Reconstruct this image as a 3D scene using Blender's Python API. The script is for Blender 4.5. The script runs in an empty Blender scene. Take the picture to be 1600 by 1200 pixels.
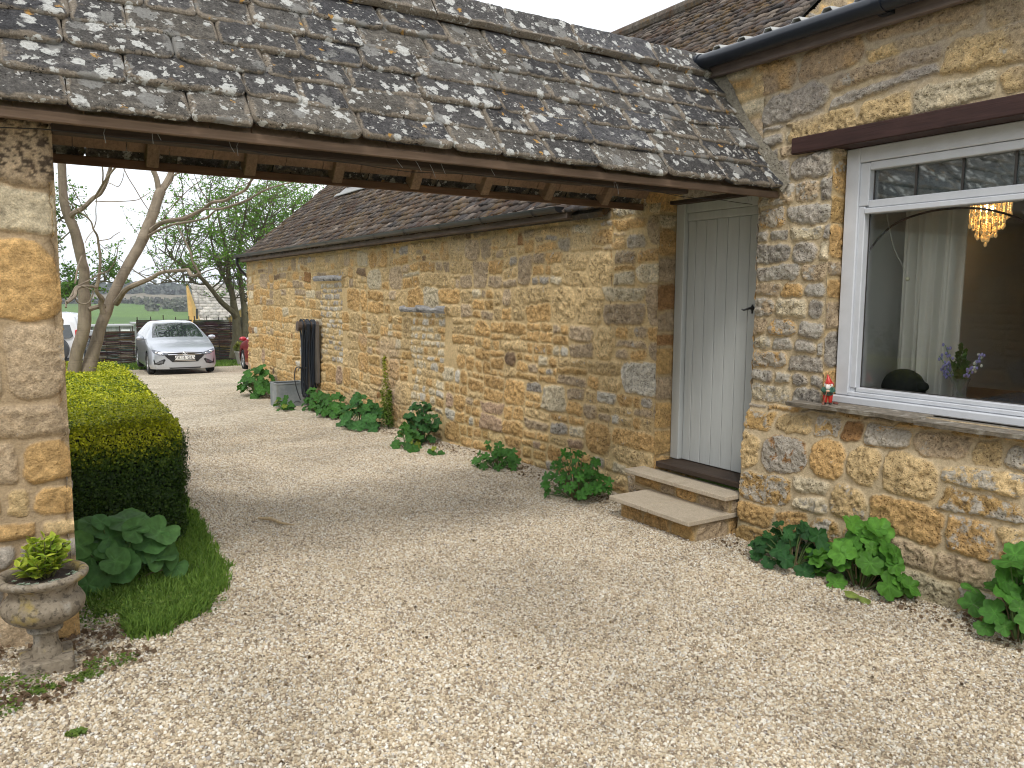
import bpy, math, random
import numpy as np
from mathutils import Vector, Matrix, noise as mnoise
from mathutils.bvhtree import BVHTree
S = bpy.context.scene
C = S.collection
R_ = math.radians
# ------------------------------------------------------------------ camera
cam_d = bpy.data.cameras.new("camera"); cam = bpy.data.objects.new("camera", cam_d); C.objects.link(cam)
S.camera = cam
cam_d.sensor_width = 36.0; cam_d.lens = 27.9; cam_d.clip_start = 0.05; cam_d.clip_end = 4000
CR = ((0.8458, 0.0542, -0.5307), (-0.5335, 0.0965, -0.8403), (0.0057, 0.9939, 0.1108))
m3 = Matrix(CR)
zc = m3.col[2].normalized(); xc = m3.col[0] - zc * m3.col[0].dot(zc); xc.normalize(); yc = zc.cross(xc)
mw = Matrix(((xc.x, yc.x, zc.x, 0), (xc.y, yc.y, zc.y, 0), (xc.z, yc.z, zc.z, 1.55), (0, 0, 0, 1)))
cam.matrix_world = mw
# ------------------------------------------------------------------ light
SUN_EL, SUN_AZ = 52, 215          # degrees; overcast: a broad soft sun
W = bpy.data.worlds.new("World"); S.world = W; W.use_nodes = True
nt = W.node_tree; nt.nodes.clear()
out = nt.nodes.new('ShaderNodeOutputWorld'); bg = nt.nodes.new('ShaderNodeBackground')
sky = nt.nodes.new('ShaderNodeTexSky'); sky.sky_type = 'NISHITA'; sky.sun_disc = False
sky.sun_elevation = R_(SUN_EL); sky.sun_rotation = R_(SUN_AZ); sky.air_density = 1.2; sky.dust_density = 3
tc = nt.nodes.new('ShaderNodeTexCoord'); cn = nt.nodes.new('ShaderNodeTexNoise')
cn.inputs['Scale'].default_value = 2.2; cn.inputs['Detail'].default_value = 5
nt.links.new(tc.outputs['Generated'], cn.inputs['Vector'])
cr = nt.nodes.new('ShaderNodeValToRGB'); cr.color_ramp.elements[0].position = .3; cr.color_ramp.elements[1].position = .7
cr.color_ramp.elements[0].color = (10.6, 11.0, 11.6, 1); cr.color_ramp.elements[1].color = (13.6, 13.8, 14.1, 1)
nt.links.new(cn.outputs['Fac'], cr.inputs['Fac'])
mx = nt.nodes.new('ShaderNodeMixRGB'); mx.inputs['Fac'].default_value = .86
nt.links.new(sky.outputs['Color'], mx.inputs[1]); nt.links.new(cr.outputs['Color'], mx.inputs[2])
nt.links.new(mx.outputs[0], bg.inputs['Color']); bg.inputs['Strength'].default_value = 0.1
nt.links.new(bg.outputs[0], out.inputs[0])
sl = bpy.data.lights.new("sun", 'SUN'); sl.energy = 1.3; sl.angle = R_(14); sl.color = (1, .96, .9)
sun = bpy.data.objects.new("sun", sl); C.objects.link(sun)
az = R_(SUN_AZ); el = R_(SUN_EL)
sd = Vector((math.sin(az) * math.cos(el), math.cos(az) * math.cos(el), math.sin(el)))
sun.rotation_euler = sd.to_track_quat('Z', 'Y').to_euler(); sun.location = (0, 0, 20)
S.view_settings.view_transform = 'Standard'; S.view_settings.look = 'None'; S.view_settings.gamma = 1
S.view_settings.exposure = 0.34
S.render.engine = 'CYCLES'
S.cycles.max_bounces = 7; S.cycles.diffuse_bounces = 3; S.cycles.glossy_bounces = 3; S.cycles.transmission_bounces = 5
S.cycles.transparent_max_bounces = 12; S.cycles.caustics_reflective = False; S.cycles.caustics_refractive = False
S.cycles.use_denoising = True; S.cycles.pixel_filter_type = 'BLACKMAN_HARRIS'; S.cycles.filter_width = 1.05; S.cycles.sample_clamp_indirect = 6
# ------------------------------------------------------------------ numpy noise
def hsh(i, j, seed):
    i = i.astype(np.int64); j = j.astype(np.int64)
    h = (i * 374761393 + j * 668265263 + seed * 1442695041) & 0xffffffff
    h = ((h ^ (h >> 13)) * 1274126177) & 0xffffffff
    return ((h ^ (h >> 16)) & 0xffffff) / float(0xffffff)
def vn(u, v, s=1.0, seed=0):
    u = np.asarray(u, float) * s; v = np.asarray(v, float) * s
    iu = np.floor(u); iv = np.floor(v); fu = u - iu; fv = v - iv
    fu = fu * fu * (3 - 2 * fu); fv = fv * fv * (3 - 2 * fv)
    a = hsh(iu, iv, seed); b = hsh(iu + 1, iv, seed); c = hsh(iu, iv + 1, seed); d = hsh(iu + 1, iv + 1, seed)
    return (a * (1 - fu) + b * fu) * (1 - fv) + (c * (1 - fu) + d * fu) * fv
def fbm(u, v, s=1.0, seed=0, o=4):
    t = 0; a = .5; n = 0
    for k in range(o):
        t = t + a * vn(u, v, s, seed + k * 17); n += a; s *= 2.03; a *= .5
    return t / n
def sst(a, b, x):
    t = np.clip((x - a) / (b - a), 0, 1); return t * t * (3 - 2 * t)
# ------------------------------------------------------------------ objects and tags
def tag(o, label=None, cat=None, group=None, kind=None):
    if label: o['label'] = label
    if cat: o['category'] = cat
    if group: o['group'] = group
    if kind: o['kind'] = kind
    return o
def thing(name, label, cat, loc=(0, 0, 0), group=None):
    o = bpy.data.objects.new(name, None); C.objects.link(o); o.location = loc
    o.empty_display_size = .1
    tag(o, label, cat, group); return o
def link(name, me, mat=None, parent=None, smooth=False):
    o = bpy.data.objects.new(name, me); C.objects.link(o)
    if mat is not None:
        for m in (mat if isinstance(mat, (list, tuple)) else [mat]): me.materials.append(m)
    if smooth: me.polygons.foreach_set('use_smooth', [True] * len(me.polygons))
    if parent is not None:
        o.parent = parent; o.matrix_parent_inverse = Matrix.Translation(-Vector(gloc(parent))) if parent.type == 'EMPTY' else Matrix.Identity(4)
    return o
def gloc(p):
    v = Vector((0, 0, 0)); q = p
    while q is not None:
        if q.type == 'EMPTY': v += q.location
        q = q.parent
    return v
def mesh_np(name, V, F4, attrs=None, mats=None):
    V = np.ascontiguousarray(V, dtype=np.float32).reshape(-1, 3); F = np.ascontiguousarray(F4, dtype=np.int32)
    k = F.shape[1]; me = bpy.data.meshes.new(name)
    me.vertices.add(len(V)); me.vertices.foreach_set('co', V.ravel())
    me.loops.add(F.size); me.loops.foreach_set('vertex_index', F.ravel())
    me.polygons.add(len(F)); me.polygons.foreach_set('loop_start', np.arange(0, F.size, k, dtype=np.int32))
    me.polygons.foreach_set('loop_total', np.full(len(F), k, dtype=np.int32))
    if mats is not None: me.polygons.foreach_set('material_index', np.asarray(mats, dtype=np.int32))
    me.update(calc_edges=True)
    for n, a in (attrs or {}).items():
        a = np.asarray(a, dtype=np.float32)
        if a.ndim == 2:
            if a.shape[1] == 3: a = np.hstack([a, np.ones((len(a), 1), np.float32)])
            at = me.attributes.new(n, 'FLOAT_COLOR', 'POINT'); at.data.foreach_set('color', a.ravel())
        else:
            at = me.attributes.new(n, 'FLOAT', 'POINT'); at.data.foreach_set('value', a)
    return me
def grid_faces(nu, nv, keep=None):
    i, j = np.meshgrid(np.arange(nu - 1), np.arange(nv - 1), indexing='ij')
    a = i * nv + j; F = np.stack([a, a + nv, a + nv + 1, a + 1], -1).reshape(-1, 4)
    if keep is not None: F = F[keep.reshape(-1)]
    return F
class MB:
    "collects simple solids and links them as one mesh"
    def __init__(s): s.v = []; s.f = []; s.c = []; s.col = (1, 1, 1)
    def add(s, vs, fs, col=None):
        b = len(s.v); s.v += [tuple(v) for v in vs]; s.f += [tuple(b + i for i in f) for f in fs]
        s.c += [col or s.col] * len(vs); return s
    def box(s, lo, hi, M=None, bev=0.0, col=None):
        x0, y0, z0 = lo; x1, y1, z1 = hi
        if bev <= 0:
            vs = [Vector(p) for p in ((x0,y0,z0),(x1,y0,z0),(x1,y1,z0),(x0,y1,z0),(x0,y0,z1),(x1,y0,z1),(x1,y1,z1),(x0,y1,z1))]
            fs = [(0,3,2,1),(4,5,6,7),(0,1,5,4),(1,2,6,5),(2,3,7,6),(3,0,4,7)]
        else:
            b = min(bev, abs(x1-x0)*.45, abs(y1-y0)*.45, abs(z1-z0)*.45); vs = []; fs = []; idx = {}
            for sx in (0,1):
                for sy in (0,1):
                    for sz in (0,1):
                        p = (x1 if sx else x0, y1 if sy else y0, z1 if sz else z0)
                        d = (-b if sx else b, -b if sy else b, -b if sz else b)
                        for ax in range(3):
                            q = [p[k] + (0 if k == ax else d[k]) for k in range(3)]
                            idx[(sx,sy,sz,ax)] = len(vs); vs.append(Vector(q))
            I = idx
            for ax in range(3):
                o = [k for k in range(3) if k != ax]
                for sv in (0,1):
                    loop = []
                    for (p, q) in ((0,0),(1,0),(1,1),(0,1)):
                        t = [0,0,0]; t[ax] = sv; t[o[0]] = p; t[o[1]] = q; loop.append(I[(t[0],t[1],t[2],ax)])
                    fs.append(loop if (sv == 1) == (ax != 1) else loop[::-1])
            for ax in range(3):
                o = [k for k in range(3) if k != ax]
                for p in (0,1):
                    for q in (0,1):
                        t0 = [0,0,0]; t0[ax]=0; t0[o[0]]=p; t0[o[1]]=q; t1 = list(t0); t1[ax]=1
                        fs.append([I[(*t0,o[0])], I[(*t0,o[1])], I[(*t1,o[1])], I[(*t1,o[0])]])
            for sx in (0,1):
                for sy in (0,1):
                    for sz in (0,1): fs.append([I[(sx,sy,sz,k)] for k in range(3)])
        if M is not None: vs = [M @ v for v in vs]
        return s.add(vs, fs, col)
    def tube(s, pts, rad, n=8, col=None, cap=True, sq=1.0):
        pts = [Vector(p) for p in pts]; m = len(pts)
        if not hasattr(rad, '__len__'): rad = [rad] * m
        vs = []; fs = []; up = None
        for i in range(m):
            t = (pts[min(i+1, m-1)] - pts[max(i-1, 0)]); t = t.normalized() if t.length > 1e-9 else Vector((0,0,1))
            if up is None:
                up = Vector((0,0,1)) if abs(t.z) < .9 else Vector((1,0,0))
            a = t.cross(up);
            if a.length < 1e-6: a = t.cross(Vector((0,1,0)))
            a.normalize(); b = a.cross(t); up = b
            for k in range(n):
                q = 2*math.pi*k/n; vs.append(pts[i] + (a*math.cos(q) + b*math.sin(q)*sq) * rad[i])
        for i in range(m-1):
            for k in range(n):
                fs.append((i*n+k, i*n+(k+1)%n, (i+1)*n+(k+1)%n, (i+1)*n+k))
        if cap: fs.append(tuple(range(n))[::-1]); fs.append(tuple((m-1)*n+k for k in range(n)))
        return s.add(vs, fs, col)
    def lathe(s, prof, n=32, cen=(0,0,0), M=None, col=None, wob=None):
        vs = []; fs = []; m = len(prof); c = Vector(cen)
        for i, (r, z) in enumerate(prof):
            for k in range(n):
                q = 2*math.pi*k/n; rr = r * (wob(i, q) if wob else 1); v = Vector((rr*math.cos(q), rr*math.sin(q), z))
                vs.append((M @ v if M is not None else v) + c)
        for i in range(m-1):
            for k in range(n): fs.append((i*n+k, i*n+(k+1)%n, (i+1)*n+(k+1)%n, (i+1)*n+k))
        if prof[0][0] > 1e-6: fs.append(tuple(range(n))[::-1])
        if prof[-1][0] > 1e-6: fs.append(tuple((m-1)*n+k for k in range(n)))
        return s.add(vs, fs, col)
    def poly(s, pts, th, nrm, col=None):
        "prism of a planar outline, thickness th along nrm"
        n = len(pts); d = Vector(nrm).normalized() * th
        vs = [Vector(p) for p in pts] + [Vector(p) + d for p in pts]
        fs = [tuple(range(n))[::-1], tuple(range(n, 2*n))] + [(i, (i+1)%n, n+(i+1)%n, n+i) for i in range(n)]
        return s.add(vs, fs, col)
    def build(s, name, mat=None, parent=None, smooth=False, colattr=True):
        me = bpy.data.meshes.new(name); me.from_pydata(s.v, [], s.f); me.update()
        if colattr:
            at = me.attributes.new('col', 'FLOAT_COLOR', 'POINT')
            at.data.foreach_set('color', [x for c in s.c for x in (c[0], c[1], c[2], 1)])
        o = link(name, me, mat, parent, False)
        if smooth:
            me.polygons.foreach_set('use_smooth', [True]*len(me.polygons))
            try: me.set_sharp_from_angle(angle=R_(40))
            except Exception: pass
        return o
def blob(bm_, cen, r, col=None, n=10, m=7, sc=(1,1,1), M=None, wob=0, seed=0):
    prof = []; rg = random.Random(seed); vs = []; fs = []
    for i in range(m+1):
        ph = math.pi*i/m
        for k in range(n):
            q = 2*math.pi*k/n; w = 1 + wob*(rg.random()-.5)
            v = Vector((r*w*math.sin(ph)*math.cos(q)*sc[0], r*w*math.sin(ph)*math.sin(q)*sc[1], r*math.cos(ph)*sc[2]))
            vs.append((M @ v if M is not None else v) + Vector(cen))
    for i in range(m):
        for k in range(n): fs.append((i*n+k, i*n+(k+1)%n, (i+1)*n+(k+1)%n, (i+1)*n+k))
    bm_.add(vs, fs, col)
# ------------------------------------------------------------------ materials
class NT:
    def __init__(s, name):
        s.m = bpy.data.materials.new(name); s.m.use_nodes = True; s.t = s.m.node_tree; s.n = s.t.nodes; s.l = s.t.links
        s.b = s.n['Principled BSDF']; s.o = s.n['Material Output']
    def nd(s, typ, **kw):
        x = s.n.new(typ)
        for k, v in kw.items(): setattr(x, k, v)
        return x
    def lk(s, a, b): s.l.new(a, b)
    def pos(s, sc=(1,1,1)):
        t = s.nd('ShaderNodeTexCoord'); mp = s.nd('ShaderNodeMapping'); mp.inputs['Scale'].default_value = sc
        s.lk(t.outputs['Object'], mp.inputs[0]); return mp.outputs[0]
    def noise(s, sc, det=4, vec=None, rough=.55, dist=0):
        x = s.nd('ShaderNodeTexNoise'); x.inputs['Scale'].default_value = sc; x.inputs['Detail'].default_value = det
        x.inputs['Roughness'].default_value = rough; x.inputs['Distortion'].default_value = dist
        s.lk(vec if vec is not None else s.pos(), x.inputs['Vector']); return x.outputs['Fac']
    def vor(s, sc, vec=None, feat='F1', outn='Distance', rnd=1):
        x = s.nd('ShaderNodeTexVoronoi'); x.feature = feat; x.inputs['Scale'].default_value = sc
        x.inputs['Randomness'].default_value = rnd
        s.lk(vec if vec is not None else s.pos(), x.inputs['Vector']); return x.outputs[outn]
    def ramp(s, fac, stops, interp='LINEAR'):
        x = s.nd('ShaderNodeValToRGB'); x.color_ramp.interpolation = interp; e = x.color_ramp.elements
        while len(e) > 1: e.remove(e[-1])
        for i, (p, c) in enumerate(stops):
            if i == 0: q = e[0]; q.position = p
            else: q = e.new(p)
            q.color = (c, c, c, 1) if not hasattr(c, '__len__') else (*c, 1)
        s.lk(fac, x.inputs[0]); return x.outputs[0]
    def mix(s, f, a, b, typ='MIX'):
        x = s.nd('ShaderNodeMixRGB'); x.blend_type = typ
        for k, v in ((0, f), (1, a), (2, b)):
            if hasattr(v, 'node'): s.lk(v, x.inputs[k])
            elif k == 0: x.inputs[0].default_value = v
            else: x.inputs[k].default_value = (*v, 1) if len(v) == 3 else v
        return x.outputs[0]
    def math(s, op, a, b=0):
        x = s.nd('ShaderNodeMath'); x.operation = op
        for k, v in ((0, a), (1, b)):
            if hasattr(v, 'node'): s.lk(v, x.inputs[k])
            else: x.inputs[k].default_value = v
        return x.outputs[0]
    def attr(s, n, o='Color'):
        x = s.nd('ShaderNodeAttribute'); x.attribute_name = n; return x.outputs[o]
    def bump(s, h, st=.5, dist=.01, prev=None):
        x = s.nd('ShaderNodeBump'); x.inputs['Strength'].default_value = st; x.inputs['Distance'].default_value = dist
        s.lk(h, x.inputs['Height'])
        if prev is not None: s.lk(prev, x.inputs['Normal'])
        return x.outputs[0]
    def fin(s, col=None, rough=.9, nrm=None, metal=0, spec=None, **kw):
        if col is not None:
            if hasattr(col, 'node'): s.lk(col, s.b.inputs['Base Color'])
            else: s.b.inputs['Base Color'].default_value = (*col, 1)
        if hasattr(rough, 'node'): s.lk(rough, s.b.inputs['Roughness'])
        else: s.b.inputs['Roughness'].default_value = rough
        s.b.inputs['Metallic'].default_value = metal
        if spec is not None: s.b.inputs['Specular IOR Level'].default_value = spec
        if nrm is not None: s.lk(nrm, s.b.inputs['Normal'])
        for k, v in kw.items():
            i = s.b.inputs[k.replace('_', ' ')]
            i.default_value = v
        return s.m
def simple(name, col, rough=.6, metal=0, var=.15, sc=30, bump=0.0, spec=None, stretch=(1,1,1)):
    t = NT(name); p = t.pos(stretch); n = t.noise(sc, 4, p)
    c = t.mix(1.0, col, t.ramp(n, [(.25, 1-var), (.75, 1+var)]), 'MULTIPLY')
    nr = t.bump(t.noise(sc*2, 5, p), bump, .01) if bump else None
    return t.fin(c, rough, nr, metal, spec)
def colmat(name, rough=.6, var=.15, sc=40, bump=.1, spec=None, trans=0):
    "uses the object's own 'col' attribute"
    t = NT(name); n = t.noise(sc, 4)
    c = t.mix(1.0, t.attr('col'), t.ramp(n, [(.25, 1-var), (.75, 1+var)]), 'MULTIPLY')
    return t.fin(c, rough, t.bump(t.noise(sc*2), bump, .01) if bump else None, 0, spec)
def m_stone(name, pits=.5, fine=1.0):
    t = NT(name); col = t.attr('col'); lich = t.attr('lich', 'Fac'); msk = t.attr('mask', 'Fac')
    n1 = t.noise(38*fine, 8, rough=.7); n2 = t.noise(9, 5, rough=.6); n3 = t.noise(150*fine, 4, rough=.7)
    ms_ = t.ramp(msk, [(0, .6), (1, 1)])
    c = t.mix(ms_, col, t.mix(1.0, col, t.ramp(n1, [(.30, .62), (.5, 1.03), (.68, 1.26)]), 'MULTIPLY'))
    c = t.mix(ms_, c, t.mix(1.0, c, t.ramp(n3, [(.34, .74), (.66, 1.2)]), 'MULTIPLY'))
    # orange-brown iron staining in patches, grey lichen where the stone carries it
    c = t.mix(t.math('MULTIPLY', t.ramp(n2, [(.58, 0), (.74, .35)]), msk), c, t.mix(1.0, c, (.97, .80, .62), 'MULTIPLY'))
    lp = t.noise(11*fine, 9, rough=.68, dist=.3)
    lf = t.math('MULTIPLY', t.ramp(t.math('ADD', lp, t.math('MULTIPLY', lich, .32)), [(.66, 0), (.72, 1)]), t.math('MULTIPLY', msk, .9))
    lc = t.mix(t.ramp(t.noise(70, 4), [(.4, 0), (.6, 1)]), (.56, .52, .45), (.40, .365, .30))
    c = t.mix(lf, c, lc)
    pv = t.vor(62*fine); pn = t.noise(6, 3)
    pf = t.math('MULTIPLY', t.ramp(pv, [(.12, 1), (.36, 0)]), t.math('MULTIPLY', t.ramp(pn, [(.40, .15), (.56, pits)]), msk))
    c = t.mix(pf, c, t.mix(1.0, c, (.25, .2, .15), 'MULTIPLY'))
    h = t.math('ADD', t.math('MULTIPLY', n1, 1.0), t.math('MULTIPLY', n3, .35)); h = t.math('SUBTRACT', t.math('MULTIPLY', h, t.ramp(msk, [(0, .55), (1, 1)])), t.math('MULTIPLY', pf, .9))
    return t.fin(c, .96, t.bump(h, 1.0, .016), 0, .2)
def m_slate(name):
    t = NT(name); col = t.attr('col'); msk = t.attr('mask', 'Fac')
    n1 = t.noise(30, 8, rough=.75); n2 = t.noise(110, 6, rough=.7); n3 = t.noise(7, 4)
    edge = t.math('ADD', t.math('ADD', msk, t.math('MULTIPLY', t.math('SUBTRACT', n1, .5), 1.3)), t.math('MULTIPLY', t.math('SUBTRACT', t.noise(6.5, 4, rough=.6), .5), 2.6))
    tan = t.mix(t.ramp(n2, [(.35, 0), (.65, 1)]), (.13, .11, .088), (.29, .245, .19))
    c = t.mix(1.0, col, t.ramp(n1, [(.3, .52), (.5, 1.08), (.72, 1.85)]), 'MULTIPLY')
    c = t.mix(1.0, c, t.ramp(n2, [(.32, .5), (.68, 1.6)]), 'MULTIPLY')
    c = t.mix(t.ramp(edge, [(.34, 1), (.62, 0)]), c, tan)
    c = t.mix(t.ramp(n1, [(.56, 0), (.64, .35)]), c, (.24, .215, .18))
    # lichens: grey-white rosettes, ochre spots, black pits
    wv = t.nd('ShaderNodeVectorMath'); wv.operation = 'ADD'
    nn = t.nd('ShaderNodeTexNoise'); nn.inputs['Scale'].default_value = 45; nn.inputs['Detail'].default_value = 3; t.lk(t.pos(), nn.inputs['Vector'])
    sc_ = t.nd('ShaderNodeVectorMath'); sc_.operation = 'SCALE'; sc_.inputs['Scale'].default_value = .055; t.lk(nn.outputs['Color'], sc_.inputs[0])
    t.lk(t.pos(), wv.inputs[0]); t.lk(sc_.outputs[0], wv.inputs[1]); w = wv.outputs[0]
    for sc, r0, thr, cc, cl in ((13.5, .36, .62, (.53, .53, .50), .5), (24, .33, .64, (.50, .50, .47), .45), (52, .32, .68, (.46, .45, .42), .45), (9, .36, .58, (.22, .215, .20), .5)):
        d = t.nd('ShaderNodeTexVoronoi'); d.inputs['Scale'].default_value = sc; t.lk(w, d.inputs['Vector'])
        rr = t.nd('ShaderNodeSeparateColor'); t.lk(d.outputs['Color'], rr.inputs[0])
        on = t.ramp(t.math('ADD', rr.outputs[0], t.math('MULTIPLY', t.math('SUBTRACT', n3, .5), 1.0)), [(thr+.08, 0), (thr+.14, 1)])
        sp = t.ramp(t.math('SUBTRACT', d.outputs['Distance'], t.math('MULTIPLY', rr.outputs[1], .14)), [(r0-.09, 1), (r0-.02, 0)])
        c = t.mix(t.math('MULTIPLY', t.math('MULTIPLY', on, sp), t.ramp(n2, [(.3, .35), (.55, 1)])), c, cc)
    d = t.nd('ShaderNodeTexVoronoi'); d.inputs['Scale'].default_value = 15; t.lk(w, d.inputs['Vector'])
    rr = t.nd('ShaderNodeSeparateColor'); t.lk(d.outputs['Color'], rr.inputs[0])
    c = t.mix(t.math('MULTIPLY', t.ramp(rr.outputs[2], [(.86, 0), (.88, 1)]), t.ramp(d.outputs['Distance'], [(.14, 1), (.24, 0)])), c, (.42, .24, .07))
    pv = t.vor(75, w); bf = t.math('MULTIPLY', t.ramp(pv, [(.2, 1), (.33, 0)]), t.ramp(t.noise(12, 3), [(.53, 0), (.6, 1)]))
    c = t.mix(bf, c, (.012, .01, .009))
    h = t.math('SUBTRACT', t.math('ADD', n1, t.math('MULTIPLY', n2, .5)), t.math('MULTIPLY', bf, .8))
    return t.fin(c, .95, t.bump(h, .8, .012), 0, .2)
def m_wood(name, col, var=.35, rough=.8, axis=0, lines=1.0):
    t = NT(name); sc = [60, 60, 60]; sc[axis] = 4; p = t.pos(tuple(sc))
    n = t.noise(1, 6, p, .65, .6); k = t.noise(3.2, 4)
    c = t.mix(1.0, col, t.ramp(n, [(.3, 1-var), (.7, 1+var)]), 'MULTIPLY')
    c = t.mix(1.0, c, t.ramp(k, [(.3, .75), (.7, 1.2)]), 'MULTIPLY')
    return t.fin(c, rough, t.bump(n, .4*lines, .004), 0, .25)
def m_leaf(name, rough=.62, tr=.28, var=.28):
    t = NT(name); col = t.mix(1.0, t.attr('col'), t.ramp(t.noise(35, 3), [(.25, 1-var), (.75, 1+var)]), 'MULTIPLY')
    t.fin(col, rough, t.bump(t.noise(160, 3), .35, .002), 0, .22)
    tb = t.nd('ShaderNodeBsdfTranslucent'); t.lk(t.mix(1.0, col, (1.1, 1.25, .5), 'MULTIPLY'), tb.inputs[0])
    ms = t.nd('ShaderNodeMixShader'); ms.inputs[0].default_value = tr
    t.lk(t.b.outputs[0], ms.inputs[1]); t.lk(tb.outputs[0], ms.inputs[2]); t.lk(ms.outputs[0], t.o.inputs[0])
    return t.m
def m_glass(name, refl=.12, tint=(.8, .86, .86), rough=.01):
    t = NT(name); n = t.n; n.remove(t.b)
    tr = t.nd('ShaderNodeBsdfTransparent'); tr.inputs[0].default_value = (*tint, 1)
    gl = t.nd('ShaderNodeBsdfGlossy'); gl.inputs['Roughness'].default_value = rough
    fr = t.nd('ShaderNodeLayerWeight'); fr.inputs['Blend'].default_value = .25
    f = t.math('ADD', t.math('MULTIPLY', fr.outputs['Fresnel'], .7), refl)
    ms = t.nd('ShaderNodeMixShader'); t.lk(f, ms.inputs[0]); t.lk(tr.outputs[0], ms.inputs[1]); t.lk(gl.outputs[0], ms.inputs[2])
    t.lk(ms.outputs[0], t.o.inputs[0]); return t.m
M_STONE = m_stone('rubble_stone', .5); M_BARN = m_stone('barn_stone', .8); M_ASHLAR = m_stone('ashlar_stone', .0)
M_SLATE = m_slate('stone_slate')
M_OAK = m_wood('brown_timber', (.095, .055, .033)); M_OAK_D = m_wood('dark_timber', (.05, .034, .025))
M_BEAM = m_wood('stained_beam', (.045, .022, .019), .3, .55, axis=1)
M_FASC = m_wood('weathered_fascia', (.15, .115, .095), .3, .8, axis=1)
M_WHITE = simple('white_paint', (.60, .62, .655), .4, 0, .07, 9, .12)
t = NT('grey_green_paint'); n = t.noise(3, 6, t.pos((1, 6, .8)), .65); c = t.mix(1.0, (.48, .50, .49), t.ramp(n, [(.3, .93), (.7, 1.06)]), 'MULTIPLY')
c = t.mix(t.ramp(t.noise(40, 6, rough=.7), [(.66, 0), (.72, .35)]), c, (.25, .22, .17)); M_DOOR = t.fin(c, .55, t.bump(t.noise(1, 4, t.pos((60, 60, 4))), .12, .004), 0, .35)
M_BLACK = simple('black_plastic', (.012, .013, .015), .35, 0, .2, 10)
M_GALV = simple('galvanised_steel', (.33, .36, .37), .5, .55, .25, 9, .1)
M_LEAF = m_leaf('leaf'); M_TWIG = colmat('bark', .85, .3, 60, .5)
M_COL = colmat('painted', .6, .1); M_GLOSS = colmat('glossy_paint', .3, .05, 20, 0)
# ------------------------------------------------------------------ the ground
_gy = [-40, 1.5, 6, 7.2, 8.7, 10.3, 12.6, 16, 20, 24.6, 31, 40, 60, 100, 180, 240, 300, 400, 520, 700, 1500]
_gzv = [0, 0, 0, -.03, -.09, -.12, -.19, -.30, -.5, -.75, -.95, -1.6, -4.2, -7.5, -8.6, -8.2, -6.4, -3.0, 1.6, 8, 16]
def gz(x, y):
    x = np.asarray(x, float); y = np.asarray(y, float)
    b = np.interp(y, _gy, _gzv)
    fy = np.interp(y, [-3, 4.8, 9, 14], [1, 1, .25, 0])
    t = np.clip(1 - x / 2.3, 0, 1.25)
    b = b + .22 * fy * t * t * (3 - 2 * np.minimum(t, 1)) * np.where(t > 1, 1, 1)
    return b
def gzf(x, y): return float(gz(x, y))
def sheet(name, xs, ys, mat, dz=0.0, keepf=None, bumpy=0.0):
    X, Y = np.meshgrid(xs, ys, indexing='ij'); Z = gz(X, Y) + dz
    if bumpy: Z = Z + (fbm(X, Y, 1.1, 5) - .5) * bumpy * np.clip((26 - Y) / 10, 0, 1)
    keep = None
    if keepf is not None: keep = keepf((X[1:, 1:] + X[:-1, :-1]) / 2, (Y[1:, 1:] + Y[:-1, :-1]) / 2)
    me = mesh_np(name, np.stack([X, Y, Z], -1), grid_faces(len(xs), len(ys), keep))
    o = link(name, me, mat, None, True); tag(o, kind='structure'); return o
t = NT('field_grass'); n = t.noise(.02, 4); n2 = t.noise(6, 6); n3 = t.noise(.25, 5)
c = t.ramp(n, [(.35, (.09, .16, .035)), (.5, (.11, .19, .04)), (.62, (.085, .15, .04))])
c = t.mix(1.0, c, t.ramp(n2, [(.3, .7), (.7, 1.25)]), 'MULTIPLY'); c = t.mix(1.0, c, t.ramp(n3, [(.3, .9), (.7, 1.1)]), 'MULTIPLY')
M_FIELD = t.fin(c, .95, None, 0, .1)
xs = np.concatenate([np.linspace(-500, -30, 24), np.linspace(-24, 40, 65), np.linspace(48, 900, 40)])
ys = np.concatenate([np.linspace(-40, -6, 10), np.linspace(-5, 40, 91), np.linspace(42, 120, 40), np.linspace(126, 1500, 90)])
sheet('ground', xs, ys, M_FIELD, -.03)
# far hill beyond the field is ploughed brown: a strip of its own
t = NT('ploughed_earth'); c = t.mix(1.0, (.16, .135, .085), t.ramp(t.noise(.05, 5), [(.3, .7), (.7, 1.25)]), 'MULTIPLY')
sheet('ploughed_field', np.linspace(-300, 700, 60), np.linspace(400, 520, 14), t.fin(c, 1), .25)
# gravel
def gravel_mat():
    t = NT('limestone_gravel'); p = t.pos(); 
    d = t.nd('ShaderNodeTexVoronoi'); d.inputs['Scale'].default_value = 62; t.lk(p, d.inputs['Vector'])
    e = t.nd('ShaderNodeTexVoronoi'); e.inputs['Scale'].default_value = 34; t.lk(p, e.inputs['Vector'])
    r = t.nd('ShaderNodeSeparateColor'); t.lk(d.outputs['Color'], r.inputs[0])
    r2 = t.nd('ShaderNodeSeparateColor'); t.lk(e.outputs['Color'], r2.inputs[0])
    f = t.math('ADD', t.math('MULTIPLY', r.outputs[0], .7), t.math('MULTIPLY', r2.outputs[1], .3))
    c = t.ramp(f, [(0, (.20, .155, .11)), (.2, (.37, .295, .20)), (.38, (.54, .445, .31)), (.55, (.66, .565, .41)), (.72, (.74, .66, .51)), (.9, (.86, .80, .70))])
    c = t.mix(1.0, c, t.ramp(d.outputs['Distance'], [(.2, 1.12), (.66, .62)]), 'MULTIPLY')
    c = t.mix(1.0, c, t.ramp(t.noise(1.1, 5, rough=.6), [(.36, .80), (.6, 1.03)]), 'MULTIPLY')
    h = t.math('SUBTRACT', 1.0, d.outputs['Distance'])
    return t.fin(c, .9, t.bump(h, .7, .008), 0, .25)
M_GRAVEL = gravel_mat()
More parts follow.
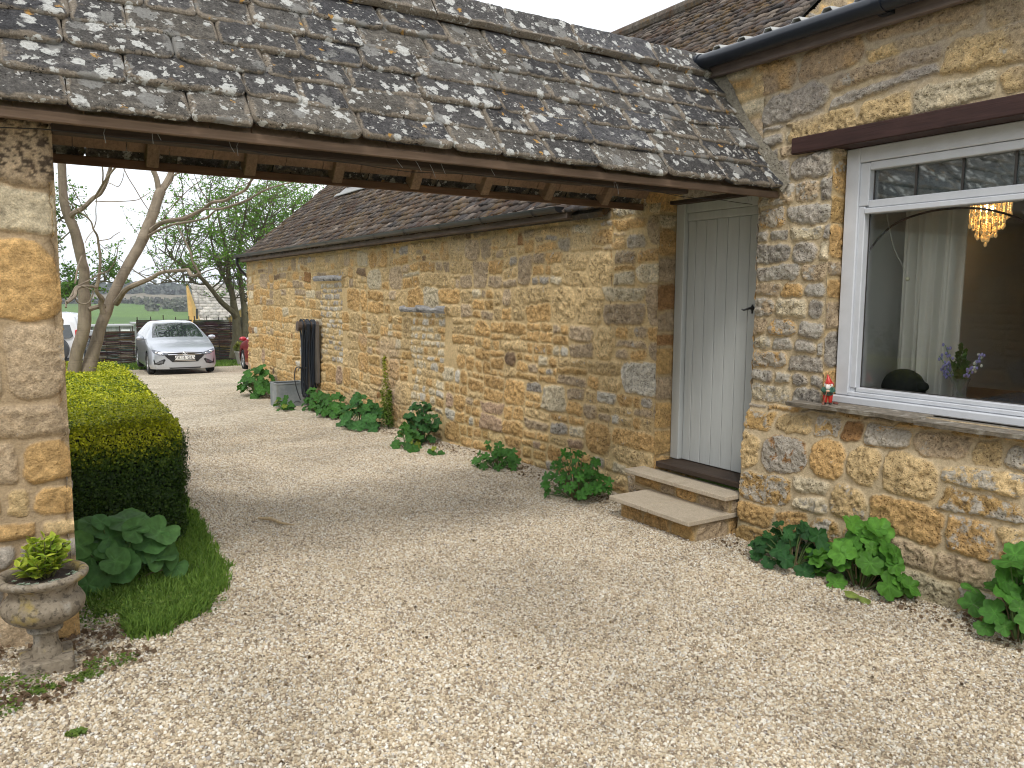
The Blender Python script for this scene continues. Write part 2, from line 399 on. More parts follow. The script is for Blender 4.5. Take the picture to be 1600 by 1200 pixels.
def drive_keep(x, y):
    edge = 28.2 + .35 * np.sin(x * .9) + (fbm(x, y, .8, 3) - .5) * .5
    left = np.where(y < 3.6, -6.0, np.where(y < 10.2, .55 + 0*y, np.interp(y, [10.2, 16, 28], [.9, -3.0, -3.0])))
    right = np.where(y < 16.12, 4.02, 16)
    return (y < edge) & (x > left) & (x < right)
drive = sheet('gravel_drive', np.linspace(-5, 15, 251), np.linspace(-4, 28.8, 411), M_GRAVEL, 0.0, drive_keep, .02)
# loose stones lying on the near part of the drive
def pebbles():
    me = bpy.data.meshes.new('gravel_stones')
    xs = np.linspace(-1.2, 3.99, 66); ys = np.linspace(.9, 10.4, 120)
    X, Y = np.meshgrid(xs, ys, indexing='ij'); Z = gz(X, Y) + (fbm(X, Y, 1.1, 5) - .5) * .02 + .002
    xc_ = (X[1:, 1:] + X[:-1, :-1]) / 2; yc_ = (Y[1:, 1:] + Y[:-1, :-1]) / 2
    # inside what the camera (and a step aside) can see; not under pillar, hedge, steps
    v = (yc_ > 1.0) & (xc_ > -.55 + 0*yc_) & ~((xc_ < .16) & (yc_ > 3.45)) & ~((xc_ < .9 + .04*(yc_-4)) & (yc_ > 4.1)) & ~((xc_ > 3.6) & (yc_ > 3.55) & (yc_ < 4.28))
    v &= (xc_ > (yc_ - 6.5) * .35)
    me = mesh_np('gravel_stones', np.stack([X, Y, Z], -1), grid_faces(len(xs), len(ys), v),
                 {'dens': np.interp(Y, [0, 5.5, 10.4], [1, 1, .35]).ravel() * np.where(((X < .75) & (Y > 3.0)), .6, 1).ravel()})
    o = link('gravel_stones', me, None); tag(o, 'small cream, tan and grey stones loose over the drive', 'gravel', kind='stuff')
    t = NT('pebble'); oi = t.nd('ShaderNodeObjectInfo')
    a = t.nd('ShaderNodeAttribute'); a.attribute_type = 'INSTANCER'; a.attribute_name = 'rnd'
    c = t.ramp(a.outputs['Fac'], [(0, (.20, .16, .12)), (.10, (.33, .26, .185)), (.26, (.48, .385, .26)), (.45, (.60, .495, .345)), (.62, (.665, .57, .42)), (.78, (.73, .665, .54)), (.93, (.82, .79, .71)), (1, (.37, .34, .31))])
    c = t.mix(1.0, c, t.ramp(t.noise(130, 3), [(.3, .82), (.7, 1.12)]), 'MULTIPLY')
    tt = t.nd('ShaderNodeNewGeometry'); c = t.mix(1.0, c, t.ramp(t.noise(1.1, 5, t_pos(t, tt), .6), [(.36, .80), (.6, 1.03)]), 'MULTIPLY')
    pm = t.fin(c, .75, None, 0, .3)
    g = bpy.data.node_groups.new('scatter_gravel', 'GeometryNodeTree')
    g.interface.new_socket('Geometry', in_out='INPUT', socket_type='NodeSocketGeometry')
    g.interface.new_socket('Geometry', in_out='OUTPUT', socket_type='NodeSocketGeometry')
    N = g.nodes; L = g.links
    gi = N.new('NodeGroupInput'); go = N.new('NodeGroupOutput')
    dp = N.new('GeometryNodeDistributePointsOnFaces'); dp.distribute_method = 'RANDOM'
    na = N.new('GeometryNodeInputNamedAttribute'); na.data_type = 'FLOAT'; na.inputs['Name'].default_value = 'dens'
    mu = N.new('ShaderNodeMath'); mu.operation = 'MULTIPLY'; mu.inputs[1].default_value = 12500
    L.new(na.outputs['Attribute'], mu.inputs[0]); L.new(mu.outputs[0], dp.inputs['Density'])
    L.new(gi.outputs[0], dp.inputs['Mesh'])
    def peb(seed, sx, sy, sz):
        ic = N.new('GeometryNodeMeshIcoSphere'); ic.inputs['Radius'].default_value = .0054; ic.inputs['Subdivisions'].default_value = 1 if seed < 3 else 2
        tr = N.new('GeometryNodeTransform'); tr.inputs['Scale'].default_value = (sx, sy, sz); tr.inputs['Rotation'].default_value = (seed, .4, 0)
        sp = N.new('GeometryNodeSetPosition'); nz = N.new('ShaderNodeTexNoise'); nz.inputs['Scale'].default_value = 90; nz.noise_dimensions = '4D'; nz.inputs['W'].default_value = seed * 3.7
        vs = N.new('ShaderNodeVectorMath'); vs.operation = 'SUBTRACT'; vs.inputs[1].default_value = (.5, .5, .5)
        v2 = N.new('ShaderNodeVectorMath'); v2.operation = 'SCALE'; v2.inputs['Scale'].default_value = .011
        L.new(nz.outputs['Color'], vs.inputs[0]); L.new(vs.outputs[0], v2.inputs[0]); L.new(v2.outputs[0], sp.inputs['Offset'])
        L.new(ic.outputs['Mesh'], tr.inputs[0]); L.new(tr.outputs[0], sp.inputs[0])
        sm = N.new('GeometryNodeSetMaterial'); sm.inputs['Material'].default_value = pm; L.new(sp.outputs[0], sm.inputs[0]); return sm
    gj = N.new('GeometryNodeGeometryToInstance')
    for q in (peb(1, 1.15, .8, .55), peb(2, .85, 1, .6), peb(3, 1.0, .7, .62), peb(4, 1.2, .95, .5), peb(2.5, .7, .75, .6)): L.new(q.outputs[0], gj.inputs[0])
    io = N.new('GeometryNodeInstanceOnPoints'); io.inputs['Pick Instance'].default_value = True
    L.new(dp.outputs['Points'], io.inputs['Points']); L.new(gj.outputs[0], io.inputs['Instance'])
    rv = N.new('FunctionNodeRandomValue'); rv.data_type = 'FLOAT_VECTOR'; rv.inputs[0].default_value = (-.5, -.5, 0); rv.inputs[1].default_value = (.5, .5, 6.28)
    L.new(rv.outputs[0], io.inputs['Rotation'])
    rs = N.new('FunctionNodeRandomValue'); rs.data_type = 'FLOAT'; rs.inputs[2].default_value = .6; rs.inputs[3].default_value = 1.45; rs.inputs['Seed'].default_value = 5
    L.new(rs.outputs[1], io.inputs['Scale'])
    st = N.new('GeometryNodeStoreNamedAttribute'); st.data_type = 'FLOAT'; st.domain = 'INSTANCE'; st.inputs['Name'].default_value = 'rnd'
    rr = N.new('FunctionNodeRandomValue'); rr.data_type = 'FLOAT'; rr.inputs['Seed'].default_value = 9
    L.new(rr.outputs[1], st.inputs['Value']); L.new(io.outputs[0], st.inputs[0]); L.new(st.outputs[0], go.inputs[0])
    md = o.modifiers.new('scatter', 'NODES'); md.node_group = g
def t_pos(t, geo): return geo.outputs['Position']
pebbles()
# ------------------------------------------------------------------ rubble walling
PAL = {'gold': (.60, .385, .165), 'pale': (.64, .47, .245), 'cream': (.65, .555, .385), 'tan': (.49, .375, .245), 'grey': (.42, .375, .315),
       'rust': (.36, .20, .085), 'white': (.62, .57, .475), 'umber': (.25, .17, .105), 'ochre': (.51, .335, .14), 'pink': (.47, .33, .22), 'dgrey': (.32, .29, .25)}
def rubble(w, h, rg, band=(.2, .32), blk=1.2, single=.3):
    out = []; v = -.02
    while v < h:
        bh = rg.uniform(*band); u = -rg.uniform(0, .3)
        while u < w:
            bw = bh * rg.uniform(.9, 2.1) * blk; k = rg.random()
            rows = 1 if k < single else (2 if k < single + (1 - single) * .62 else 3)
            cuts = [0] + sorted([min(.8, max(.2, (i / rows) + rg.uniform(-.12, .12))) for i in range(1, rows)]) + [1]
            for r in range(rows):
                a = v + cuts[r] * bh; b = v + cuts[r + 1] * bh; n = 1 if rows == 1 and bw < bh * 2 else rg.choice([1, 2, 2, 3] if (b - a) < .11 else [1, 1, 2])
                cs = [0] + sorted([i / n + rg.uniform(-.12, .12) for i in range(1, n)]) + [1]
                for q in range(n): out.append((u + cs[q] * bw, a, u + cs[q + 1] * bw, b))
            u += bw
        v += bh
    return out
def wall_field(nu, nv, w, h, rects, colorf, rg, amp=.016, gap=(.004, .011), warp=.014, rough=.010, mortar=(.46, .345, .19), seed=0, flush=.35):
    U, V = np.meshgrid(np.linspace(0, w, nu), np.linspace(0, h, nv), indexing='ij')
    Uw = U + (fbm(U, V, 16, seed + 1, 4) - .5) * warp * 1.6 + (vn(U, V, 2.2, seed + 5) - .5) * warp * 1.5
    Vw = V + (fbm(U, V, 15, seed + 2, 4) - .5) * warp * 1.6 + (vn(U, V, 1.3, seed + 6) - .5) * warp * 3.0
    H = (fbm(U, V, 30, seed + 3, 3) - .5) * .004 - .003; Mk = np.zeros_like(U); L = np.zeros_like(U)
    mo = np.array(mortar); Cc = np.ones(U.shape + (3,)) * mo * (.85 + .3 * fbm(U, V, 6, seed + 4, 3))[..., None]
    du = w / (nu - 1); dv = h / (nv - 1)
    nz = fbm(U, V, 20, seed + 7, 5) - .5; nz2 = fbm(U, V, 60, seed + 8, 3) - .5; nz3 = np.abs(fbm(U, V, 12, seed + 9, 4) - .5)
    for (a, b, c, d) in rects:
        i0 = max(0, int((a - .06) / du)); i1 = min(nu, int((c + .06) / du) + 2); j0 = max(0, int((b - .06) / dv)); j1 = min(nv, int((d + .06) / dv) + 2)
        if i1 - i0 < 2 or j1 - j0 < 2: continue
        sl = (slice(i0, i1), slice(j0, j1)); u = Uw[sl]; v = Vw[sl]; g = rg.uniform(*gap)
        cu, cv = (a + c) / 2, (b + d) / 2; hw, hh = (c - a) / 2 - g, (d - b) / 2 - g
        if hw < .012 or hh < .01: continue
        ang = rg.uniform(-.07, .07); x = (u - cu) + (v - cv) * ang; y = (v - cv) - (u - cu) * ang
        tp = rg.uniform(-.25, .25); tq = rg.uniform(-.2, .2)
        r = min(hw, hh) * rg.uniform(.35, .95); ax = np.abs(x) / (1 + tp * y / hh * .6) - (hw - r); ay = np.abs(y) / (1 + tq * x / hw * .6) - (hh - r)
        sd_ = np.sqrt(np.maximum(ax, 0) ** 2 + np.maximum(ay, 0) ** 2) + np.minimum(np.maximum(ax, ay), 0) - r
        e = min(min(hw, hh) * .6, .022); m = sst(-.001, .006, -sd_); prof = np.clip(-sd_ / e, 0, 1) ** .7
        pro = rg.uniform(.35, 1.15); tl = rg.uniform(-.006, .006)
        hgt = (prof * amp * pro + (nz[sl] * rough * 1.6 + nz2[sl] * rough * 1.5 - np.clip(.05 - nz3[sl], 0, 1) * rough * 9) * np.clip(prof * 1.3, 0, 1) + tl * y / max(hh, .02)) * 1.0
        better = m > Mk[sl] * .999
        col, lich = colorf(cu, cv, hw * 2, hh * 2, rg)
        col = np.array(col) * rg.uniform(.86, 1.14)
        colv = col * (1 + nz[sl] * .5 + nz2[sl] * .55 - np.clip(.035 - nz3[sl], 0, 1) * 5)[..., None]
        edge = (1 - np.clip(-sd_ / .012, 0, 1)) * flush
        colv = colv * (1 - edge[..., None]) + Cc[sl] * edge[..., None]
        mm = np.where(better, m, 0)
        H[sl] = np.where(better, H[sl] * (1 - mm) + hgt * mm, H[sl]); Cc[sl] = Cc[sl] * (1 - mm[..., None]) + colv * mm[..., None]
        Mk[sl] = np.maximum(Mk[sl], mm); L[sl] = np.where(mm > .3, lich, L[sl])
    return U, V, H, np.clip(Cc, 0, 1), Mk, L
def stone_wall(name, org, ud, nd_, w, h, res, rects, colorf, parent, mat=None, holes=(), post=None, seed=1, vd=(0, 0, 1), batter=None, **kw):
    "relief masonry: org + u*ud + v*vd + height*nd"
    rg = random.Random(seed); nu = max(3, int(w / res) + 1); nv = max(3, int(h / res) + 1)
    U, V, H, Cc, Mk, L = wall_field(nu, nv, w, h, rects, colorf, rg, seed=seed * 31, **kw)
    if post is not None: H, Cc, Mk, L = post(U, V, H, Cc, Mk, L)
    if batter is not None: H = H + batter(U, V)
    P = np.array(org) + U[..., None] * np.array(ud) + V[..., None] * np.array(vd) + H[..., None] * np.array(nd_)
    uc = (U[1:, 1:] + U[:-1, :-1]) / 2; vc = (V[1:, 1:] + V[:-1, :-1]) / 2; keep = np.ones(uc.shape, bool)
    for (a, b, c, d) in holes: keep &= ~((uc > a) & (uc < c) & (vc > b) & (vc < d))
    me = mesh_np(name, P, grid_faces(nu, nv, keep), {'col': Cc.reshape(-1, 3), 'mask': Mk.ravel(), 'lich': L.ravel()})
    if np.dot(np.cross(ud, vd), nd_) < 0: me.flip_normals()
    return link(name, me, mat or M_STONE, parent, True)
def pick(rg, **wts):
    k = list(wts); return PAL[rg.choices(k, [wts[i] for i in k])[0]]
# ------------------------------------------------------------------ stone barn (long range on the right)
XW = 4.0
barn = thing('stone_barn', 'long honey stone barn with a mossy dark slate roof and black gutter', 'barn', (7.2, 10.5, 0))
Y0B, Y1B = 4.33, 16.12
def barn_col(u, v, w, h, rg):
    y = Y0B + u; z = v - .5                               # u runs from the door corner to the far end
    # two blocked-up openings under old timber lintels, in paler small stones
    if 7.72 < y < 8.60 and z < 1.37: return pick(rg, cream=5, white=2.0, pale=3, gold=1.5), rg.uniform(0, .25)
    if 10.85 < y < 11.8 and .55 < z < 1.75: return pick(rg, cream=2, white=1, grey=3, pale=3), rg.uniform(.1, .45)
    g = max(0, 1 - u / 2.4)                                # greyer, lichened stone beside the door
    if rg.random() < g * .7: return pick(rg, grey=2.2, tan=3.4, cream=1.4, white=.7, pale=1.6, gold=1.2), rg.uniform(0, .45)
    if rg.random() < .03: return pick(rg, rust=1, umber=1, white=1.2), 0
    if z > 1.5: return pick(rg, pale=4, gold=2.6, tan=2.0, cream=.8, grey=.25), rg.uniform(0, .25)
    if z < .7: return pick(rg, gold=7, ochre=.7, pale=3, pink=.5, tan=.5), rg.uniform(-.2, .12)
    return pick(rg, gold=5, ochre=.3, pale=4, tan=1.0, cream=.4), rg.uniform(-.1, .15)
rgb = random.Random(11); WB = Y1B - Y0B; HB = 2.78
rects = []
for (a, b, c, d) in rubble(WB, HB, rgb, (.20, .32), .85, .28):
    cu, cv = (a + c) / 2 + Y0B, (b + d) / 2 - .5
    if 7.68 < cu < 8.64 and cv < 1.39: continue
    if 10.8 < cu < 11.85 and .5 < cv < 1.78: continue
    rects.append((a, b, c, d))
def small_fill(y0, y1, z0, z1):
    z = z0
    while z < z1:
        hh = rgb.uniform(.06, .11); y = y0
        while y < y1 - .03:
            ww = min(rgb.uniform(.07, .2), y1 - y); rects.append((y - Y0B, z + .5, y - Y0B + ww, min(z + hh, z1) + .5)); y += ww
        z += hh
small_fill(7.72, 8.60, -.2, 1.37); small_fill(10.85, 11.8, .55, 1.74)
def barn_post(U, V, H, Cc, Mk, L):
    y = Y0B + U; z = V - .5
    # pinkish lime smears left of the blocked opening, pale render traces under the eaves
    s = sst(.5, .62, fbm(U, V, 2.3, 77, 4)) * sst(10.9, 10.2, y) * sst(8.6, 9.2, y) * sst(1.15, .9, z)
    f = (s * .5)[..., None]; Cc = Cc * (1 - f) + np.array((.52, .39, .28)) * f
    s = sst(.45, .62, fbm(U, V, 5, 78, 4)) * sst(1.75, 2.1, z) * .55
    f = s[..., None]; Cc = Cc * (1 - f) + np.array((.50, .40, .245)) * f; H = H * (1 - s * .6)
    # damp, darker green foot just above the gravel
    s = sst(.5, .1, z - np.interp(y, [4, 6, 10, 16], [0, 0, -.12, -.3])) * sst(.38, .6, fbm(U, V, 6, 79, 4)) * .35
    f = s[..., None]; Cc = Cc * (1 - f) + Cc * np.array((.55, .6, .5)) * f
    H = H + (fbm(U, V, 1.2, 80, 3) - .5) * .05
    return H, Cc, Mk, L
stone_wall('front_wall', (XW, Y0B, -.5), (0, 1, 0), (-1, 0, 0), WB, HB, .0125, rects, barn_col, barn, M_BARN, seed=3,
           amp=.013, rough=.018, warp=.020, gap=(.003, .010), mortar=(.60, .445, .235), flush=.5, post=barn_post,
           batter=lambda U, V: .045 * np.clip(1 - V / 1.1, 0, 1) * np.clip(U / 2.0, 0, 1))
# other faces of the barn
def plain_col(u, v, w, h, rg): return pick(rg, gold=3, pale=4, cream=1.5, tan=1.5, grey=.6), rg.uniform(0, .3)
def quick_wall(name, org, ud, nd_, w, h, res, parent, seed, mat=None, clip=None, band=(.18, .3), **kw):
    rg = random.Random(seed); rc = rubble(w, h, rg, band, 1.1, .3)
    if clip: rc = rc
    return stone_wall(name, org, ud, nd_, w, h, res, rc, kw.pop('cf', plain_col), parent, mat or M_STONE, seed=seed, **kw)
RX, RZ = 7.18, 5.06       # ridge
def gable(name, y, ny, seed, res):
    rg = random.Random(seed); w = 6.36; h = RZ + .9; nu = int(w/res)+1; nv = int(h/res)+1
    U, V, H, Cc, Mk, L = wall_field(nu, nv, w, h, rubble(w, h, rg, (.18, .3), 1.2, .3), plain_col, rg, seed=seed)
    z = V - 1.0; x = XW + U; lim = np.minimum(2.22 + (x - XW) * .8391, 2.22 + (XW + w - x) * .8391)
    Z = np.minimum(z, lim)
    P = np.stack([x, y + ny * H, Z], -1); keep = (z[:-1, :-1] < np.minimum(lim[:-1, :-1], lim[1:, 1:]))
    me = mesh_np(name, P, grid_faces(nu, nv, keep), {'col': Cc.reshape(-1, 3), 'mask': Mk.ravel(), 'lich': L.ravel()})
    if ny > 0: me.flip_normals()
    link(name, me, M_STONE, barn, True)
gable('gable_wall', 4.90, -1, 21, .025); gable('gable_wall', Y1B, 1, 22, .06)
mb = MB(); mb.box((XW + .05, 5.0, -1), (XW + .4, Y1B - .1, 2.2)); mb.col = PAL['pale']
mb.build('wall_core', simple('barn_core', (.4, .3, .17), .95, 0, .3, 12), barn)
# far corner footing stone seen at the gravel
blob(q := MB(), (3.93, 16.0, -.33), .14, PAL['grey'], sc=(1, .8, .7), wob=.25, seed=4); q.build('corner_stone', colmat('corner_stone', .95, .3, 40, .5), barn)
# roof: small graded stone slates
def slate_roof(name, org, ud, sd_, nd_, w, slen, gauge, wid, th, parent, mat, palette, seed=1, res=(4, 3), over=1.6, skip=None, jit=.006, headlap=1.8):
    "org = eave corner; ud along eave; sd up the slope; nd normal"
    rg = np.random.RandomState(seed); ud = np.array(ud, float); sd_ = np.array(sd_, float); nd_ = np.array(nd_, float); org = np.array(org, float)
    Vs = []; Fs = []; Cs = []; Ms = []; nb = 0; s = 0; row = 0
    na, nb_ = res
    A, B = np.meshgrid(np.linspace(-1, 1, na), np.linspace(-1, 1, nb_), indexing='ij')
    per = [(i, 0) for i in range(na)] + [(na-1, j) for j in range(1, nb_)] + [(i, nb_-1) for i in range(na-2, -1, -1)] + [(0, j) for j in range(nb_-2, 0, -1)]
    pi = np.array([i * nb_ + j for i, j in per]); GF = grid_faces(na, nb_); npnt = na * nb_; npr = len(per)
    while s < slen - gauge(s) * .3:
        g = gauge(s); u = -rg.uniform(0, wid(s)); row += 1; bow = rg.uniform(-.5, .5)
        while u < w:
            sw = wid(s) * rg.uniform(.62, 1.4); u1 = min(u + sw, w); u0 = max(u, 0.0); u += sw
            if u1 - u0 < .03: continue
            if skip and skip((u0 + u1) / 2, s): continue
            L = min(g * headlap, slen - s + .02); hw = (u1 - u0) / 2 - rg.uniform(.0005, .003); hl = L / 2; cu = (u0 + u1) / 2; cs = s + hl + rg.uniform(-jit, jit)
            r = min(hw, g) * rg.uniform(.12, .34); tt = th * rg.uniform(.75, 1.3)
            x = A * hw; y = B * hl; x = x * (1 - .02 * (y / hl)); 
            ex = np.abs(x) - (hw - r); ey = -y - (hl - r); m = (ex > 0) & (ey > 0); dd = np.sqrt(np.maximum(ex, 0)**2 + np.maximum(ey, 0)**2) + 1e-9
            k = np.where(m & (dd > r), r / dd, 1); x = np.where(m, np.sign(x) * ((hw - r) + ex * k), x); y = np.where(m, -((hl - r) + ey * k), y)
            U_ = cu + x; S_ = cs + y; sk = rg.uniform(-.5, .5) * jit
            S_ = S_ + (x / hw) * sk + (vn(U_, S_ * 0 + row, 22, seed) - .5) * jit * .9 * (B < -.3)
            edge = np.minimum(np.minimum((1 - np.abs(A)) * hw, (1 + B) * hl), .08) 
            rise = tt * (1.55 - 1.25 * (B + 1) / 2 * (headlap / 1.8)) 
            Hh = rise + (fbm(U_, S_, 14, seed + row, 3) - .5) * tt * .38 - tt * .38 * (1 - np.clip(edge / .012, 0, 1)) ** 2 + rg.uniform(-.1, .1) * tt
            P = org + U_[..., None] * ud + S_[..., None] * sd_ + Hh[..., None] * nd_
            P = P.reshape(-1, 3); bot = P[pi] - nd_ * tt * .95
            bot = bot + sd_ * .002; Vs += [P, bot]; Fs.append(GF + nb)
            ii = np.arange(npr); jj = (ii + 1) % npr
            Fs.append(np.stack([nb + pi[ii], nb + npnt + ii, nb + npnt + jj, nb + pi[jj]], -1))
            col = np.array(palette[rg.randint(len(palette))]) * rg.uniform(.75, 1.3); cc = np.tile(col, (npnt, 1)); Cs += [cc, np.tile(col * .35, (npr, 1))]  # rim colour darkened to paint the shadow gap under each slate
            mk = np.clip(edge / .03, 0, 1).reshape(-1); Ms += [mk, np.full(npr, .75)]
            nb += npnt + npr
        s += g
    me = mesh_np(name, np.vstack(Vs), np.vstack(Fs), {'col': np.vstack(Cs), 'mask': np.concatenate(Ms)})
    o = link(name, me, mat, parent, False); return o
def m_barnroof():
    t = NT('small_stone_slates'); n1 = t.noise(26, 7, rough=.7); n2 = t.noise(3.2, 5, rough=.65); n3 = t.noise(90, 3)
    c = t.mix(1.0, t.attr('col'), t.ramp(n1, [(.3, .55), (.7, 1.5)]), 'MULTIPLY')
    c = t.mix(t.math('MULTIPLY', t.ramp(n2, [(.44, 0), (.57, 1)]), t.ramp(n1, [(.42, 0), (.55, .9)])), c, t.mix(t.ramp(t.noise(2, 3), [(.4, 0), (.6, 1)]), (.085, .042, .024), (.14, .085, .03)))
    c = t.mix(t.math('MULTIPLY', t.ramp(n3, [(.62, 0), (.68, .8)]), t.ramp(n1, [(.5, 0), (.6, 1)])), c, (.42, .41, .38))
    return t.fin(c, .95, t.bump(n1, .8, .02), 0, .2)
M_BROOF = m_barnroof(); mb = MB(); mb.box((10.2, 5.0, -1), (10.36, Y1B - .1, 2.2), col=PAL['pale']); mb.build('rear_wall', M_COL, barn)
import math as _m
p40 = R_(40); ck, sk_ = _m.cos(p40), _m.sin(p40)
pal = [(.085, .072, .064), (.07, .062, .06), (.10, .085, .072), (.12, .10, .085), (.065, .05, .042), (.16, .13, .105)]
slate_roof('roof', (3.86, 4.84, 2.215), (0, 1, 0), (ck, 0, sk_), (-sk_, 0, ck), 11.42, 4.37, lambda s: .118 - .004 * s, lambda s: .17 - .008 * s, .026, barn, M_BROOF, pal, 5,
           skip=lambda u, s: 7.9 < u < 9.15 and 1.85 < s < 2.9)
mb = MB(); mb.col = (.08, .07, .06)
mb.poly([(3.9, 4.9, 2.20), (RX, 4.9, RZ - .06), (RX, 16.2, RZ - .06), (3.9, 16.2, 2.20)], .05, (sk_, 0, -ck))
mb.poly([(RX, 4.9, RZ + .02), (10.46, 4.9, 2.27), (10.46, 16.2, 2.27), (RX, 16.2, RZ + .02)], .05, (-sk_, 0, -ck))
mb.build('roof_deck', M_BROOF, barn)
mb = MB(); mb.col = (.13, .11, .09); y = 4.84
while y < 16.2:
    l = random.Random(int(y * 50)).uniform(.38, .5); e = min(y + l, 16.26)
    mb.tube([(RX, y, RZ - .01), (RX, e - .01, RZ - .01)], .085, 10); y = e
mb.build('ridge_tiles', M_BROOF, barn)
# skylight set in the slope
def slope_pt(y, s, o=0): return (3.86 + s * ck - o * sk_, y, 2.215 + s * sk_ + o * ck)
mb = MB()
Mk = Matrix(((0, ck, -sk_, 3.86), (1, 0, 0, 4.84), (0, sk_, ck, 2.215), (0, 0, 0, 1)))
for lo, hi in (((7.95, 1.88, .0), (8.03, 2.88, .11)), ((9.02, 1.88, .0), (9.10, 2.88, .11)), ((7.95, 1.88, .0), (9.10, 1.97, .11)), ((7.95, 2.79, .0), (9.10, 2.88, .11))): mb.box(lo, hi, Mk, .006)
sky_o = mb.build('skylight', simple('grey_metal_frame', (.03, .035, .045), .4, .3), barn)
mb = MB(); mb.box((8.0, 1.93, .07), (9.05, 2.83, .085), Mk); mb.build('pane', m_glass('skylight_glass', .75, (.3, .33, .36)), sky_o)
mb = MB(); mb.box((7.85, 1.70, .035), (9.2, 1.90, .05), Mk, .003); mb.box((7.8, 1.62, .04), (9.25, 1.71, .065), Mk, .01); mb.build('flashing', simple('lead_flashing', (.30, .30, .29), .6, .1, .2), sky_o)
# fascia, gutter, downpipe
mb = MB(); mb.box((3.865, 5.30, 2.175), (3.975, 16.1, 2.29), bev=.004); mb.build('fascia', M_FASC2 if 'M_FASC2' in globals() else M_FASC, barn)
def gutter(name, x, z, y0, y1, r, parent, brk, zs=1.0, sag=0):
    vs = []; fs = []; n = 12; pts = []
    ys = np.linspace(y0, y1, 25)
    for i, yy in enumerate(ys):
        for rr in (r, r - .004):
            for k in range(n + 1):
                a = math.pi + math.pi * k / n; vs.append((x + rr * math.cos(a), yy, z + rr * math.sin(a) * zs + sag * (yy - y0)))
    m = 2 * (n + 1)
    for i in range(len(ys) - 1):
        for k in range(n):
            a = i * m + k; fs.append((a, a + 1, a + 1 + m, a + m)); b = a + n + 1; fs.append((b, b + m, b + 1 + m, b + 1))
        fs.append((i*m, i*m+m, i*m+m+n+1, i*m+n+1)); fs.append((i*m+n, i*m+2*n+1, i*m+m+2*n+1, i*m+m+n))
    for e in (0, (len(ys)-1)*m): fs += [tuple(e + k for k in range(n+1))]
    mb = MB(); mb.add(vs, fs, (.012, .013, .016))
    yy = y0 + brk * .4
    while yy < y1:
        pr = [(x + (r+.006) * math.cos(math.pi + math.pi*k/8), yy, z + sag*(yy-y0) + (r+.006) * math.sin(math.pi + math.pi*k/8) * zs) for k in range(9)]
        for k in range(8):
            p, q2 = pr[k], pr[k+1]; mb.poly([p, q2, (q2[0], q2[1]+.028, q2[2]), (p[0], p[1]+.028, p[2])], .003, (0, 0, -1))
        mb.box((x + r - .01, yy, z - .03), (x + r + .05, yy + .03, z + .0)); yy += brk
    return mb.build(name, M_BLACK, parent)
gutter('gutter', 3.815, 2.268, 5.34, 16.2, .048, barn, .86, sag=.003)
mb = MB(); mb.tube([(3.82, 16.14, 2.25), (3.82, 16.15, 2.14), (3.90, 16.22, 2.02), (4.06, 16.24, 1.86), (4.08, 16.24, -.3)], .032, 10); mb.build('downpipe', M_BLACK, barn)
# weathered timber lintels
def old_lintel(y0, y1, z0, z1, seed):
    nu, nv = 60, 9; V = []; mb = MB(); rg = random.Random(seed)
    U, T = np.meshgrid(np.linspace(0, 1, nu), np.linspace(0, 1, nv), indexing='ij')
    y = y0 + (y1 - y0) * U; top = z1 - .028 * sst(.45, .75, fbm(y, y * 0, 4, seed, 2)) * (1 if y1 - y0 > 1 else .5); z = z0 + (top - z0) * T
    x = 3.955 - .03 * np.sin(np.pi * np.clip(T, .06, .94)) ** .4 + (fbm(y * .3, z * 3, 26, seed, 4) - .5) * .016
    col = np.array((.30, .29, .28)) * (1 + 1.3 * (fbm(y * .25, z * 2.2, 60, seed + 2, 3) - .5))[..., None]
    dark = sst(.6, .75, fbm(y, z, 12, seed + 3)); col = col * (1 - .75 * dark)[..., None]
    F = grid_faces(nu, nv); me = mesh_np('wooden_lintel', np.stack([x, y, z], -1), F, {'col': col.reshape(-1, 3)}); me.flip_normals()
    link('wooden_lintel', me, colmat('old_oak', .9, .35, 90, .6), barn, True)
old_lintel(7.58, 8.74, 1.352, 1.435, 3); old_lintel(10.68, 11.9, 1.745, 1.825, 8)
# corner return at the door (reveal) in warm stone
def rev_col(u, v, w, h, rg): return pick(rg, gold=4, rust=.6, ochre=2, tan=2.4, cream=.6), rg.uniform(-.2, .2)
rr = []; rv = random.Random(5); z = 0
while z < 2.4:
    hh = rv.uniform(.1, .22); rr.append((-.02, z, .2, z + hh)); z += hh
stone_wall('door_return', (XW + .155, Y0B, .0), (-1, 0, 0), (0, -1, 0), .175, 2.25, .0125, rr, rev_col, barn, seed=8, amp=.008)
# ------------------------------------------------------------------ cottage: window wall, door, lean-to roof
cot = thing('cottage', 'stone cottage front with white picture window, plank door and black gutter', 'cottage', (5.5, 2.2, 0))
YC = 3.45
def cot_col(u, v, w, h, rg):
    y = YC - u; z = v - .3
    if z > 2.9: return pick(rg, ochre=3, pale=2, gold=3, rust=.4), 0
    if z > 2.62: return pick(rg, grey=3.4, tan=2.4, pale=1, ochre=.8, dgrey=.5), rg.uniform(.1, .45)
    if z > 2.47 and y < 3.2: return pick(rg, cream=3, pale=3, gold=1.5), rg.uniform(-.1, .2)
    if z > 2.3: return pick(rg, tan=3, grey=3, gold=1), rg.uniform(.1, .4)
    if z > .95: return pick(rg, grey=4, dgrey=.8, tan=2.2, gold=1.3, cream=1.2), rg.uniform(.25, .75)
    if z > .80: return pick(rg, tan=2, gold=3, grey=2, ochre=1.5), rg.uniform(0, .4)
    return pick(rg, gold=3.8, pale=2.6, rust=.8, ochre=2.2, cream=2, tan=.8), rg.choice([-.2, 0, .1, .35, .5, .6, .8])
rgc = random.Random(42)
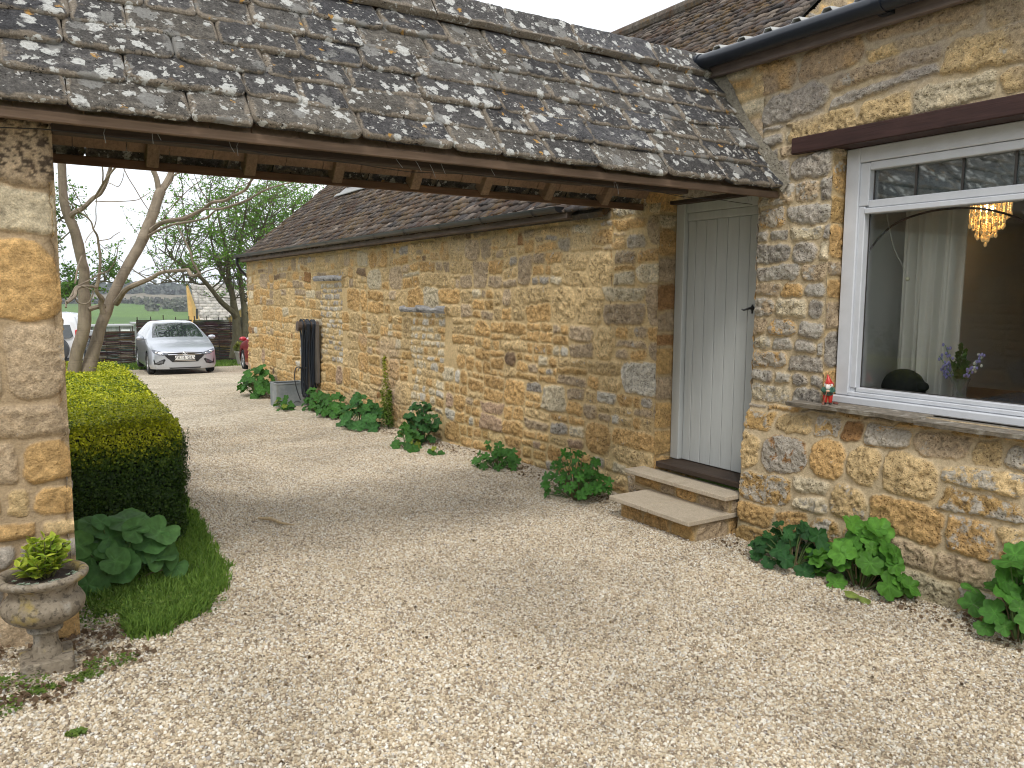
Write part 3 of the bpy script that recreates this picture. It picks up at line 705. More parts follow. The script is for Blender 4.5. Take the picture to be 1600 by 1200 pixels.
def rows(z0, z1, hs, ws, y0, y1, rg):
    z = z0
    while z < z1 - .02:
        hh = min(rg.uniform(*hs), z1 - z); u = YC - y1 - rg.uniform(0, ws[0] * .5)
        while u < YC - y0 - .02:
            ww = rg.uniform(*ws) * (1.3 if hh > sum(hs) / 2 else .9)
            if hh > .15 and rg.random() < .35:
                k = rg.uniform(.4, .6); rc.append((u, z + .3, u + ww, z + hh * k + .3)); rc.append((u, z + hh * k + .3, u + ww, z + hh + .3))
            else: rc.append((u, z + .3, min(u + ww, YC - y0), z + hh + .3))
            u += ww
        z += hh
rc = []
rows(-.3, .90, (.13, .25), (.15, .34), .3, YC, rgc)
rows(.90, 2.62, (.08, .14), (.11, .26), 2.93, YC, rgc)
rows(2.48, 2.62, (.12, .14), (.22, .36), .3, 3.2, rgc)
rows(2.62, 3.1, (.13, .20), (.25, .5), .3, YC, rgc)
rc = [r for r in rc if not (r[3] < 2.66 + .3 and r[1] > 2.40 + .3 and r[0] < .25 - .02 and False)]
def cot_post(U, V, H, Cc, Mk, L):
    y = YC - U; z = V - .3
    s = sst(.35, .0, z) * sst(.3, .6, fbm(U, V, 5, 91, 4)) * .45
    f = s[..., None]; Cc = Cc * (1 - f) + np.array((.13, .13, .06)) * f
    # raking mortar wash over the upper band of grey stones
    s = sst(2.5, 2.62, z) * sst(.42, .6, fbm(U, V, 3, 92, 4)) * .5
    f = s[..., None]; Cc = Cc * (1 - f) + np.array((.33, .29, .25)) * f; H = H * (1 - .4 * s)
    return H, Cc, Mk, L
stone_wall('front_wall', (XW, YC, -.3), (0, -1, 0), (-1, 0, 0), 3.2, 3.28, .0085, rc, cot_col, cot, M_STONE, seed=17,
           holes=((YC - 2.93, 1.232, YC - 1.0, 2.695),), amp=.017, rough=.015, gap=(.003, .010), warp=.022, mortar=(.52, .415, .265), post=cot_post,
           batter=lambda U, V: .075 * sst(1.26, .9, V) + .03 * np.clip(.9 - V, 0, 1), flush=.3)
# masonry above the door, behind the gateway roof, and the part right of the frame
rq = random.Random(9); stone_wall('front_wall', (XW, 4.9, 2.22), (0, -1, 0), (-1, 0, 0), 1.46, .76, .02, rubble(1.46, .76, rq), plain_col, cot, seed=12)
rq = random.Random(10); stone_wall('front_wall', (XW, .26, -.3), (0, -1, 0), (-1, 0, 0), 4.0, 3.28, .05, rubble(4.0, 3.28, rq), plain_col, cot, seed=13)
# window and door reveals
def jr(u, v, w, h, rg): return pick(rg, tan=3, gold=2.4, grey=1.2, ochre=1), rg.uniform(-.1, .4)
rr = []; z = 0; rv = random.Random(6)
while z < 1.5:
    hh = rv.uniform(.1, .24); rr.append((-.02, z, .2, z + hh)); z += hh
stone_wall('window_reveal', (XW - .004, 2.93, .93), (1, 0, 0), (0, -1, 0), .16, 1.46, .0085, rr, jr, cot, seed=14, amp=.008)
rr = []; z = 0
while z < 2.6:
    hh = rv.uniform(.1, .2); rr.append((-.02, z, .2, z + hh)); z += hh
stone_wall('door_reveal', (XW - .004, YC, -.2), (1, 0, 0), (0, 1, 0), .175, 2.5, .0125, rr, jr, cot, seed=15, amp=.008)
mb = MB(); mb.col = PAL['tan']
mb.box((4.03, -3.7, -.3), (4.16, .98, 3.0)); mb.box((4.03, .98, -.3), (4.16, YC - .01, .925)); mb.box((4.03, 2.94, .925), (4.16, YC - .01, 2.38)); mb.box((4.03, .98, 2.40), (4.22, 4.85, 3.0))
mb.build('wall_core', simple('wall_core', (.3, .24, .15), .95), cot)
# stained beam over the window
mb = MB(); mb.box((3.962, .6, 2.388), (4.165, 3.2, 2.482), bev=.006); beam = mb.build('window_lintel', M_BEAM, cot)
# slate sill pieces
mb = MB(); rs = random.Random(3); y = 3.09
for (ya, yb, dz) in ((3.10, 2.86, .0), (2.86, 2.30, .004), (2.30, 1.66, -.006), (1.66, 1.0, .008)):
    n = 14; nx = 5; vs = []; fs = []
    for k in range(2):
        for i in range(n + 1):
            for j in range(nx + 1):
                yy = ya + (yb - ya) * i / n; f = j / nx; ex = 3.872 + .02 * float(vn(yy, 1, 9, 4)) + .008 * float(vn(yy, 3, 30, 4))
                x = ex + (4.11 - ex) * f; zz = .932 + dz + .004 * (float(fbm(x, yy, 20, 8)) - .5) + .006 * f
                if k: zz -= .026 - .006 * (float(vn(yy, 2, 25, 7))); x = x + .008 * (1 - f)
                vs.append((x, yy, zz))
    m = (n + 1) * (nx + 1)
    for i in range(n):
        for j in range(nx):
            a = i * (nx + 1) + j; fs.append((a, a + 1, a + nx + 2, a + nx + 1)); fs.append((m + a, m + a + nx + 1, m + a + nx + 2, m + a + 1))
        a = i * (nx + 1); fs.append((a, a + nx + 1, m + a + nx + 1, m + a))
    for j in range(nx): fs.append((j, m + j, m + j + 1, j + 1)); a = n * (nx + 1) + j; fs.append((a, a + 1, m + a + 1, m + a))
    mb.add(vs, fs, (.20, .175, .14))
t = NT('riven_slate'); c = t.mix(1.0, t.attr('col'), t.ramp(t.noise(30, 7, rough=.7), [(.3, .6), (.7, 1.5)]), 'MULTIPLY'); c = t.mix(t.ramp(t.noise(14, 5), [(.56, 0), (.64, .7)]), c, (.42, .40, .35))
mb.build('slate_sill', t.fin(c, .9, t.bump(t.noise(30, 7, t.pos((1, .4, 3))), .8, .01), 0, .2), cot)
# window frame
wf = MB(); X0, X1 = 4.095, 4.175
wf.box((X0, 2.795 + .035, .985), (X1, 2.915, 2.385), bev=.004)                     # outer jamb
wf.box((X0 + .012, 2.790, 1.03), (X1, 2.832, 2.058), bev=.004)
wf.box((X0 + .012, 2.772, 2.062), (X1, 2.832, 2.30), bev=.004)
wf.box((X0 - .03, 1.0, .938), (X1, 2.915, .982), bev=.006); wf.box((X0 - .004, 1.0, .984), (X1, 2.829, 1.008), bev=.004); wf.box((X0 + .012, 1.0, 1.009), (X1, 2.789, 1.034), bev=.004)
wf.box((X0 + .004, 1.0, 2.018), (X1, 2.789, 2.048), bev=.004); wf.box((X0 + .012, 1.0, 2.050), (X1, 2.771, 2.092), bev=.004)
wf.box((X0 + .012, 1.0, 2.258), (X1, 2.771, 2.302), bev=.004); wf.box((X0, 1.0, 2.304), (X1, 2.829, 2.386), bev=.004)
wf.box((X0 + .002, 1.0, .984), (X1, 1.1, 2.386), bev=.004)
wf.box((X0 + .02, 2.80, .99), (X1, 2.84, 2.38)); wf.box((X0 + .03, 1.02, 2.03), (X1 - .01, 2.80, 2.07)); wf.box((X0 + .03, 1.02, .975), (X1 - .01, 2.80, 1.02)); fr = wf.build('window_frame', M_WHITE, cot)
tag(fr, 'white painted window frame with a row of small leaded lights on top')
g = MB(); g.box((4.150, 1.09, 1.02), (4.156, 2.80, 2.03)); g.build('window_pane', m_glass('pane_glass', .045, (.985, .995, .99)), fr)
g = MB(); g.box((4.150, 1.09, 2.08), (4.156, 2.79, 2.27)); g.build('top_light', m_glass('top_glass', .26, (.75, .8, .8), .03), fr)
g = MB()
for yy in (2.522, 2.274, 2.021, 1.77, 1.52, 1.27): g.box((4.142, yy - .006, 2.09), (4.149, yy + .006, 2.262))
g.box((4.149, 2.765, 2.09), (4.153, 2.772, 2.262)); g.box((4.149, 1.1, 2.092), (4.153, 2.772, 2.097)); g.box((4.149, 2.785, 1.034), (4.155, 2.790, 2.018)); g.box((4.149, 1.1, 1.034), (4.155, 2.79, 1.040)); g.build('lead_strip', simple('lead', (.05, .045, .04), .6), fr)
# door
dr = MB(); xd = 4.165; y = 3.462; i = 0
ws = [.098, .10, .096, .10, .098, .10, .098, .078]
for w_ in ws:
    dr.box((xd, y + .002, .352), (xd + .03, y + w_ - .002, 2.085), bev=.0035); y += w_
dr.box((xd - .006, 3.46, 2.087), (xd + .03, 4.232, 2.142), bev=.004); dr.box((xd + .012, 3.46, .35), (xd + .04, 4.232, 2.14))
door = dr.build('door', M_DOOR, cot); tag(door, 'tall grey-green plank door with a small black latch')
h = MB(); h.tube([(xd - .004, 3.615, 1.475), (xd - .03, 3.615, 1.475), (xd - .042, 3.625, 1.47), (xd - .04, 3.655, 1.462), (xd - .036, 3.675, 1.468)], [.008, .008, .007, .006, .004], 8); h.lathe([(0, 0), (.016, 0), (.016, .006), (0, .006)], 12, (xd - .006, 3.615, 1.475), Matrix.Rotation(R_(90), 4, 'Y')); h.box((xd - .004, 3.61, 1.44), (xd, 3.622, 1.50)); h.build('handle', M_BLACK, door, True)
f = MB(); f.box((xd - .035, 4.234, .35), (xd + .05, 4.318, 2.21), bev=.005); f.box((xd - .02, 3.455, 2.144), (xd + .05, 4.232, 2.212), bev=.005); 
lt = MB(); lt.box((xd - .10, 3.452, 2.206), (xd + .05, 4.33, 2.30)); lt.build('door_void_strip', M_OAK_D, cot)  # dark strip standing in for the shaded void over the door
f.build('door_frame', M_DOOR, cot)
f = MB(); f.box((3.962, 3.458, .306), (4.20, 4.292, .347), bev=.006); f.build('threshold', m_wood('threshold_wood', (.05, .034, .024), .3, .6, axis=1), cot)
# fascia, gutter, profiled sheets
f = MB(); f.box((3.93, -3.6, 2.962), (3.972, 3.86, 3.075), bev=.004); f.build('fascia', m_wood('fascia_board', (.165, .13, .115), .3, .7, axis=1), cot)
t = simple('black_gutter', (.010, .014, .022), .3)
gg = MB(); gg.tube([(3.868, 3.97, 3.052), (3.868, 3.0, 3.05), (3.868, -3.6, 3.05)], .055, 18, sq=.85)
for yy in (3.9, 2.62, 1.35): gg.tube([(3.868, yy, 3.052), (3.868, yy - .05, 3.052)], .063, 18, sq=.85); gg.box((3.89, yy - .06, 3.0), (3.93, yy + .01, 3.03))
gg.build('gutter', t, cot, True)
sh = []; y = 4.86; prof = []
while y > -3.6:
    prof += [(y, 3.085), (y - .10, 3.085), (y - .125, 3.122), (y - .165, 3.122), (y - .19, 3.085)]; y -= .2
nV = len(prof); V = []
for (x, dz) in ((3.855, 0), (8.2, .45)):
    for e in (0, -.006):
        V += [(x, yy, zz + dz + e) for yy, zz in prof]
Fq = []
for i in range(nV - 1): Fq += [(i, i + 1, 2*nV + i + 1, 2*nV + i), (nV + i, 3*nV + i, 3*nV + i + 1, nV + i + 1), (i, nV + i, nV + i + 1, i + 1)]
link('sheet_roof', mesh_np('sheet_roof', V, Fq), simple('profiled_sheet', (.42, .42, .40), .6, .1, .2, 8), cot)
# cement fillet where the gateway roof meets the wall
nu, nv = 90, 7; U, T = np.meshgrid(np.linspace(0, 1, nu), np.linspace(0, 1, nv), indexing='ij')
yb = 3.245 + .62 * U; zb = 2.175 + .82 * U
wv = (fbm(U * 3, T * .3, 5, 3) - .5) * .03
y = yb - (.045 + .02 * np.sin(U * 9)) * T * .8; z = zb + .055 * T * (1) + wv * T; x = 3.955 + .03 * T + (fbm(U, T, 20, 4) - .5) * .008
me = mesh_np('cement_fillet', np.stack([x, y, z], -1), grid_faces(nu, nv), {'col': np.tile((.25, .225, .175), (nu * nv, 1)), 'mask': np.ones(nu * nv), 'lich': np.full(nu * nv, .1)})
link('cement_fillet', me, M_STONE, cot, True)
# room behind the glass
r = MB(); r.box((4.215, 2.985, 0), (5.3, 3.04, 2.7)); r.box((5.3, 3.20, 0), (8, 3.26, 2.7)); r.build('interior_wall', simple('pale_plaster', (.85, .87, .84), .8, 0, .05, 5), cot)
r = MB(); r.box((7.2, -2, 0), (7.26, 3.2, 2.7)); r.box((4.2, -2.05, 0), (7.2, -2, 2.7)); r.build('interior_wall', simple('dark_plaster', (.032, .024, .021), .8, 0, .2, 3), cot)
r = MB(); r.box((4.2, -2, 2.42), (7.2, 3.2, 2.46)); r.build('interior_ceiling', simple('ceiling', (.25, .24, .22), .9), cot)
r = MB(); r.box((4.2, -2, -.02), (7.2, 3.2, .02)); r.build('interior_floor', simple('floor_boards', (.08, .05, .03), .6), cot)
r = MB(); r.box((4.180, 1.0, .96), (4.21, 2.93, 1.002)); r.build('window_board', simple('window_board', (.05, .035, .03), .4), cot)
# --- steps
st = thing('stone_steps', 'two low stone steps with pale slabs leading up to the door', 'steps', (3.8, 3.9, 0))
def stepcol(u, v, w, h, rg): return pick(rg, gold=3, tan=3, ochre=1.6, grey=.6), rg.uniform(-.2, .2)
def srows(w, hs, rg):
    o = []; u = 0
    while u < w: ww = rg.uniform(.14, .3); o.append((u, 0, min(u + ww, w), hs)); u += ww
    return o
rg5 = random.Random(5)
for k, (nm, org, ud, nd_, w, h) in enumerate((('riser', (3.60, 4.24, -.06), (0, -1, 0), (-1, 0, 0), .73, .183), ('riser', (3.60, 3.512, -.06), (1, 0, 0), (0, -1, 0), .42, .183),
      ('riser', (3.885, 4.43, .150), (0, -1, 0), (-1, 0, 0), .94, .098), ('riser', (3.885, 3.492, .150), (1, 0, 0), (0, -1, 0), .14, .098))):
    stone_wall(nm, org, ud, nd_, w, h, .0085, srows(w, h, rg5), stepcol, st, seed=40 + k, amp=.009, gap=(.003, .008), warp=.01)
mb = MB(); mb.col = PAL['tan']; mb.box((3.625, 3.53, -.1), (4.0, 4.22, .12)); mb.box((3.90, 3.51, .12), (4.05, 4.42, .245)); mb.build('step_core', M_COL, st)
t = NT('pale_paving'); c = t.mix(1.0, (.50, .425, .32), t.ramp(t.noise(120, 4, rough=.7), [(.3, .7), (.7, 1.2)]), 'MULTIPLY'); c = t.mix(t.ramp(t.noise(7, 5), [(.5, 0), (.7, .5)]), c, (.34, .28, .2))
M_PAVE = t.fin(c, .9, t.bump(t.noise(90, 6, rough=.7), .6, .006), 0, .25)
mb = MB()
for (a, b) in ((3.482, 3.86), (3.866, 3.93), (3.936, 4.262)): mb.box((3.505, a, .122), (4.01, b, .153), bev=.004)
mb.build('slab', M_PAVE, st)
mb = MB()
for (a, b) in ((3.462, 3.93), (3.936, 4.45)): mb.box((3.805, a, .247), (4.01 if a < 3.5 else 4.01, b, .278), bev=.004)
mb.build('slab', M_PAVE, st)
# ------------------------------------------------------------------ gateway
gt = thing('gateway_roof', 'lichened stone slate roof on timber spanning the gateway', 'gateway roof', (1.9, 3.93, 2.2))
GY, GZ = 3.275, 2.195; sl = (3.90 - 3.28, 3.02 - 2.21); L_ = math.hypot(*sl); gc, gs = sl[0] / L_, sl[1] / L_
X0g, X1g = -1.4, 3.985
gpal = [(.060, .057, .055), (.048, .046, .046), (.075, .070, .064), (.085, .077, .066), (.055, .054, .056)]
gw = lambda s: .345 - .09 * s
slate_roof('slates', (X0g, GY, GZ), (1, 0, 0), (0, gc, gs), (0, -gs, gc), X1g - X0g, .94, lambda s: .155, gw, .022, gt, M_SLATE, gpal, 33, res=(26, 14), jit=.007, headlap=1.35)
slate_roof('slates', (X1g, 4.595, GZ), (-1, 0, 0), (0, -gc, gs), (0, gs, gc), X1g - X0g, .94, lambda s: .155, gw, .025, gt, M_SLATE, gpal, 34, res=(8, 5), jit=.009, headlap=1.35)
# ridge stones
rg = random.Random(8); x = X0g; Vs = []; Fs = []; Cs = []; Ms = []; nb = 0
yr, zr = GY + .66, GZ + L_ * gs / 1 + .0
apex = np.array([0, (GY + 4.595) / 2, GZ + ((4.595 - GY) / 2) * gs / gc + .02])
while x < X1g - .02:
    l = min(rg.uniform(.42, .8), X1g - x); nu = 34; prof = []
    d1 = np.array([0, -gc, -gs]); n1 = np.array([0, -gs, gc]); d2 = np.array([0, gc, -gs]); n2 = np.array([0, gs, gc])
    P = []
    base = apex.copy()
    side = .150
    for q in np.linspace(side, .03, 8): P.append((base + d1 * q + n1 * .045, q, n1, min(1, (side - q) / .04)))
    for a in np.linspace(-.8, .8, 5): P.append((base + np.array([0, math.sin(a) * .05, math.cos(a) * .045 + .012]), 0, np.array([0, math.sin(a), math.cos(a)]), 1))
    for q in np.linspace(.03, side, 8): P.append((base + d2 * q + n2 * .045, q, n2, min(1, (side - q) / .04)))
    P = [(base + d1 * (side - .004) + n1 * .004, side, n1, 0)] + P + [(base + d2 * (side - .004) + n2 * .004, side, n2, 0)]
    col = np.array(rg.choice(gpal)) * rg.uniform(1.0, 1.35); tz = rg.uniform(-.006, .008)
    for i in range(nu):
        f = i / (nu - 1); xx = x + .002 + (l - .004) * f; e = min(f, 1 - f) * l
        for (p, q, n_, m_) in P:
            k = (float(fbm(xx, q + p[1], 13, 6)) - .5) * .014 - .010 * max(0, 1 - e / .015) + tz
            v = p + n_ * k; v = v + np.array([0, 0, 0]); v[0] = xx; Vs.append(v); Cs.append(col); Ms.append(min(m_, min(1, e / .03)))
    Fs.append(grid_faces(nu, len(P))[:, ::-1] + nb); nb += nu * len(P); x += l
me = mesh_np('ridge_stones', np.array(Vs), np.vstack(Fs), {'col': np.array(Cs), 'mask': np.array(Ms)}); link('ridge_stones', me, M_SLATE, gt, True)
# timbers
b = MB(); b.box((X0g, 3.298, 2.148), (3.99, 3.325, 2.186), bev=.003); b.build('eaves_board', m_wood('eaves_board', (.155, .105, .072), .3, .85), gt)
b = MB(); b.box((.166, 3.40, 2.134), (2.62, 3.48, 2.20), bev=.006); b.box((2.62, 3.405, 2.139), (3.35, 3.475, 2.20), bev=.006); b.build('front_beam', M_OAK_D, gt)
b = MB(); b.box((X0g, 4.515, 2.178), (3.99, 4.537, 2.222), bev=.003); b.build('rear_board', m_wood('rear_board', (.15, .088, .055), .3, .8), gt)
off = .035
def rafter(x, side):
    mb = MB(); ang = math.atan2(gs, gc)
    if side > 0: Mx = Matrix.Translation((x, 4.60, GZ - .02)) @ Matrix.Rotation(math.pi - ang, 4, 'X')
    else: Mx = Matrix.Translation((x, 3.36, GZ + .02)) @ Matrix.Rotation(ang, 4, 'X')
    if side > 0: mb.box((-.03, .085, .0), (.03, L_ - .03, .095), Mx, .004)
    else: mb.box((-.03, .0, -.09), (.03, L_ - .12, -.01), Mx, .004)
    mb.build('rafter', M_OAKR, gt)
M_OAKR = m_wood('rafter_timber', (.25, .175, .12), .3, .8, axis=1)
for x in (-.32, .17, .655, 1.14, 1.63, 2.12, 2.61, 3.10, 3.59): rafter(x, 1); rafter(x, -1)
# sheathing boards under both slopes
b = MB(); rs = random.Random(2)
def sheath(y0, sgn, dz=0):
    x = X0g
    while x < 3.98:
        w_ = min(rs.uniform(.16, .24), 3.98 - x); o = rs.uniform(0, .003)
        p = [(x, y0, GZ - .015 - o + dz), (x + w_ - .004, y0, GZ - .015 - o + dz), (x + w_ - .004, y0 + sgn * gc * (L_ - dz), GZ - .015 + gs * (L_ - dz) - o + dz), (x, y0 + sgn * gc * (L_ - dz), GZ - .015 + gs * (L_ - dz) - o + dz)]
        b.poly(p, .015, (0, 0, 1), None); x += w_
sheath(3.33, 1); sheath(4.475, -1, .078); b.build('sheathing', m_wood('sheathing_boards', (.26, .175, .12), .25, .85, axis=1), gt)
b = MB(); rs = random.Random(12)
for k in range(15):
    x = rs.uniform(.3, 3.9); y = 3.39; z = rs.uniform(2.15, 2.18); a = rs.uniform(-.5, .5)
    b.tube([(x, y, z), (x + .03 * a, y - .01, z - .02), (x + .05 * a + .01, y - .015, z - .04 - rs.random() * .02)], .0014, 5, (.3, .3, .3))
x = -.1; pts = []
while x < 3.9: pts.append((x, 3.385, 2.125 + .012 * math.sin(x * 3) + .005 * math.sin(x * 11))); x += .12
b.tube(pts, .002, 5, (.02, .02, .02)); b.build('fairy_lights', M_COL, gt)
for (x0, z0, dx, dz) in ((.30, 2.112, .09, .006), (1.9, 2.12, .16, .03), (3.15, 2.12, .12, .012)):
    pass
# stone pier
pr = thing('gate_pier', 'square honey stone pier carrying the left end of the gateway roof', 'stone pier', (-.4, 3.9, .2))
pc = {}
PR = []
def pz(v): return 2.17 - (v - 190) * .0024
def pxx(u): return -.085 + u * .00265
def prow(v0, v1, cuts, cols, l):
    for k in range(len(cuts) - 1):
        r = (pxx(cuts[k]) + .95, pz(v1), pxx(cuts[k + 1]) + .95, pz(v0)); PR.append(r); pc[(round((r[0] + r[2]) / 2, 4), round((r[1] + r[3]) / 2, 4))] = (PAL[cols[k]], l[k])
prow(186, 292, [-140, -40, 97], ['tan', 'tan'], [.1, -.1]); prow(292, 364, [-120, -30, 19, 99], ['gold', 'tan', 'cream'], [0, 0, .0]); prow(364, 494, [-130, -50, 100], ['gold', 'gold'], [0, -.2])
prow(494, 617, [-110, -60, 20, 101], ['tan', 'cream', 'tan'], [0, .1, .05]); prow(617, 675, [-90, -30, 102], ['gold', 'tan'], [0, .1]); prow(675, 745, [-120, -20, 30, 103], ['pale', 'tan', 'gold'], [0, 0, -.2]); prow(745, 800, [-100, 8, 42, 104], ['gold', 'pale', 'gold'], [0, 0, -.2])
prow(800, 835, [-120, -10, 50, 105], ['grey', 'gold', 'pale'], [.3, 0, 0]); prow(835, 875, [-100, 20, 106], ['grey', 'grey'], [.5, .5]); prow(875, 950, [-120, 5, 107], ['dgrey', 'grey'], [.4, .3]); prow(950, 1080, [-120, -20, 60, 108], ['grey', 'tan', 'gold'], [.4, .2, 0])
def pier_col(u, v, w, h, rg):
    k = (round(u, 4), round(v, 4)); return pc.get(k, (PAL['gold'], 0))
def pier_post(U, V, H, Cc, Mk, L):
    s = sst(.52, .58, fbm(U * 1.0 + V * .4, V * 1.5, 60, 66, 5)) * sst(1.93, 1.99, V) * .85
    f = s[..., None]; Cc = Cc * (1 - f) + np.array((.045, .03, .022)) * f
    return H, Cc, Mk, L
stone_wall('pier_face', (-.95, 3.42, .0), (1, 0, 0), (0, -1, 0), 1.117, 2.17, .007, PR, pier_col, pr, M_ASHLAR, seed=71, amp=.016, rough=.006, gap=(.007, .012), warp=.012, mortar=(.40, .30, .185), flush=.05, post=pier_post,
           batter=lambda U, V: -.02 * sst(1.06, 1.117, U))
rq = random.Random(14); stone_wall('pier_face', (.158, 3.425, .0), (0, 1, 0), (1, 0, 0), 1.05, 2.17, .012, rubble(1.05, 2.17, rq), plain_col, pr, seed=16, amp=.012, batter=lambda U, V: -.014 * sst(.05, 0, U))
rq = random.Random(15); stone_wall('pier_face', (-.95, 4.475, .0), (1, 0, 0), (0, 1, 0), 1.11, 2.17, .03, rubble(1.11, 2.17, rq), plain_col, pr, seed=18)
mb = MB(); mb.col = PAL['gold']; mb.box((-.95, 3.45, 0), (.14, 4.45, 2.16)); mb.build('pier_core', M_COL, pr)
# ------------------------------------------------------------------ foliage helpers
def quat_basis(n, spin):
    "numpy: orthonormal frames from normals n (k,3) and spin angles"
    n = n / np.linalg.norm(n, axis=1, keepdims=True); ref = np.where(np.abs(n[:, 2:3]) < .9, np.array([[0, 0, 1.]]), np.array([[1., 0, 0]]))
    a = np.cross(n, ref); a /= np.linalg.norm(a, axis=1, keepdims=True); b = np.cross(n, a)
    c, s = np.cos(spin)[:, None], np.sin(spin)[:, None]; return a * c + b * s, -a * s + b * c, n
def leaf_cloud(name, P, Nn, size, col, mat, parent, seed=0, ratio=.55, fold=.25):
    "many small pointed leaves: 6 vertices, 4 triangles-as-quads"
    rg = np.random.RandomState(seed); k = len(P); a, b, n = quat_basis(Nn, rg.uniform(0, 6.28, k))
    size = size[:, None]; w = size * ratio * .5; f = n * size * fold
    base = P - a * size * .5; tip = P + a * size * .5 - f * .6; l = P - b * w + f * .5 - a * size * .06; r = P + b * w + f * .5 - a * size * .06; 
    V = np.stack([base, r, tip, l], 1).reshape(-1, 3); F = (np.arange(k) * 4)[:, None] + np.array([[0, 1, 2, 3]])
    me = mesh_np(name, V, F, {'col': np.repeat(col, 4, 0)}); return link(name, me, mat, parent, False)
def mallow_leaf(size, rg, lobes=7, cup=.12, nr=4, nt_=60, scal=.13, notch=.55, pal=((.045, .135, .022), (.06, .17, .03))):
    "round lobed leaf with pale veins, in local xy with the petiole at the origin"
    th = np.linspace(-math.pi, math.pi, nt_, endpoint=False); lob = np.abs(np.cos(th * lobes / 2.0)) ** .75 + .10 * np.cos(th * lobes * 4)
    r = size * (1 - scal + scal * lob) * (1 + .03 * np.array([rg.uniform(-1, 1) for _ in th]))
    d = np.abs(np.abs(th) - math.pi); r = r * (1 - notch * np.exp(-(d / .28) ** 2))
    V = [(0, 0, 0)]; Cc = []; c0 = np.array(pal[0]); c1 = np.array(pal[1]); t_ = rg.random(); cb = c0 * t_ + c1 * (1 - t_); cb = cb * rg.uniform(.8, 1.2)
    Cc.append(cb * 1.5); ph = rg.uniform(0, 6)
    for k in range(1, nr + 1):
        f = k / nr
        for i, a in enumerate(th):
            rr = r[i] * f; vein = abs(math.cos(a * lobes / 2.0)) ** 10
            z = size * (cup * f * f * (1 if True else 0) - .05 * vein * (1 - f) + .07 * math.sin(a * lobes / 2.0 * 2 + ph) * f * f + .05 * math.sin(3 * a + ph) * f)
            V.append((rr * math.cos(a), rr * math.sin(a), z)); Cc.append(cb * (1 + .35 * vein * (1.1 - f)))
    F = [(0, 1 + i, 1 + (i + 1) % nt_) for i in range(nt_)]; 
    for k in range(nr - 1):
        b = 1 + k * nt_; F += [(b + i, b + nt_ + i, b + nt_ + (i + 1) % nt_, b + (i + 1) % nt_) for i in range(nt_)]
    return V, F, Cc
def plant(name, label, x, y, spread, height, n, lsize, seed, cat='plant', group=None, lobes=6, wall=0.0, pal=((.040, .115, .020), (.055, .16, .028)), z0=None, yellow=0, lean=(0, 0), face=(-.5, -.6, .75), scal=.14, shape=1.0, veins=True):
    rg = random.Random(seed); z0 = gzf(x, y) if z0 is None else z0
    root = thing(name, label, cat, (x, y, z0), group); L = MB(); T = MB()
    for i in range(n):
        q = rg.uniform(0, 2 * math.pi); rr = math.sqrt(rg.random()); 
        px_, py_ = x + math.cos(q) * rr * spread[0] + lean[0], y + math.sin(q) * rr * spread[1] + lean[1]
        if wall: px_ = min(px_, wall - .03)
        hz = height * (1 - .65 * rr ** 1.8 * shape) * (rg.uniform(.5, 1.12) if i % 3 else rg.uniform(.15, .6)); s = lsize * rg.uniform(.65, 1.2) * (.8 if i % 4 == 0 else 1)
        pal_ = pal
        if rg.random() < yellow: pal_ = ((.20, .22, .03), (.13, .20, .03))
        V, F, Cc = mallow_leaf(s, rg, lobes, rg.uniform(-.12, .2), pal=pal_, scal=scal * 1.7)
        out = Vector((px_ - x, py_ - y, 0)); f = Vector(face)
        nrm = (f.normalized() * .8 + out * 2.2 + Vector((rg.uniform(-.6, .6), rg.uniform(-.6, .6), rg.uniform(-.1, .6)))).normalized()
        M = nrm.to_track_quat('Z', 'Y').to_matrix().to_4x4() @ Matrix.Rotation(rg.uniform(0, 6.28), 4, 'Z'); P = Vector((px_, py_, z0 + hz))
        b = len(L.v); L.v += [tuple(M @ Vector(v) + P) for v in V]; L.f += [tuple(b + k for k in f_) for f_ in F]; L.c += [tuple(c) for c in Cc]
        bx, by = x + (px_ - x) * .2, y + (py_ - y) * .2
        T.tube([(bx, by, z0 - .01), (bx + (px_ - bx) * .45, by + (py_ - by) * .45, z0 + hz * .62), P], [.0045, .0035, .0025], 6, (.09, .15, .04) if rg.random() < .7 else (.16, .12, .06))
    L.build('foliage', M_LEAF, root, True); T.build('stems', M_COL, root, True); return root
# mallows along the cottage wall (near) and the barn wall
G_CW = 'mallow plants self-seeded along the wall foot'
plant('mallow_plant', 'dark green mallow beside the steps end, left one under the window', 3.76, 2.90, (.20, .22), .28, 50, .056, 3, wall=3.93, group=G_CW, lobes=6, pal=((.022, .075, .022), (.035, .11, .028)))
plant('mallow_plant', 'large bright green mallow under the gnome end of the window sill', 3.80, 2.50, (.14, .29), .36, 62, .072, 4, wall=3.93, group=G_CW, lobes=6, pal=((.06, .17, .022), (.10, .25, .035)), yellow=.02)
plant('mallow_plant', 'big-leaved green mallow at the right edge of the photo', 3.82, 1.70, (.16, .26), .40, 48, .074, 6, wall=3.93, group=G_CW, lobes=6, pal=((.05, .15, .022), (.08, .21, .035)))
plant('mallow_plant', 'bushy lobed green plant against the left end of the steps', 3.62, 4.78, (.25, .29), .37, 95, .048, 7, wall=3.93, group=G_CW, lobes=5, scal=.3, pal=((.045, .14, .022), (.06, .18, .03)))
plant('mallow_plant', 'small green plant alone at the wall between the steps and the pale blocked opening', 3.66, 6.05, (.19, .22), .24, 40, .045, 8, wall=3.9, group=G_CW, lobes=5, scal=.28)
plant('mallow_plant', 'tall rounded dark mallow beneath the nearer grey lintel', 3.74, 7.75, (.17, .22), .42, 60, .060, 9, wall=3.92, group=G_CW, pal=((.03, .095, .026), (.04, .12, .03)), shape=.5)
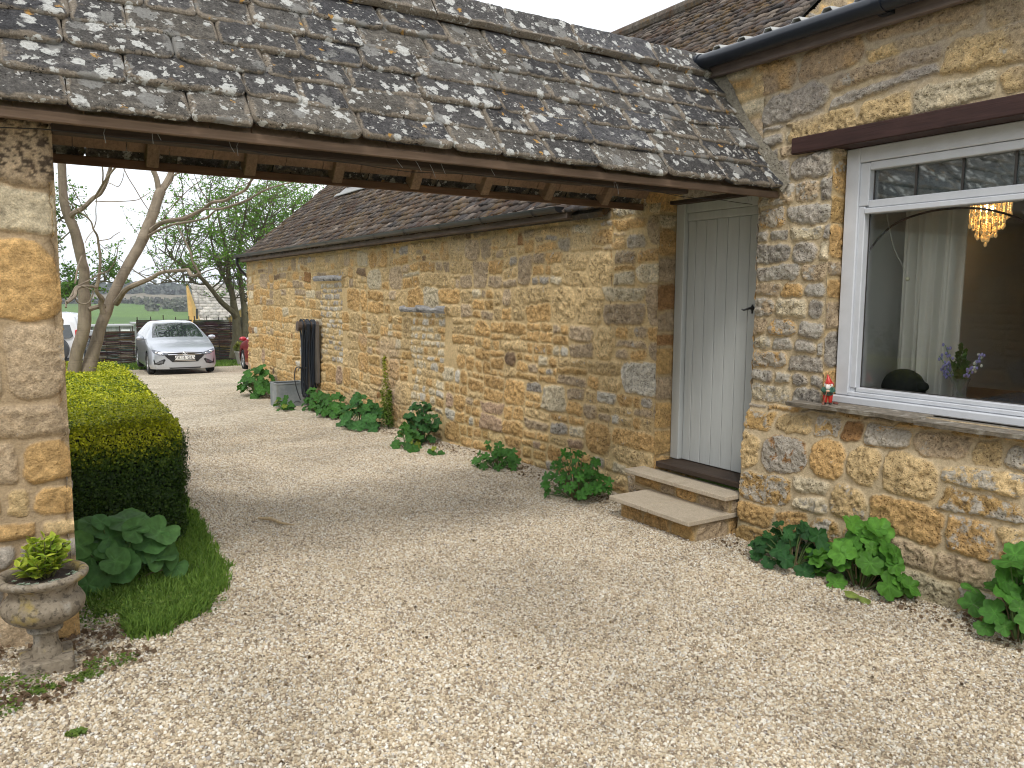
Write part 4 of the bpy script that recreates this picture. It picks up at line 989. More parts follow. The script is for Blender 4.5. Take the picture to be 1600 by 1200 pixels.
plant('mallow_plant', 'low sprawling mallow with holed leaves in front of the tall rounded one', 3.46, 7.55, (.15, .24), .20, 26, .055, 10, group=G_CW, yellow=.1)
plant('mallow_plant', 'broad mallow clump left of the thin yellow-green shoot', 3.62, 9.25, (.26, .42), .38, 60, .075, 12, wall=3.92, group=G_CW, pal=((.04, .12, .03), (.06, .17, .04)))
plant('mallow_plant', 'bushy mallow clump right of the hose post', 3.68, 10.45, (.2, .42), .34, 64, .062, 13, wall=3.92, group=G_CW)
plant('mallow_plant', 'mallow clump tucked against the foot of the hose post', 3.72, 11.3, (.16, .30), .34, 44, .058, 14, wall=3.92, group=G_CW)
plant('mallow_plant', 'straggling low plant in front of the metal tank', 3.38, 11.75, (.12, .34), .18, 30, .048, 15, group=G_CW, yellow=.2)
plant('mallow_plant', 'dark green mallow beyond the metal tank near the barn corner', 3.62, 14.1, (.3, .62), .52, 90, .080, 16, wall=3.92, group=G_CW)
plant('seedling', 'tiny green seedling in the gravel right of the holed-leaf mallow', 3.50, 6.98, (.06, .1), .10, 8, .04, 17, yellow=.1)
plant('seedling', 'fallen-over leaf tuft lying on the gravel near the holed-leaf mallow', 3.38, 7.22, (.05, .06), .05, 5, .06, 18)
# thin yellow-green shoot by the wall
def sprig(name, label, x, y, h, n, ls, seed, cols, cat, lean=(0, 0), rad=.05):
    rg = np.random.RandomState(seed); r = thing(name, label, cat, (x, y, gzf(x, y))); z0 = gzf(x, y); T = MB(); P = []; Nn = []
    for q in range(4):
        dx, dy = rg.uniform(-.5, .5, 2) * rad * 2; hh = h * (1 if q == 0 else rg.uniform(.25, .6))
        pts = [(x + dx * t * .8 + lean[0] * t, y + dy * t + lean[1] * t, z0 + hh * t) for t in np.linspace(0, 1, 7)]
        T.tube(pts, np.linspace(.004, .0015, 7), 5, (.12, .11, .04))
        for k in range(int(n * hh / h)):
            t = rg.uniform(.08, 1); a = rg.uniform(0, 6.28); e = rad * (1.05 - t * .75) * rg.uniform(.2, 1)
            P.append((x + dx * t * .8 + lean[0] * t + e * math.cos(a), y + dy * t + lean[1] * t + e * math.sin(a), z0 + hh * t + rg.uniform(-.01, .02))); Nn.append((math.cos(a) * .7, math.sin(a) * .7, .8))
    P = np.array(P); Nn = np.array(Nn) + rg.uniform(-.3, .3, (len(P), 3)); t = np.clip((P[:, 2] - z0) / h, 0, 1)[:, None]
    col = np.array(cols[0]) * (1 - t) + np.array(cols[1]) * t; col = col * rg.uniform(.8, 1.2, (len(P), 1))
    leaf_cloud('foliage', P, Nn, rg.uniform(.7, 1.3, len(P)) * ls, col, M_LEAF, r, seed, .4); T.build('stems', M_COL, r); return r
sprig('climber_shoot', 'thin yellow-green shoot climbing the barn wall', 3.86, 8.95, .88, 420, .035, 3, ((.05, .13, .02), (.30, .32, .03)), 'plant', (.03, .15), .085)
# ------------------------------------------------------------------ box hedge
hd = thing('box_hedge', 'clipped box hedge with a yellow-green top behind the pier', 'hedge', (.3, 7, .2))
HX = lambda y: np.interp(y, [4.6, 5.2, 7, 9, 10.2], [.775, .80, .90, 1.02, .98])     # right face
HT = lambda y: gz(.3, y) * .5 + np.interp(y, [4.6, 6, 8, 10.2], [.745, .765, .80, .80])
def hedge():
    rg = np.random.RandomState(4); Y0, Y1 = 4.62, 10.25; XL = -.6
    def lump(a, b): return (fbm(a, b, 3.2, 50, 3) - .5) * .10 + (fbm(a, b, 14, 51, 2) - .5) * .05
    def front(k):
        x = rg.uniform(XL, 1, k) ; x = XL + (HX(4.62) - XL) * rg.uniform(.25, 1, k); z = rg.uniform(.1, 1, k) * .62 + .14; z = .16 + (HT(4.7) - .16) * rg.uniform(0, 1, k)
        ro = np.clip((z - (HT(4.7) - .12)) / .12, 0, 1); y = Y0 + ro ** 2 * .10 + lump(x, z) - rg.uniform(-.03, .04, k)
        rx = np.clip((x - (HX(4.7) - .12)) / .12, 0, 1); y = y + rx ** 2 * .09
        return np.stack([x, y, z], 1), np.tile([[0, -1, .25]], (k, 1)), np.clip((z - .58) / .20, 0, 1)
    def side(k):
        y = Y0 + (Y1 - Y0) * rg.uniform(0, 1, k) ** 1.35; z = gz(.9, y) + (HT(y) - gz(.9, y)) * rg.uniform(0, 1, k); top = HT(y)
        ro = np.clip((z - (top - .12)) / .12, 0, 1); x = HX(y) - ro ** 2 * .10 + lump(y, z) + rg.uniform(-.03, .04, k) - np.clip((4.75 - y) / .15, 0, 1) * .06
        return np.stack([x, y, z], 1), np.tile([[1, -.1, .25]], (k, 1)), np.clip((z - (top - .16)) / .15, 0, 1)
    def topf(k):
        y = Y0 + .05 + (Y1 - Y0 - .1) * rg.uniform(0, 1, k) ** 1.5; x = XL + (HX(y) - .05 - XL) * rg.uniform(0.15, 1, k)
        z = HT(y) + lump(x, y) * .8 + rg.uniform(-.05, .03, k); e = np.clip((y - (Y1 - .5)) / .5, 0, 1); z = z - e ** 2 * .12
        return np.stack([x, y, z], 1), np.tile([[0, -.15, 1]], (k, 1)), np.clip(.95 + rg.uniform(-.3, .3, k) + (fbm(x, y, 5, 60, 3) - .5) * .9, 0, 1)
    Ps, Ns, Ts = zip(front(26000), side(42000), topf(78000)); P = np.vstack(Ps); Nn = np.vstack(Ns).astype(float); T = np.concatenate(Ts)
    far = np.clip((P[:, 1] - 4.6) / 5, 0, 1); sz = (.0155 + .012 * far) * rg.uniform(.7, 1.35, len(P))
    Nn += rg.normal(0, .55, Nn.shape); st_ = (rg.random_sample(len(P)) < .05)[:, None]; P = P + Nn / np.linalg.norm(Nn, axis=1, keepdims=True) * st_ * rg.uniform(.0, .05, (len(P), 1))
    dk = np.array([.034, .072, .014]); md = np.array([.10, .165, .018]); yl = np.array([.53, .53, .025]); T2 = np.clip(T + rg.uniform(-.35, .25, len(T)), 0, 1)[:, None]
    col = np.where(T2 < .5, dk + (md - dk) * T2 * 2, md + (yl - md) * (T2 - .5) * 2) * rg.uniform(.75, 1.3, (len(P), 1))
    # fresh spring tips only on the outer skin; scattered light leaves lower down
    sp = (rg.random_sample(len(P)) < .05)[:, None]; col = np.where(sp & (T2 < .4), np.array([.07, .13, .02]), col)
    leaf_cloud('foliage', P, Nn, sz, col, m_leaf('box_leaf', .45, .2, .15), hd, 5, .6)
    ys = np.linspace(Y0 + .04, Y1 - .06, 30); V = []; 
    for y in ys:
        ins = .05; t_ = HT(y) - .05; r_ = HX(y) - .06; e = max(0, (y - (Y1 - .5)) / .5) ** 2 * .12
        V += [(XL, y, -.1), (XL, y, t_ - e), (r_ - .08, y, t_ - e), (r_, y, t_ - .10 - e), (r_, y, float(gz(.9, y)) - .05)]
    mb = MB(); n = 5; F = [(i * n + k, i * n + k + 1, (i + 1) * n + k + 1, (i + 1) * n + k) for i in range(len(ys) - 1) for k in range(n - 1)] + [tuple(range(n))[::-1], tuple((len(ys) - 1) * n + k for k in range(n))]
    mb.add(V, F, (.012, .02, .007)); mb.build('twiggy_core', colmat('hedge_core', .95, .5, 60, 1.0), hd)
hedge()
# ------------------------------------------------------------------ big leaves between pier and hedge
plant('comfrey_plant', 'large grey-green round-leaved plant between the urn and the hedge', .36, 4.00, (.26, .18), .32, 40, .078, 33, cat='leafy plant', lobes=5, scal=.045, pal=((.05, .125, .038), (.08, .18, .05)), face=(-.0, -.85, .5), shape=.45)
# ------------------------------------------------------------------ grass beside the hedge and along the fence
def grass(name, label, fn, k, hgt, seed, cols=((.085, .17, .028), (.20, .31, .06)), wd=.004):
    rg = np.random.RandomState(seed); x, y = fn(rg, k); k = len(x); z = gz(x, y) - .01; h = hgt * rg.uniform(.5, 1.25, k); a = rg.uniform(0, 6.28, k); l = h * rg.uniform(.1, .75, k)
    dx, dy = np.cos(a) * l, np.sin(a) * l; b = rg.uniform(0, 6.28, k); wx, wy = np.cos(b) * wd, np.sin(b) * wd
    p = lambda fx, fz, w: np.stack([x + dx * fx + wx * w, y + dy * fx + wy * w, z + h * fz], 1)
    V = np.stack([p(0, 0, -1), p(0, 0, 1), p(.35, .6, .75), p(.35, .6, -.75), p(1, 1 - .2 * l / h.max(), .08), p(1, 1 - .2 * l / h.max(), -.08)], 1).reshape(-1, 3)
    F = (np.arange(k) * 6)[:, None, None] + np.array([[0, 1, 2, 3], [3, 2, 4, 5]]); F = F.reshape(-1, 4); t = rg.uniform(0, 1, (k, 1)); c = np.array(cols[0]) * t + np.array(cols[1]) * (1 - t)
    o = link(name, mesh_np(name, V, F, {'col': np.repeat(c, 6, 0)}), M_LEAF, None); tag(o, label, 'grass', kind='stuff'); return o
def g_edge(y): return np.interp(y, [3.35, 3.5, 3.75, 4.1, 4.7, 5.5, 6.5, 8, 9.5], [.45, .66, .80, .865, .90, .93, .97, 1.02, 1.08])
def strip(rg, k):
    y = 3.45 + 5.5 * rg.uniform(0, 1, k) ** 1.7; y = y - np.clip(3.75 - y, 0, .3) * rg.uniform(0, .5, k) + rg.normal(0, .02, k); e = g_edge(y) + (fbm(y, y * 0, 6, 5) - .5) * .10 + rg.normal(0, .012, k); l = np.where(y > 4.6, HX(y) - .06, .22 + .1 * (y < 3.6))
    x = l + (e - l) * rg.uniform(0, 1, k) ** .8; return x, y
grass('grass_verge', 'bright green grass strip growing between the hedge and the gravel', strip, 36000, .055, 3)
def lawn(rg, k):
    x = rg.uniform(-2, 14, k); y = 27.2 + rg.uniform(0, 4.6, k); return x, y
grass('lawn_grass', 'short green lawn at the foot of the woven fence', lawn, 26000, .09, 4, wd=.02)
def weeds(name, label, spots, seed, ls=.012, n=110, cols=((.07, .13, .02), (.14, .20, .035))):
    rg = np.random.RandomState(seed); P = []; 
    for (x, y, rx, ry, hh) in spots:
        a = rg.uniform(0, 6.28, n); r = np.sqrt(rg.uniform(0, 1, n)); X = x + rx * r * np.cos(a); Y = y + ry * r * np.sin(a)
        P.append(np.stack([X, Y, gz(X, Y) + .004 + rg.uniform(0, hh, n)], 1))
    P = np.vstack(P); Nn = rg.normal(0, .4, P.shape) + np.array([0, -.2, 1]); t = rg.uniform(0, 1, (len(P), 1))
    o = leaf_cloud(name, P, Nn, rg.uniform(.7, 1.4, len(P)) * ls, np.array(cols[0]) * t + np.array(cols[1]) * (1 - t), M_LEAF, None, seed, .8); tag(o, label, 'weeds', kind='stuff'); return o
weeds('ground_weeds', 'low small-leaved weeds creeping over the gravel below the verge', [(.30, 3.52, .14, .10, .03), (.44, 3.50, .16, .09, .035), (.58, 3.50, .12, .09, .03), (.34, 3.62, .2, .1, .05), (.45, 3.6, .25, .1, .06), (.3, 3.55, .15, .12, .05), (.66, 3.62, .1, .1, .05), (.24, 3.1, .10, .05, .015), (.15, 3.02, .06, .04, .012), (-.04, 3.04, .10, .05, .03), (-.1, 2.86, .07, .06, .03), (.10, 2.62, .03, .02, .01), (.03, 2.98, .05, .03, .01)], 5)

weeds('leaf_litter', 'dark dead leaves and crumbs of soil along the foot of the walls', [(3.78, y_, .14, .42, .012) for y_ in (1.9, 2.5, 3.1, 4.9, 5.6, 6.2, 7.1, 7.8, 8.8, 9.5, 10.4, 11.3, 13.5)] + [(.05, 3.34, .3, .07, .01), (.2, 3.15, .2, .12, .008), (.3, 3.4, .25, .06, .008), (.0, 2.95, .15, .1, .008)], 8, ls=.022, n=90, cols=((.10, .065, .04), (.20, .13, .08)))

weeds('drive_debris', 'scattered dead leaf bits and dark crumbs over the gravel', [(2.2, 3.2, 1.5, 1.6, .006), (2.6, 6.5, 1.3, 2.5, .006), (1.2, 2.6, 1.0, 1.0, .006), (3.0, 2.0, .8, .8, .006)], 18, ls=.016, n=55, cols=((.06, .04, .025), (.22, .15, .08)))
TREE_A = [[(0.45,8.4,0.682,0.0776),(0.47,8.38,0.778,0.0625),(0.51,8.36,1.005,0.0594),(0.57,8.34,1.201,0.0593),(0.59,8.33,1.402,0.0591),(0.59,8.31,1.595,0.05),(0.6,8.29,1.741,0.0469),(0.58,8.27,1.844,0.0466),(0.56,8.25,1.986,0.0493),(0.53,8.23,2.126,0.0489),(0.48,8.21,2.263,0.0428),(0.46,8.19,2.399,0.0397),(0.46,8.18,2.586,0.0367),(0.46,8.16,2.721,0.0365),(0.46,8.14,3.034,0.0307),(0.49,8.12,3.465,0.0222),(0.48,8.1,3.934,0.011)],[(0.51,8.2,2.23,0.0315),(0.53,8.16,2.256,0.0256),(0.59,8.12,2.29,0.0242),(0.63,8.08,2.328,0.0213),(0.68,8.04,2.383,0.0198),(0.73,8.0,2.421,0.0198),(0.77,7.96,2.492,0.0197),(0.8,7.92,2.583,0.0183),(0.82,7.88,2.667,0.0168),(0.85,7.84,2.866,0.0111),(0.84,7.8,3.179,0.0055)],[(0.67,8.0,2.356,0.0113),(0.72,7.9,2.443,0.0126),(0.75,7.8,2.5,0.0124),(0.81,7.7,2.589,0.011),(0.85,7.6,2.639,0.0095),(0.93,7.5,2.769,0.0067)],[(0.74,7.8,2.494,0.0083),(0.74,7.73,2.571,0.0082),(0.73,7.67,2.658,0.0068),(0.72,7.6,2.84,0.004)],[(0.76,7.8,2.506,0.0055),(0.8,7.75,2.487,0.0044),(0.85,7.7,2.463,0.0044),(0.88,7.65,2.52,0.0038),(0.89,7.6,2.584,0.0033)],[(0.94,8.2,2.732,0.0064),(0.99,8.2,2.611,0.0059),(1.04,8.2,2.522,0.0059),(1.09,8.2,2.427,0.006),(1.13,8.2,2.359,0.0054),(1.16,8.2,2.314,0.0045)],[(0.7,8.1,2.367,0.0063),(0.83,8.12,2.373,0.0058),(1.03,8.15,2.4,0.0053),(1.1,8.17,2.436,0.0047),(1.18,8.2,2.497,0.0039)],[(0.74,8.3,1.36,0.0298),(0.72,8.27,1.461,0.0267),(0.73,8.25,1.497,0.0266),(0.7,8.22,1.538,0.0206),(0.68,8.19,1.584,0.019),(0.7,8.17,1.665,0.016),(0.71,8.14,1.74,0.0145),(0.72,8.11,1.865,0.013),(0.71,8.09,1.984,0.0115),(0.7,8.06,2.061,0.01),(0.67,8.03,2.114,0.0085),(0.65,8.01,2.183,0.0073),(0.58,7.98,2.244,0.0064),(0.52,7.95,2.292,0.0055),(0.46,7.93,2.351,0.0044),(0.43,7.9,2.4,0.0033)],[(0.64,7.9,2.175,0.0056),(0.6,7.85,2.234,0.005),(0.57,7.8,2.298,0.0049),(0.52,7.75,2.401,0.0049),(0.48,7.7,2.477,0.0032)],[(0.66,7.9,2.105,0.0056),(0.68,7.87,2.175,0.0056),(0.68,7.83,2.27,0.005),(0.69,7.8,2.376,0.0039)],[(0.7,7.9,2.007,0.0056),(0.78,7.87,2.025,0.0051),(0.81,7.83,2.052,0.0042),(0.86,7.8,2.086,0.0034)],[(0.66,7.9,2.093,0.0045),(0.61,7.85,2.033,0.0044),(0.58,7.8,1.975,0.0041)],[(0.7,8.0,1.72,0.0086),(0.76,7.92,1.747,0.0071),(0.8,7.85,1.808,0.0056),(0.82,7.78,1.878,0.005),(0.83,7.7,1.996,0.0036)],[(0.71,8.0,1.731,0.0086),(0.62,7.88,1.671,0.0084),(0.52,7.76,1.619,0.0096),(0.48,7.64,1.596,0.0108),(0.44,7.52,1.527,0.0132),(0.4,7.4,1.475,0.0143)],[(0.54,7.6,1.857,0.0121),(0.51,7.57,1.787,0.0112),(0.49,7.53,1.722,0.0106),(0.47,7.5,1.627,0.0092)],[(0.65,7.8,1.599,0.0167),(0.58,7.72,1.609,0.0164),(0.52,7.64,1.602,0.0175),(0.48,7.56,1.575,0.0187),(0.46,7.48,1.522,0.0184),(0.4,7.4,1.47,0.013)],[(0.4,7.5,1.485,0.0105),(0.39,7.4,1.434,0.0104)],[(0.51,7.5,1.612,0.0053),(0.56,7.5,1.591,0.0067),(0.6,7.5,1.565,0.0069),(0.58,7.5,1.501,0.0075),(0.55,7.5,1.464,0.008),(0.49,7.5,1.469,0.008),(0.46,7.5,1.517,0.0053)],[(0.62,8.3,1.402,0.0295),(0.66,8.3,1.414,0.0237),(0.7,8.3,1.425,0.0238),(0.76,8.3,1.437,0.0268)],[(0.54,8.4,0.677,0.0901),(0.58,8.41,0.789,0.0753),(0.62,8.43,0.907,0.0664),(0.65,8.44,0.995,0.0636),(0.69,8.46,1.115,0.0577),(0.72,8.47,1.223,0.0548),(0.77,8.49,1.343,0.0549),(0.83,8.5,1.495,0.0521),(0.93,8.51,1.703,0.0523),(1.02,8.53,1.865,0.0526),(1.11,8.54,2.022,0.0529),(1.18,8.56,2.18,0.0563),(1.24,8.57,2.319,0.0533),(1.3,8.59,2.497,0.0535),(1.33,8.6,2.562,0.0505)],[(1.31,8.6,2.549,0.0347),(1.29,8.6,2.677,0.0283),(1.26,8.6,2.779,0.0282),(1.25,8.6,3.026,0.0218),(1.24,8.6,3.448,0.0155),(1.3,8.6,3.992,0.0062)],[(1.33,8.6,2.557,0.0379),(1.38,8.62,2.63,0.0348),(1.43,8.63,2.735,0.0318),(1.47,8.65,2.903,0.0287),(1.56,8.67,3.194,0.0224),(1.6,8.68,3.698,0.0128),(1.68,8.7,4.267,0.0064)],[(1.34,8.6,2.551,0.0111),(1.38,8.56,2.593,0.011),(1.42,8.52,2.653,0.011),(1.43,8.48,2.698,0.0125),(1.47,8.44,2.721,0.0094),(1.52,8.4,2.769,0.0062)],[(1.21,8.5,2.159,0.0311),(1.27,8.39,2.216,0.0247),(1.33,8.28,2.241,0.023),(1.46,8.18,2.264,0.0214),(1.54,8.07,2.308,0.0197),(1.6,7.96,2.344,0.018),(1.65,7.85,2.396,0.0164),(1.74,7.74,2.409,0.0148),(1.79,7.63,2.443,0.0147),(1.87,7.53,2.488,0.0131),(1.89,7.42,2.546,0.0115),(1.9,7.31,2.584,0.0099),(1.94,7.2,2.689,0.0056)],[(1.57,7.8,2.322,0.0133),(1.61,7.69,2.321,0.0131),(1.67,7.58,2.315,0.0145),(1.74,7.47,2.338,0.0129),(1.84,7.36,2.379,0.0128),(1.9,7.24,2.422,0.0113),(1.97,7.13,2.465,0.0112),(2.05,7.02,2.492,0.0089),(2.15,6.91,2.525,0.0072),(2.26,6.8,2.575,0.0044)],[(1.94,7.4,2.441,0.0058),(1.95,7.3,2.476,0.0046),(1.97,7.2,2.489,0.0045),(2.02,7.1,2.525,0.0034)],[(2.0,7.3,2.485,0.0046),(1.98,7.2,2.528,0.0039),(1.96,7.1,2.586,0.0028)],[(1.75,7.5,2.426,0.0046),(1.78,7.43,2.494,0.0051),(1.83,7.37,2.514,0.0051),(1.86,7.3,2.536,0.004)],[(1.71,7.5,2.395,0.004),(1.74,7.4,2.454,0.0045),(1.74,7.3,2.477,0.0034)],[(1.19,8.5,2.109,0.0187),(1.23,8.38,2.14,0.0169),(1.3,8.25,2.177,0.0152),(1.36,8.12,2.201,0.0151),(1.44,8.0,2.214,0.015),(1.52,7.88,2.227,0.0133),(1.58,7.75,2.244,0.0132),(1.6,7.62,2.275,0.0116),(1.61,7.5,2.293,0.0071)],[(1.64,7.9,2.388,0.0075),(1.58,7.78,2.43,0.0065),(1.51,7.65,2.481,0.0057),(1.46,7.53,2.535,0.0042),(1.41,7.4,2.587,0.0028)],[(1.55,7.6,2.405,0.0043),(1.54,7.5,2.467,0.0034),(1.53,7.4,2.515,0.0028)],[(1.26,8.2,2.231,0.006),(1.33,8.04,2.34,0.0059),(1.39,7.88,2.433,0.0059),(1.44,7.72,2.494,0.0052),(1.49,7.56,2.542,0.0045),(1.56,7.4,2.589,0.0034)],[(0.86,8.4,1.454,0.0334),(0.89,8.32,1.515,0.0286),(0.93,8.25,1.581,0.0269),(1.0,8.17,1.628,0.0253),(1.13,8.09,1.688,0.0223),(1.19,8.02,1.735,0.0193),(1.24,7.94,1.752,0.0177),(1.31,7.86,1.758,0.0176),(1.37,7.78,1.763,0.0175),(1.39,7.71,1.762,0.0189),(1.4,7.63,1.715,0.0173),(1.42,7.55,1.708,0.0171),(1.43,7.48,1.718,0.0156),(1.43,7.4,1.733,0.014)],[(1.44,7.5,1.73,0.0128),(1.42,7.5,1.78,0.0128),(1.39,7.5,1.835,0.0113),(1.38,7.5,1.907,0.0113),(1.34,7.5,2.001,0.0107),(1.3,7.5,2.087,0.0089),(1.28,7.5,2.152,0.0056)],[(1.17,7.5,1.741,0.0056),(1.13,7.43,1.771,0.0044),(1.19,7.37,1.787,0.0033),(1.23,7.3,1.84,0.0027)],[(1.42,8.3,2.205,0.0043),(1.49,8.05,2.262,0.0036),(1.56,7.8,2.333,0.0029)]]
TREE_B = [[(6.57,28.3,-0.673,0.2885),(6.63,28.3,-0.12,0.2106),(6.62,28.3,0.433,0.1659),(6.61,28.3,0.764,0.1436),(6.54,28.3,1.116,0.1321),(6.51,28.3,1.488,0.1099),(6.41,28.3,1.966,0.0985),(6.39,28.3,2.399,0.0874),(6.36,28.3,2.83,0.0763),(6.29,28.3,3.365,0.0652),(6.2,28.3,3.788,0.0541),(6.11,28.3,4.314,0.0323),(6.05,28.3,4.943,0.0215)],[(6.85,28.3,-0.684,0.2901),(6.87,28.33,-0.128,0.2007),(6.92,28.35,0.427,0.156),(6.92,28.38,0.981,0.1224),(6.87,28.41,1.445,0.1),(6.83,28.44,1.974,0.0887),(6.81,28.46,2.413,0.0775),(6.85,28.49,2.962,0.0664),(6.9,28.52,3.511,0.0553),(7.0,28.55,3.845,0.0443),(7.11,28.57,4.398,0.0332),(7.22,28.6,5.06,0.0222)],[(6.61,28.3,0.72,0.1215),(6.45,28.15,0.944,0.1095),(6.11,28.0,1.229,0.0973),(5.88,27.85,1.486,0.0856),(5.7,27.7,1.697,0.0795),(5.47,27.55,1.944,0.0735),(5.25,27.4,2.145,0.0623),(5.0,27.25,2.341,0.0462),(4.63,27.1,2.51,0.0355),(4.35,26.95,2.676,0.025),(4.0,26.8,2.934,0.0198)],[(6.94,28.3,0.872,0.0889),(7.18,28.55,1.133,0.0674),(7.47,28.8,1.31,0.0569),(7.91,29.05,1.653,0.0461),(8.46,29.3,2.24,0.0351)],[(6.93,28.8,2.424,0.056),(7.16,28.8,2.763,0.045),(7.44,28.8,3.329,0.0395),(7.8,28.8,4.013,0.034),(8.11,28.8,4.923,0.0227)],[(6.51,28.3,1.488,0.0769),(6.33,28.38,1.966,0.0657),(6.21,28.47,2.291,0.0547),(6.07,28.55,2.723,0.0437),(5.94,28.63,3.369,0.0327),(5.9,28.72,4.123,0.0239),(5.99,28.8,4.991,0.0163)],[(5.33,27.8,2.154,0.0422),(5.16,27.7,2.522,0.0418),(5.08,27.6,2.866,0.0363),(5.01,27.5,3.166,0.031),(4.92,27.4,3.763,0.0225),(4.82,27.3,4.55,0.0162)],[(5.62,28.0,1.888,0.0427),(5.37,27.76,1.861,0.0316),(5.03,27.52,1.917,0.027),(4.6,27.28,1.928,0.0225),(4.22,27.04,1.9,0.0181),(3.87,26.8,1.834,0.0139)],[(6.37,28.3,2.507,0.0437),(6.58,28.35,2.948,0.0383),(6.7,28.4,3.496,0.0329),(6.77,28.45,4.151,0.0263),(6.73,28.5,5.013,0.0175)],[(6.8,28.3,2.844,0.0385),(7.16,28.43,3.08,0.0333),(7.56,28.55,3.431,0.028),(7.99,28.68,4.237,0.0226),(8.21,28.8,5.041,0.0182)],[(6.91,28.3,1.314,0.0554),(7.12,28.43,1.535,0.0446),(7.3,28.55,1.982,0.0381),(7.61,28.68,2.437,0.0339),(8.11,28.8,2.904,0.0229)],[(5.78,28.3,1.699,0.0325),(6.06,28.13,1.959,0.0281),(6.18,27.97,2.28,0.0215),(6.37,27.8,2.705,0.0172)]]
# ------------------------------------------------------------------ trees
def smooth_poly(p, n=4):
    p = np.array(p, float); out = []
    q = np.vstack([2 * p[0] - p[1], p, 2 * p[-1] - p[-2]])
    for i in range(1, len(q) - 2):
        for k in range(n):
            t = k / n; a, b, c, d = q[i-1], q[i], q[i+1], q[i+2]
            out.append(.5 * ((2*b) + (-a + c)*t + (2*a - 5*b + 4*c - d)*t*t + (-a + 3*b - 3*c + d)*t**3))
    out.append(p[-1]); return np.array(out)
def m_bark(name, a, b, sc=1):
    t = NT(name); n = t.noise(1, 7, t.pos((18*sc, 18*sc, 7*sc)), .7, .5); n2 = t.noise(5*sc, 4); ln = t.noise(1, 3, t.pos((3*sc, 3*sc, 60*sc)), .5)
    c = t.mix(t.ramp(n, [(.3, 0), (.7, 1)]), a, b); c = t.mix(t.ramp(n2, [(.5, 0), (.66, .55)]), c, tuple(x * 1.25 for x in b)); c = t.mix(t.ramp(ln, [(.6, 0), (.7, .35)]), c, tuple(x * .5 for x in a))
    return t.fin(c, .85, t.bump(n, .6, .01), 0, .25)
ta = thing('bare_tree', 'pale smooth-barked tree with two leaning stems, still leafless, rising from the hedge', 'tree', (.75, 8.4, .3))
MA = m_bark('pale_bark', (.17, .135, .10), (.33, .27, .20))
def limb(b, mb, n, wob=.012):
    q = smooth_poly(b, 4); r = .92 * q[:, 3] * (1 + .10 * (vn(np.arange(len(q)) * .9, np.zeros(len(q)), 1, len(b)) - .5))
    mb.tube([tuple(v[:3]) for v in q], list(np.maximum(r * (1 if r[0] > .02 else .8), .0012)), n, (.2, .2, .2))
tr_, br_ = MB(), MB()
for i, b in enumerate(TREE_A):
    big = b[0][3] > .055
    limb(b, tr_ if big else br_, 14 if big else 7)
tr_.build('trunk', MA, ta, True); br_.build('branches', MA, ta, True)
def twigs(rg, base, n, ln, rad, steps=5, up=.35, spread=1.0):
    out = []
    for k in range(n):
        b = base[rg.randint(len(base))]; q = b[rg.randint(max(1, len(b) // 3), len(b))]; p = np.array(q[:3], float); d = rg.normal(0, 1, 3) * spread; d[2] = abs(d[2]) * .5 + up; d /= np.linalg.norm(d); L_ = ln * rg.uniform(.4, 1.2); pts = [p.copy()]
        for s in range(steps): d = d + rg.normal(0, .22, 3) + np.array([0, 0, .03]); d /= np.linalg.norm(d); p = p + d * L_ / steps; pts.append(p.copy())
        out.append([(a[0], a[1], a[2], max(.004, rad * (1 - i / steps) + rad * .25)) for i, a in enumerate(pts)])
    return out
def leafy_tree(name, label, limbs, n1, n2, ln, seed, lsz, per, cols, clip=None, rad=(.018, .009), cat='tree'):
    rg = np.random.RandomState(seed); b0 = limbs[0][0]; root = thing(name, label, cat, (b0[0], b0[1], b0[2]))
    l1 = twigs(rg, [smooth_poly(b, 2) for b in limbs], n1, ln, rad[0]); l2 = twigs(rg, l1, n2, ln * .55, rad[1], 4, .15)
    T = MB(); Bm = MB()
    for b in limbs: limb(b, T, 9)
    for b in l1: limb(b, Bm, 5) if False else Bm.tube([p[:3] for p in b], [p[3] for p in b], 5, (.1, .1, .1), False)
    for b in l2: Bm.tube([p[:3] for p in b], [p[3] for p in b], 4, (.1, .1, .1), False)
    MBk = m_bark('mossy_bark', (.055, .05, .028), (.13, .12, .07), .5)
    T.build('trunk', MBk, root, True); Bm.build('branches', MBk, root)
    P = []
    for b in l2:
        b = np.array(b)[:, :3]
        for k in range(per):
            t = rg.uniform(.25, 1) * (len(b) - 1); i = int(min(t, len(b) - 2)); p = b[i] + (b[i+1] - b[i]) * (t - i); P.append(p + rg.normal(0, lsz * .7, 3))
    P = np.array(P)
    if clip is not None: P = P[clip(P)]
    Nn = rg.normal(0, .8, P.shape) + np.array([0, -.3, .7]); t = rg.uniform(0, 1, (len(P), 1)); c = np.array(cols[0]) * t + np.array(cols[1]) * (1 - t)
    leaf_cloud('crown', P, Nn, lsz * rg.uniform(.6, 1.4, len(P)), c, m_leaf('tree_leaf', .5, .45, .1), root, seed, .6, .3); return root
leafy_tree('leafy_tree', 'spring-green tree with forked mossy trunks in front of the woven fence', TREE_B, 170, 900, 1.7, 5, .080, 12, ((.19, .36, .05), (.09, .21, .03)))
TC = [[(-.6, 27, -.8, .2), (-.4, 27, .8, .16), (-.2, 26.8, 2.0, .12), (0, 26.6, 3.2, .07), (.3, 26.5, 4.2, .03)], [(-.3, 26.9, 1.4, .08), (.5, 26.5, 2.2, .06), (1.2, 26.2, 2.9, .03), (1.7, 26, 3.4, .015)], [(-.25, 26.9, 1.0, .06), (.7, 26.6, 1.3, .045), (1.5, 26.3, 1.5, .03), (2.4, 26.2, 1.9, .012)], [(-.1, 26.7, 2.6, .05), (.9, 26.3, 3.3, .03), (1.9, 26.2, 4.0, .012)]]
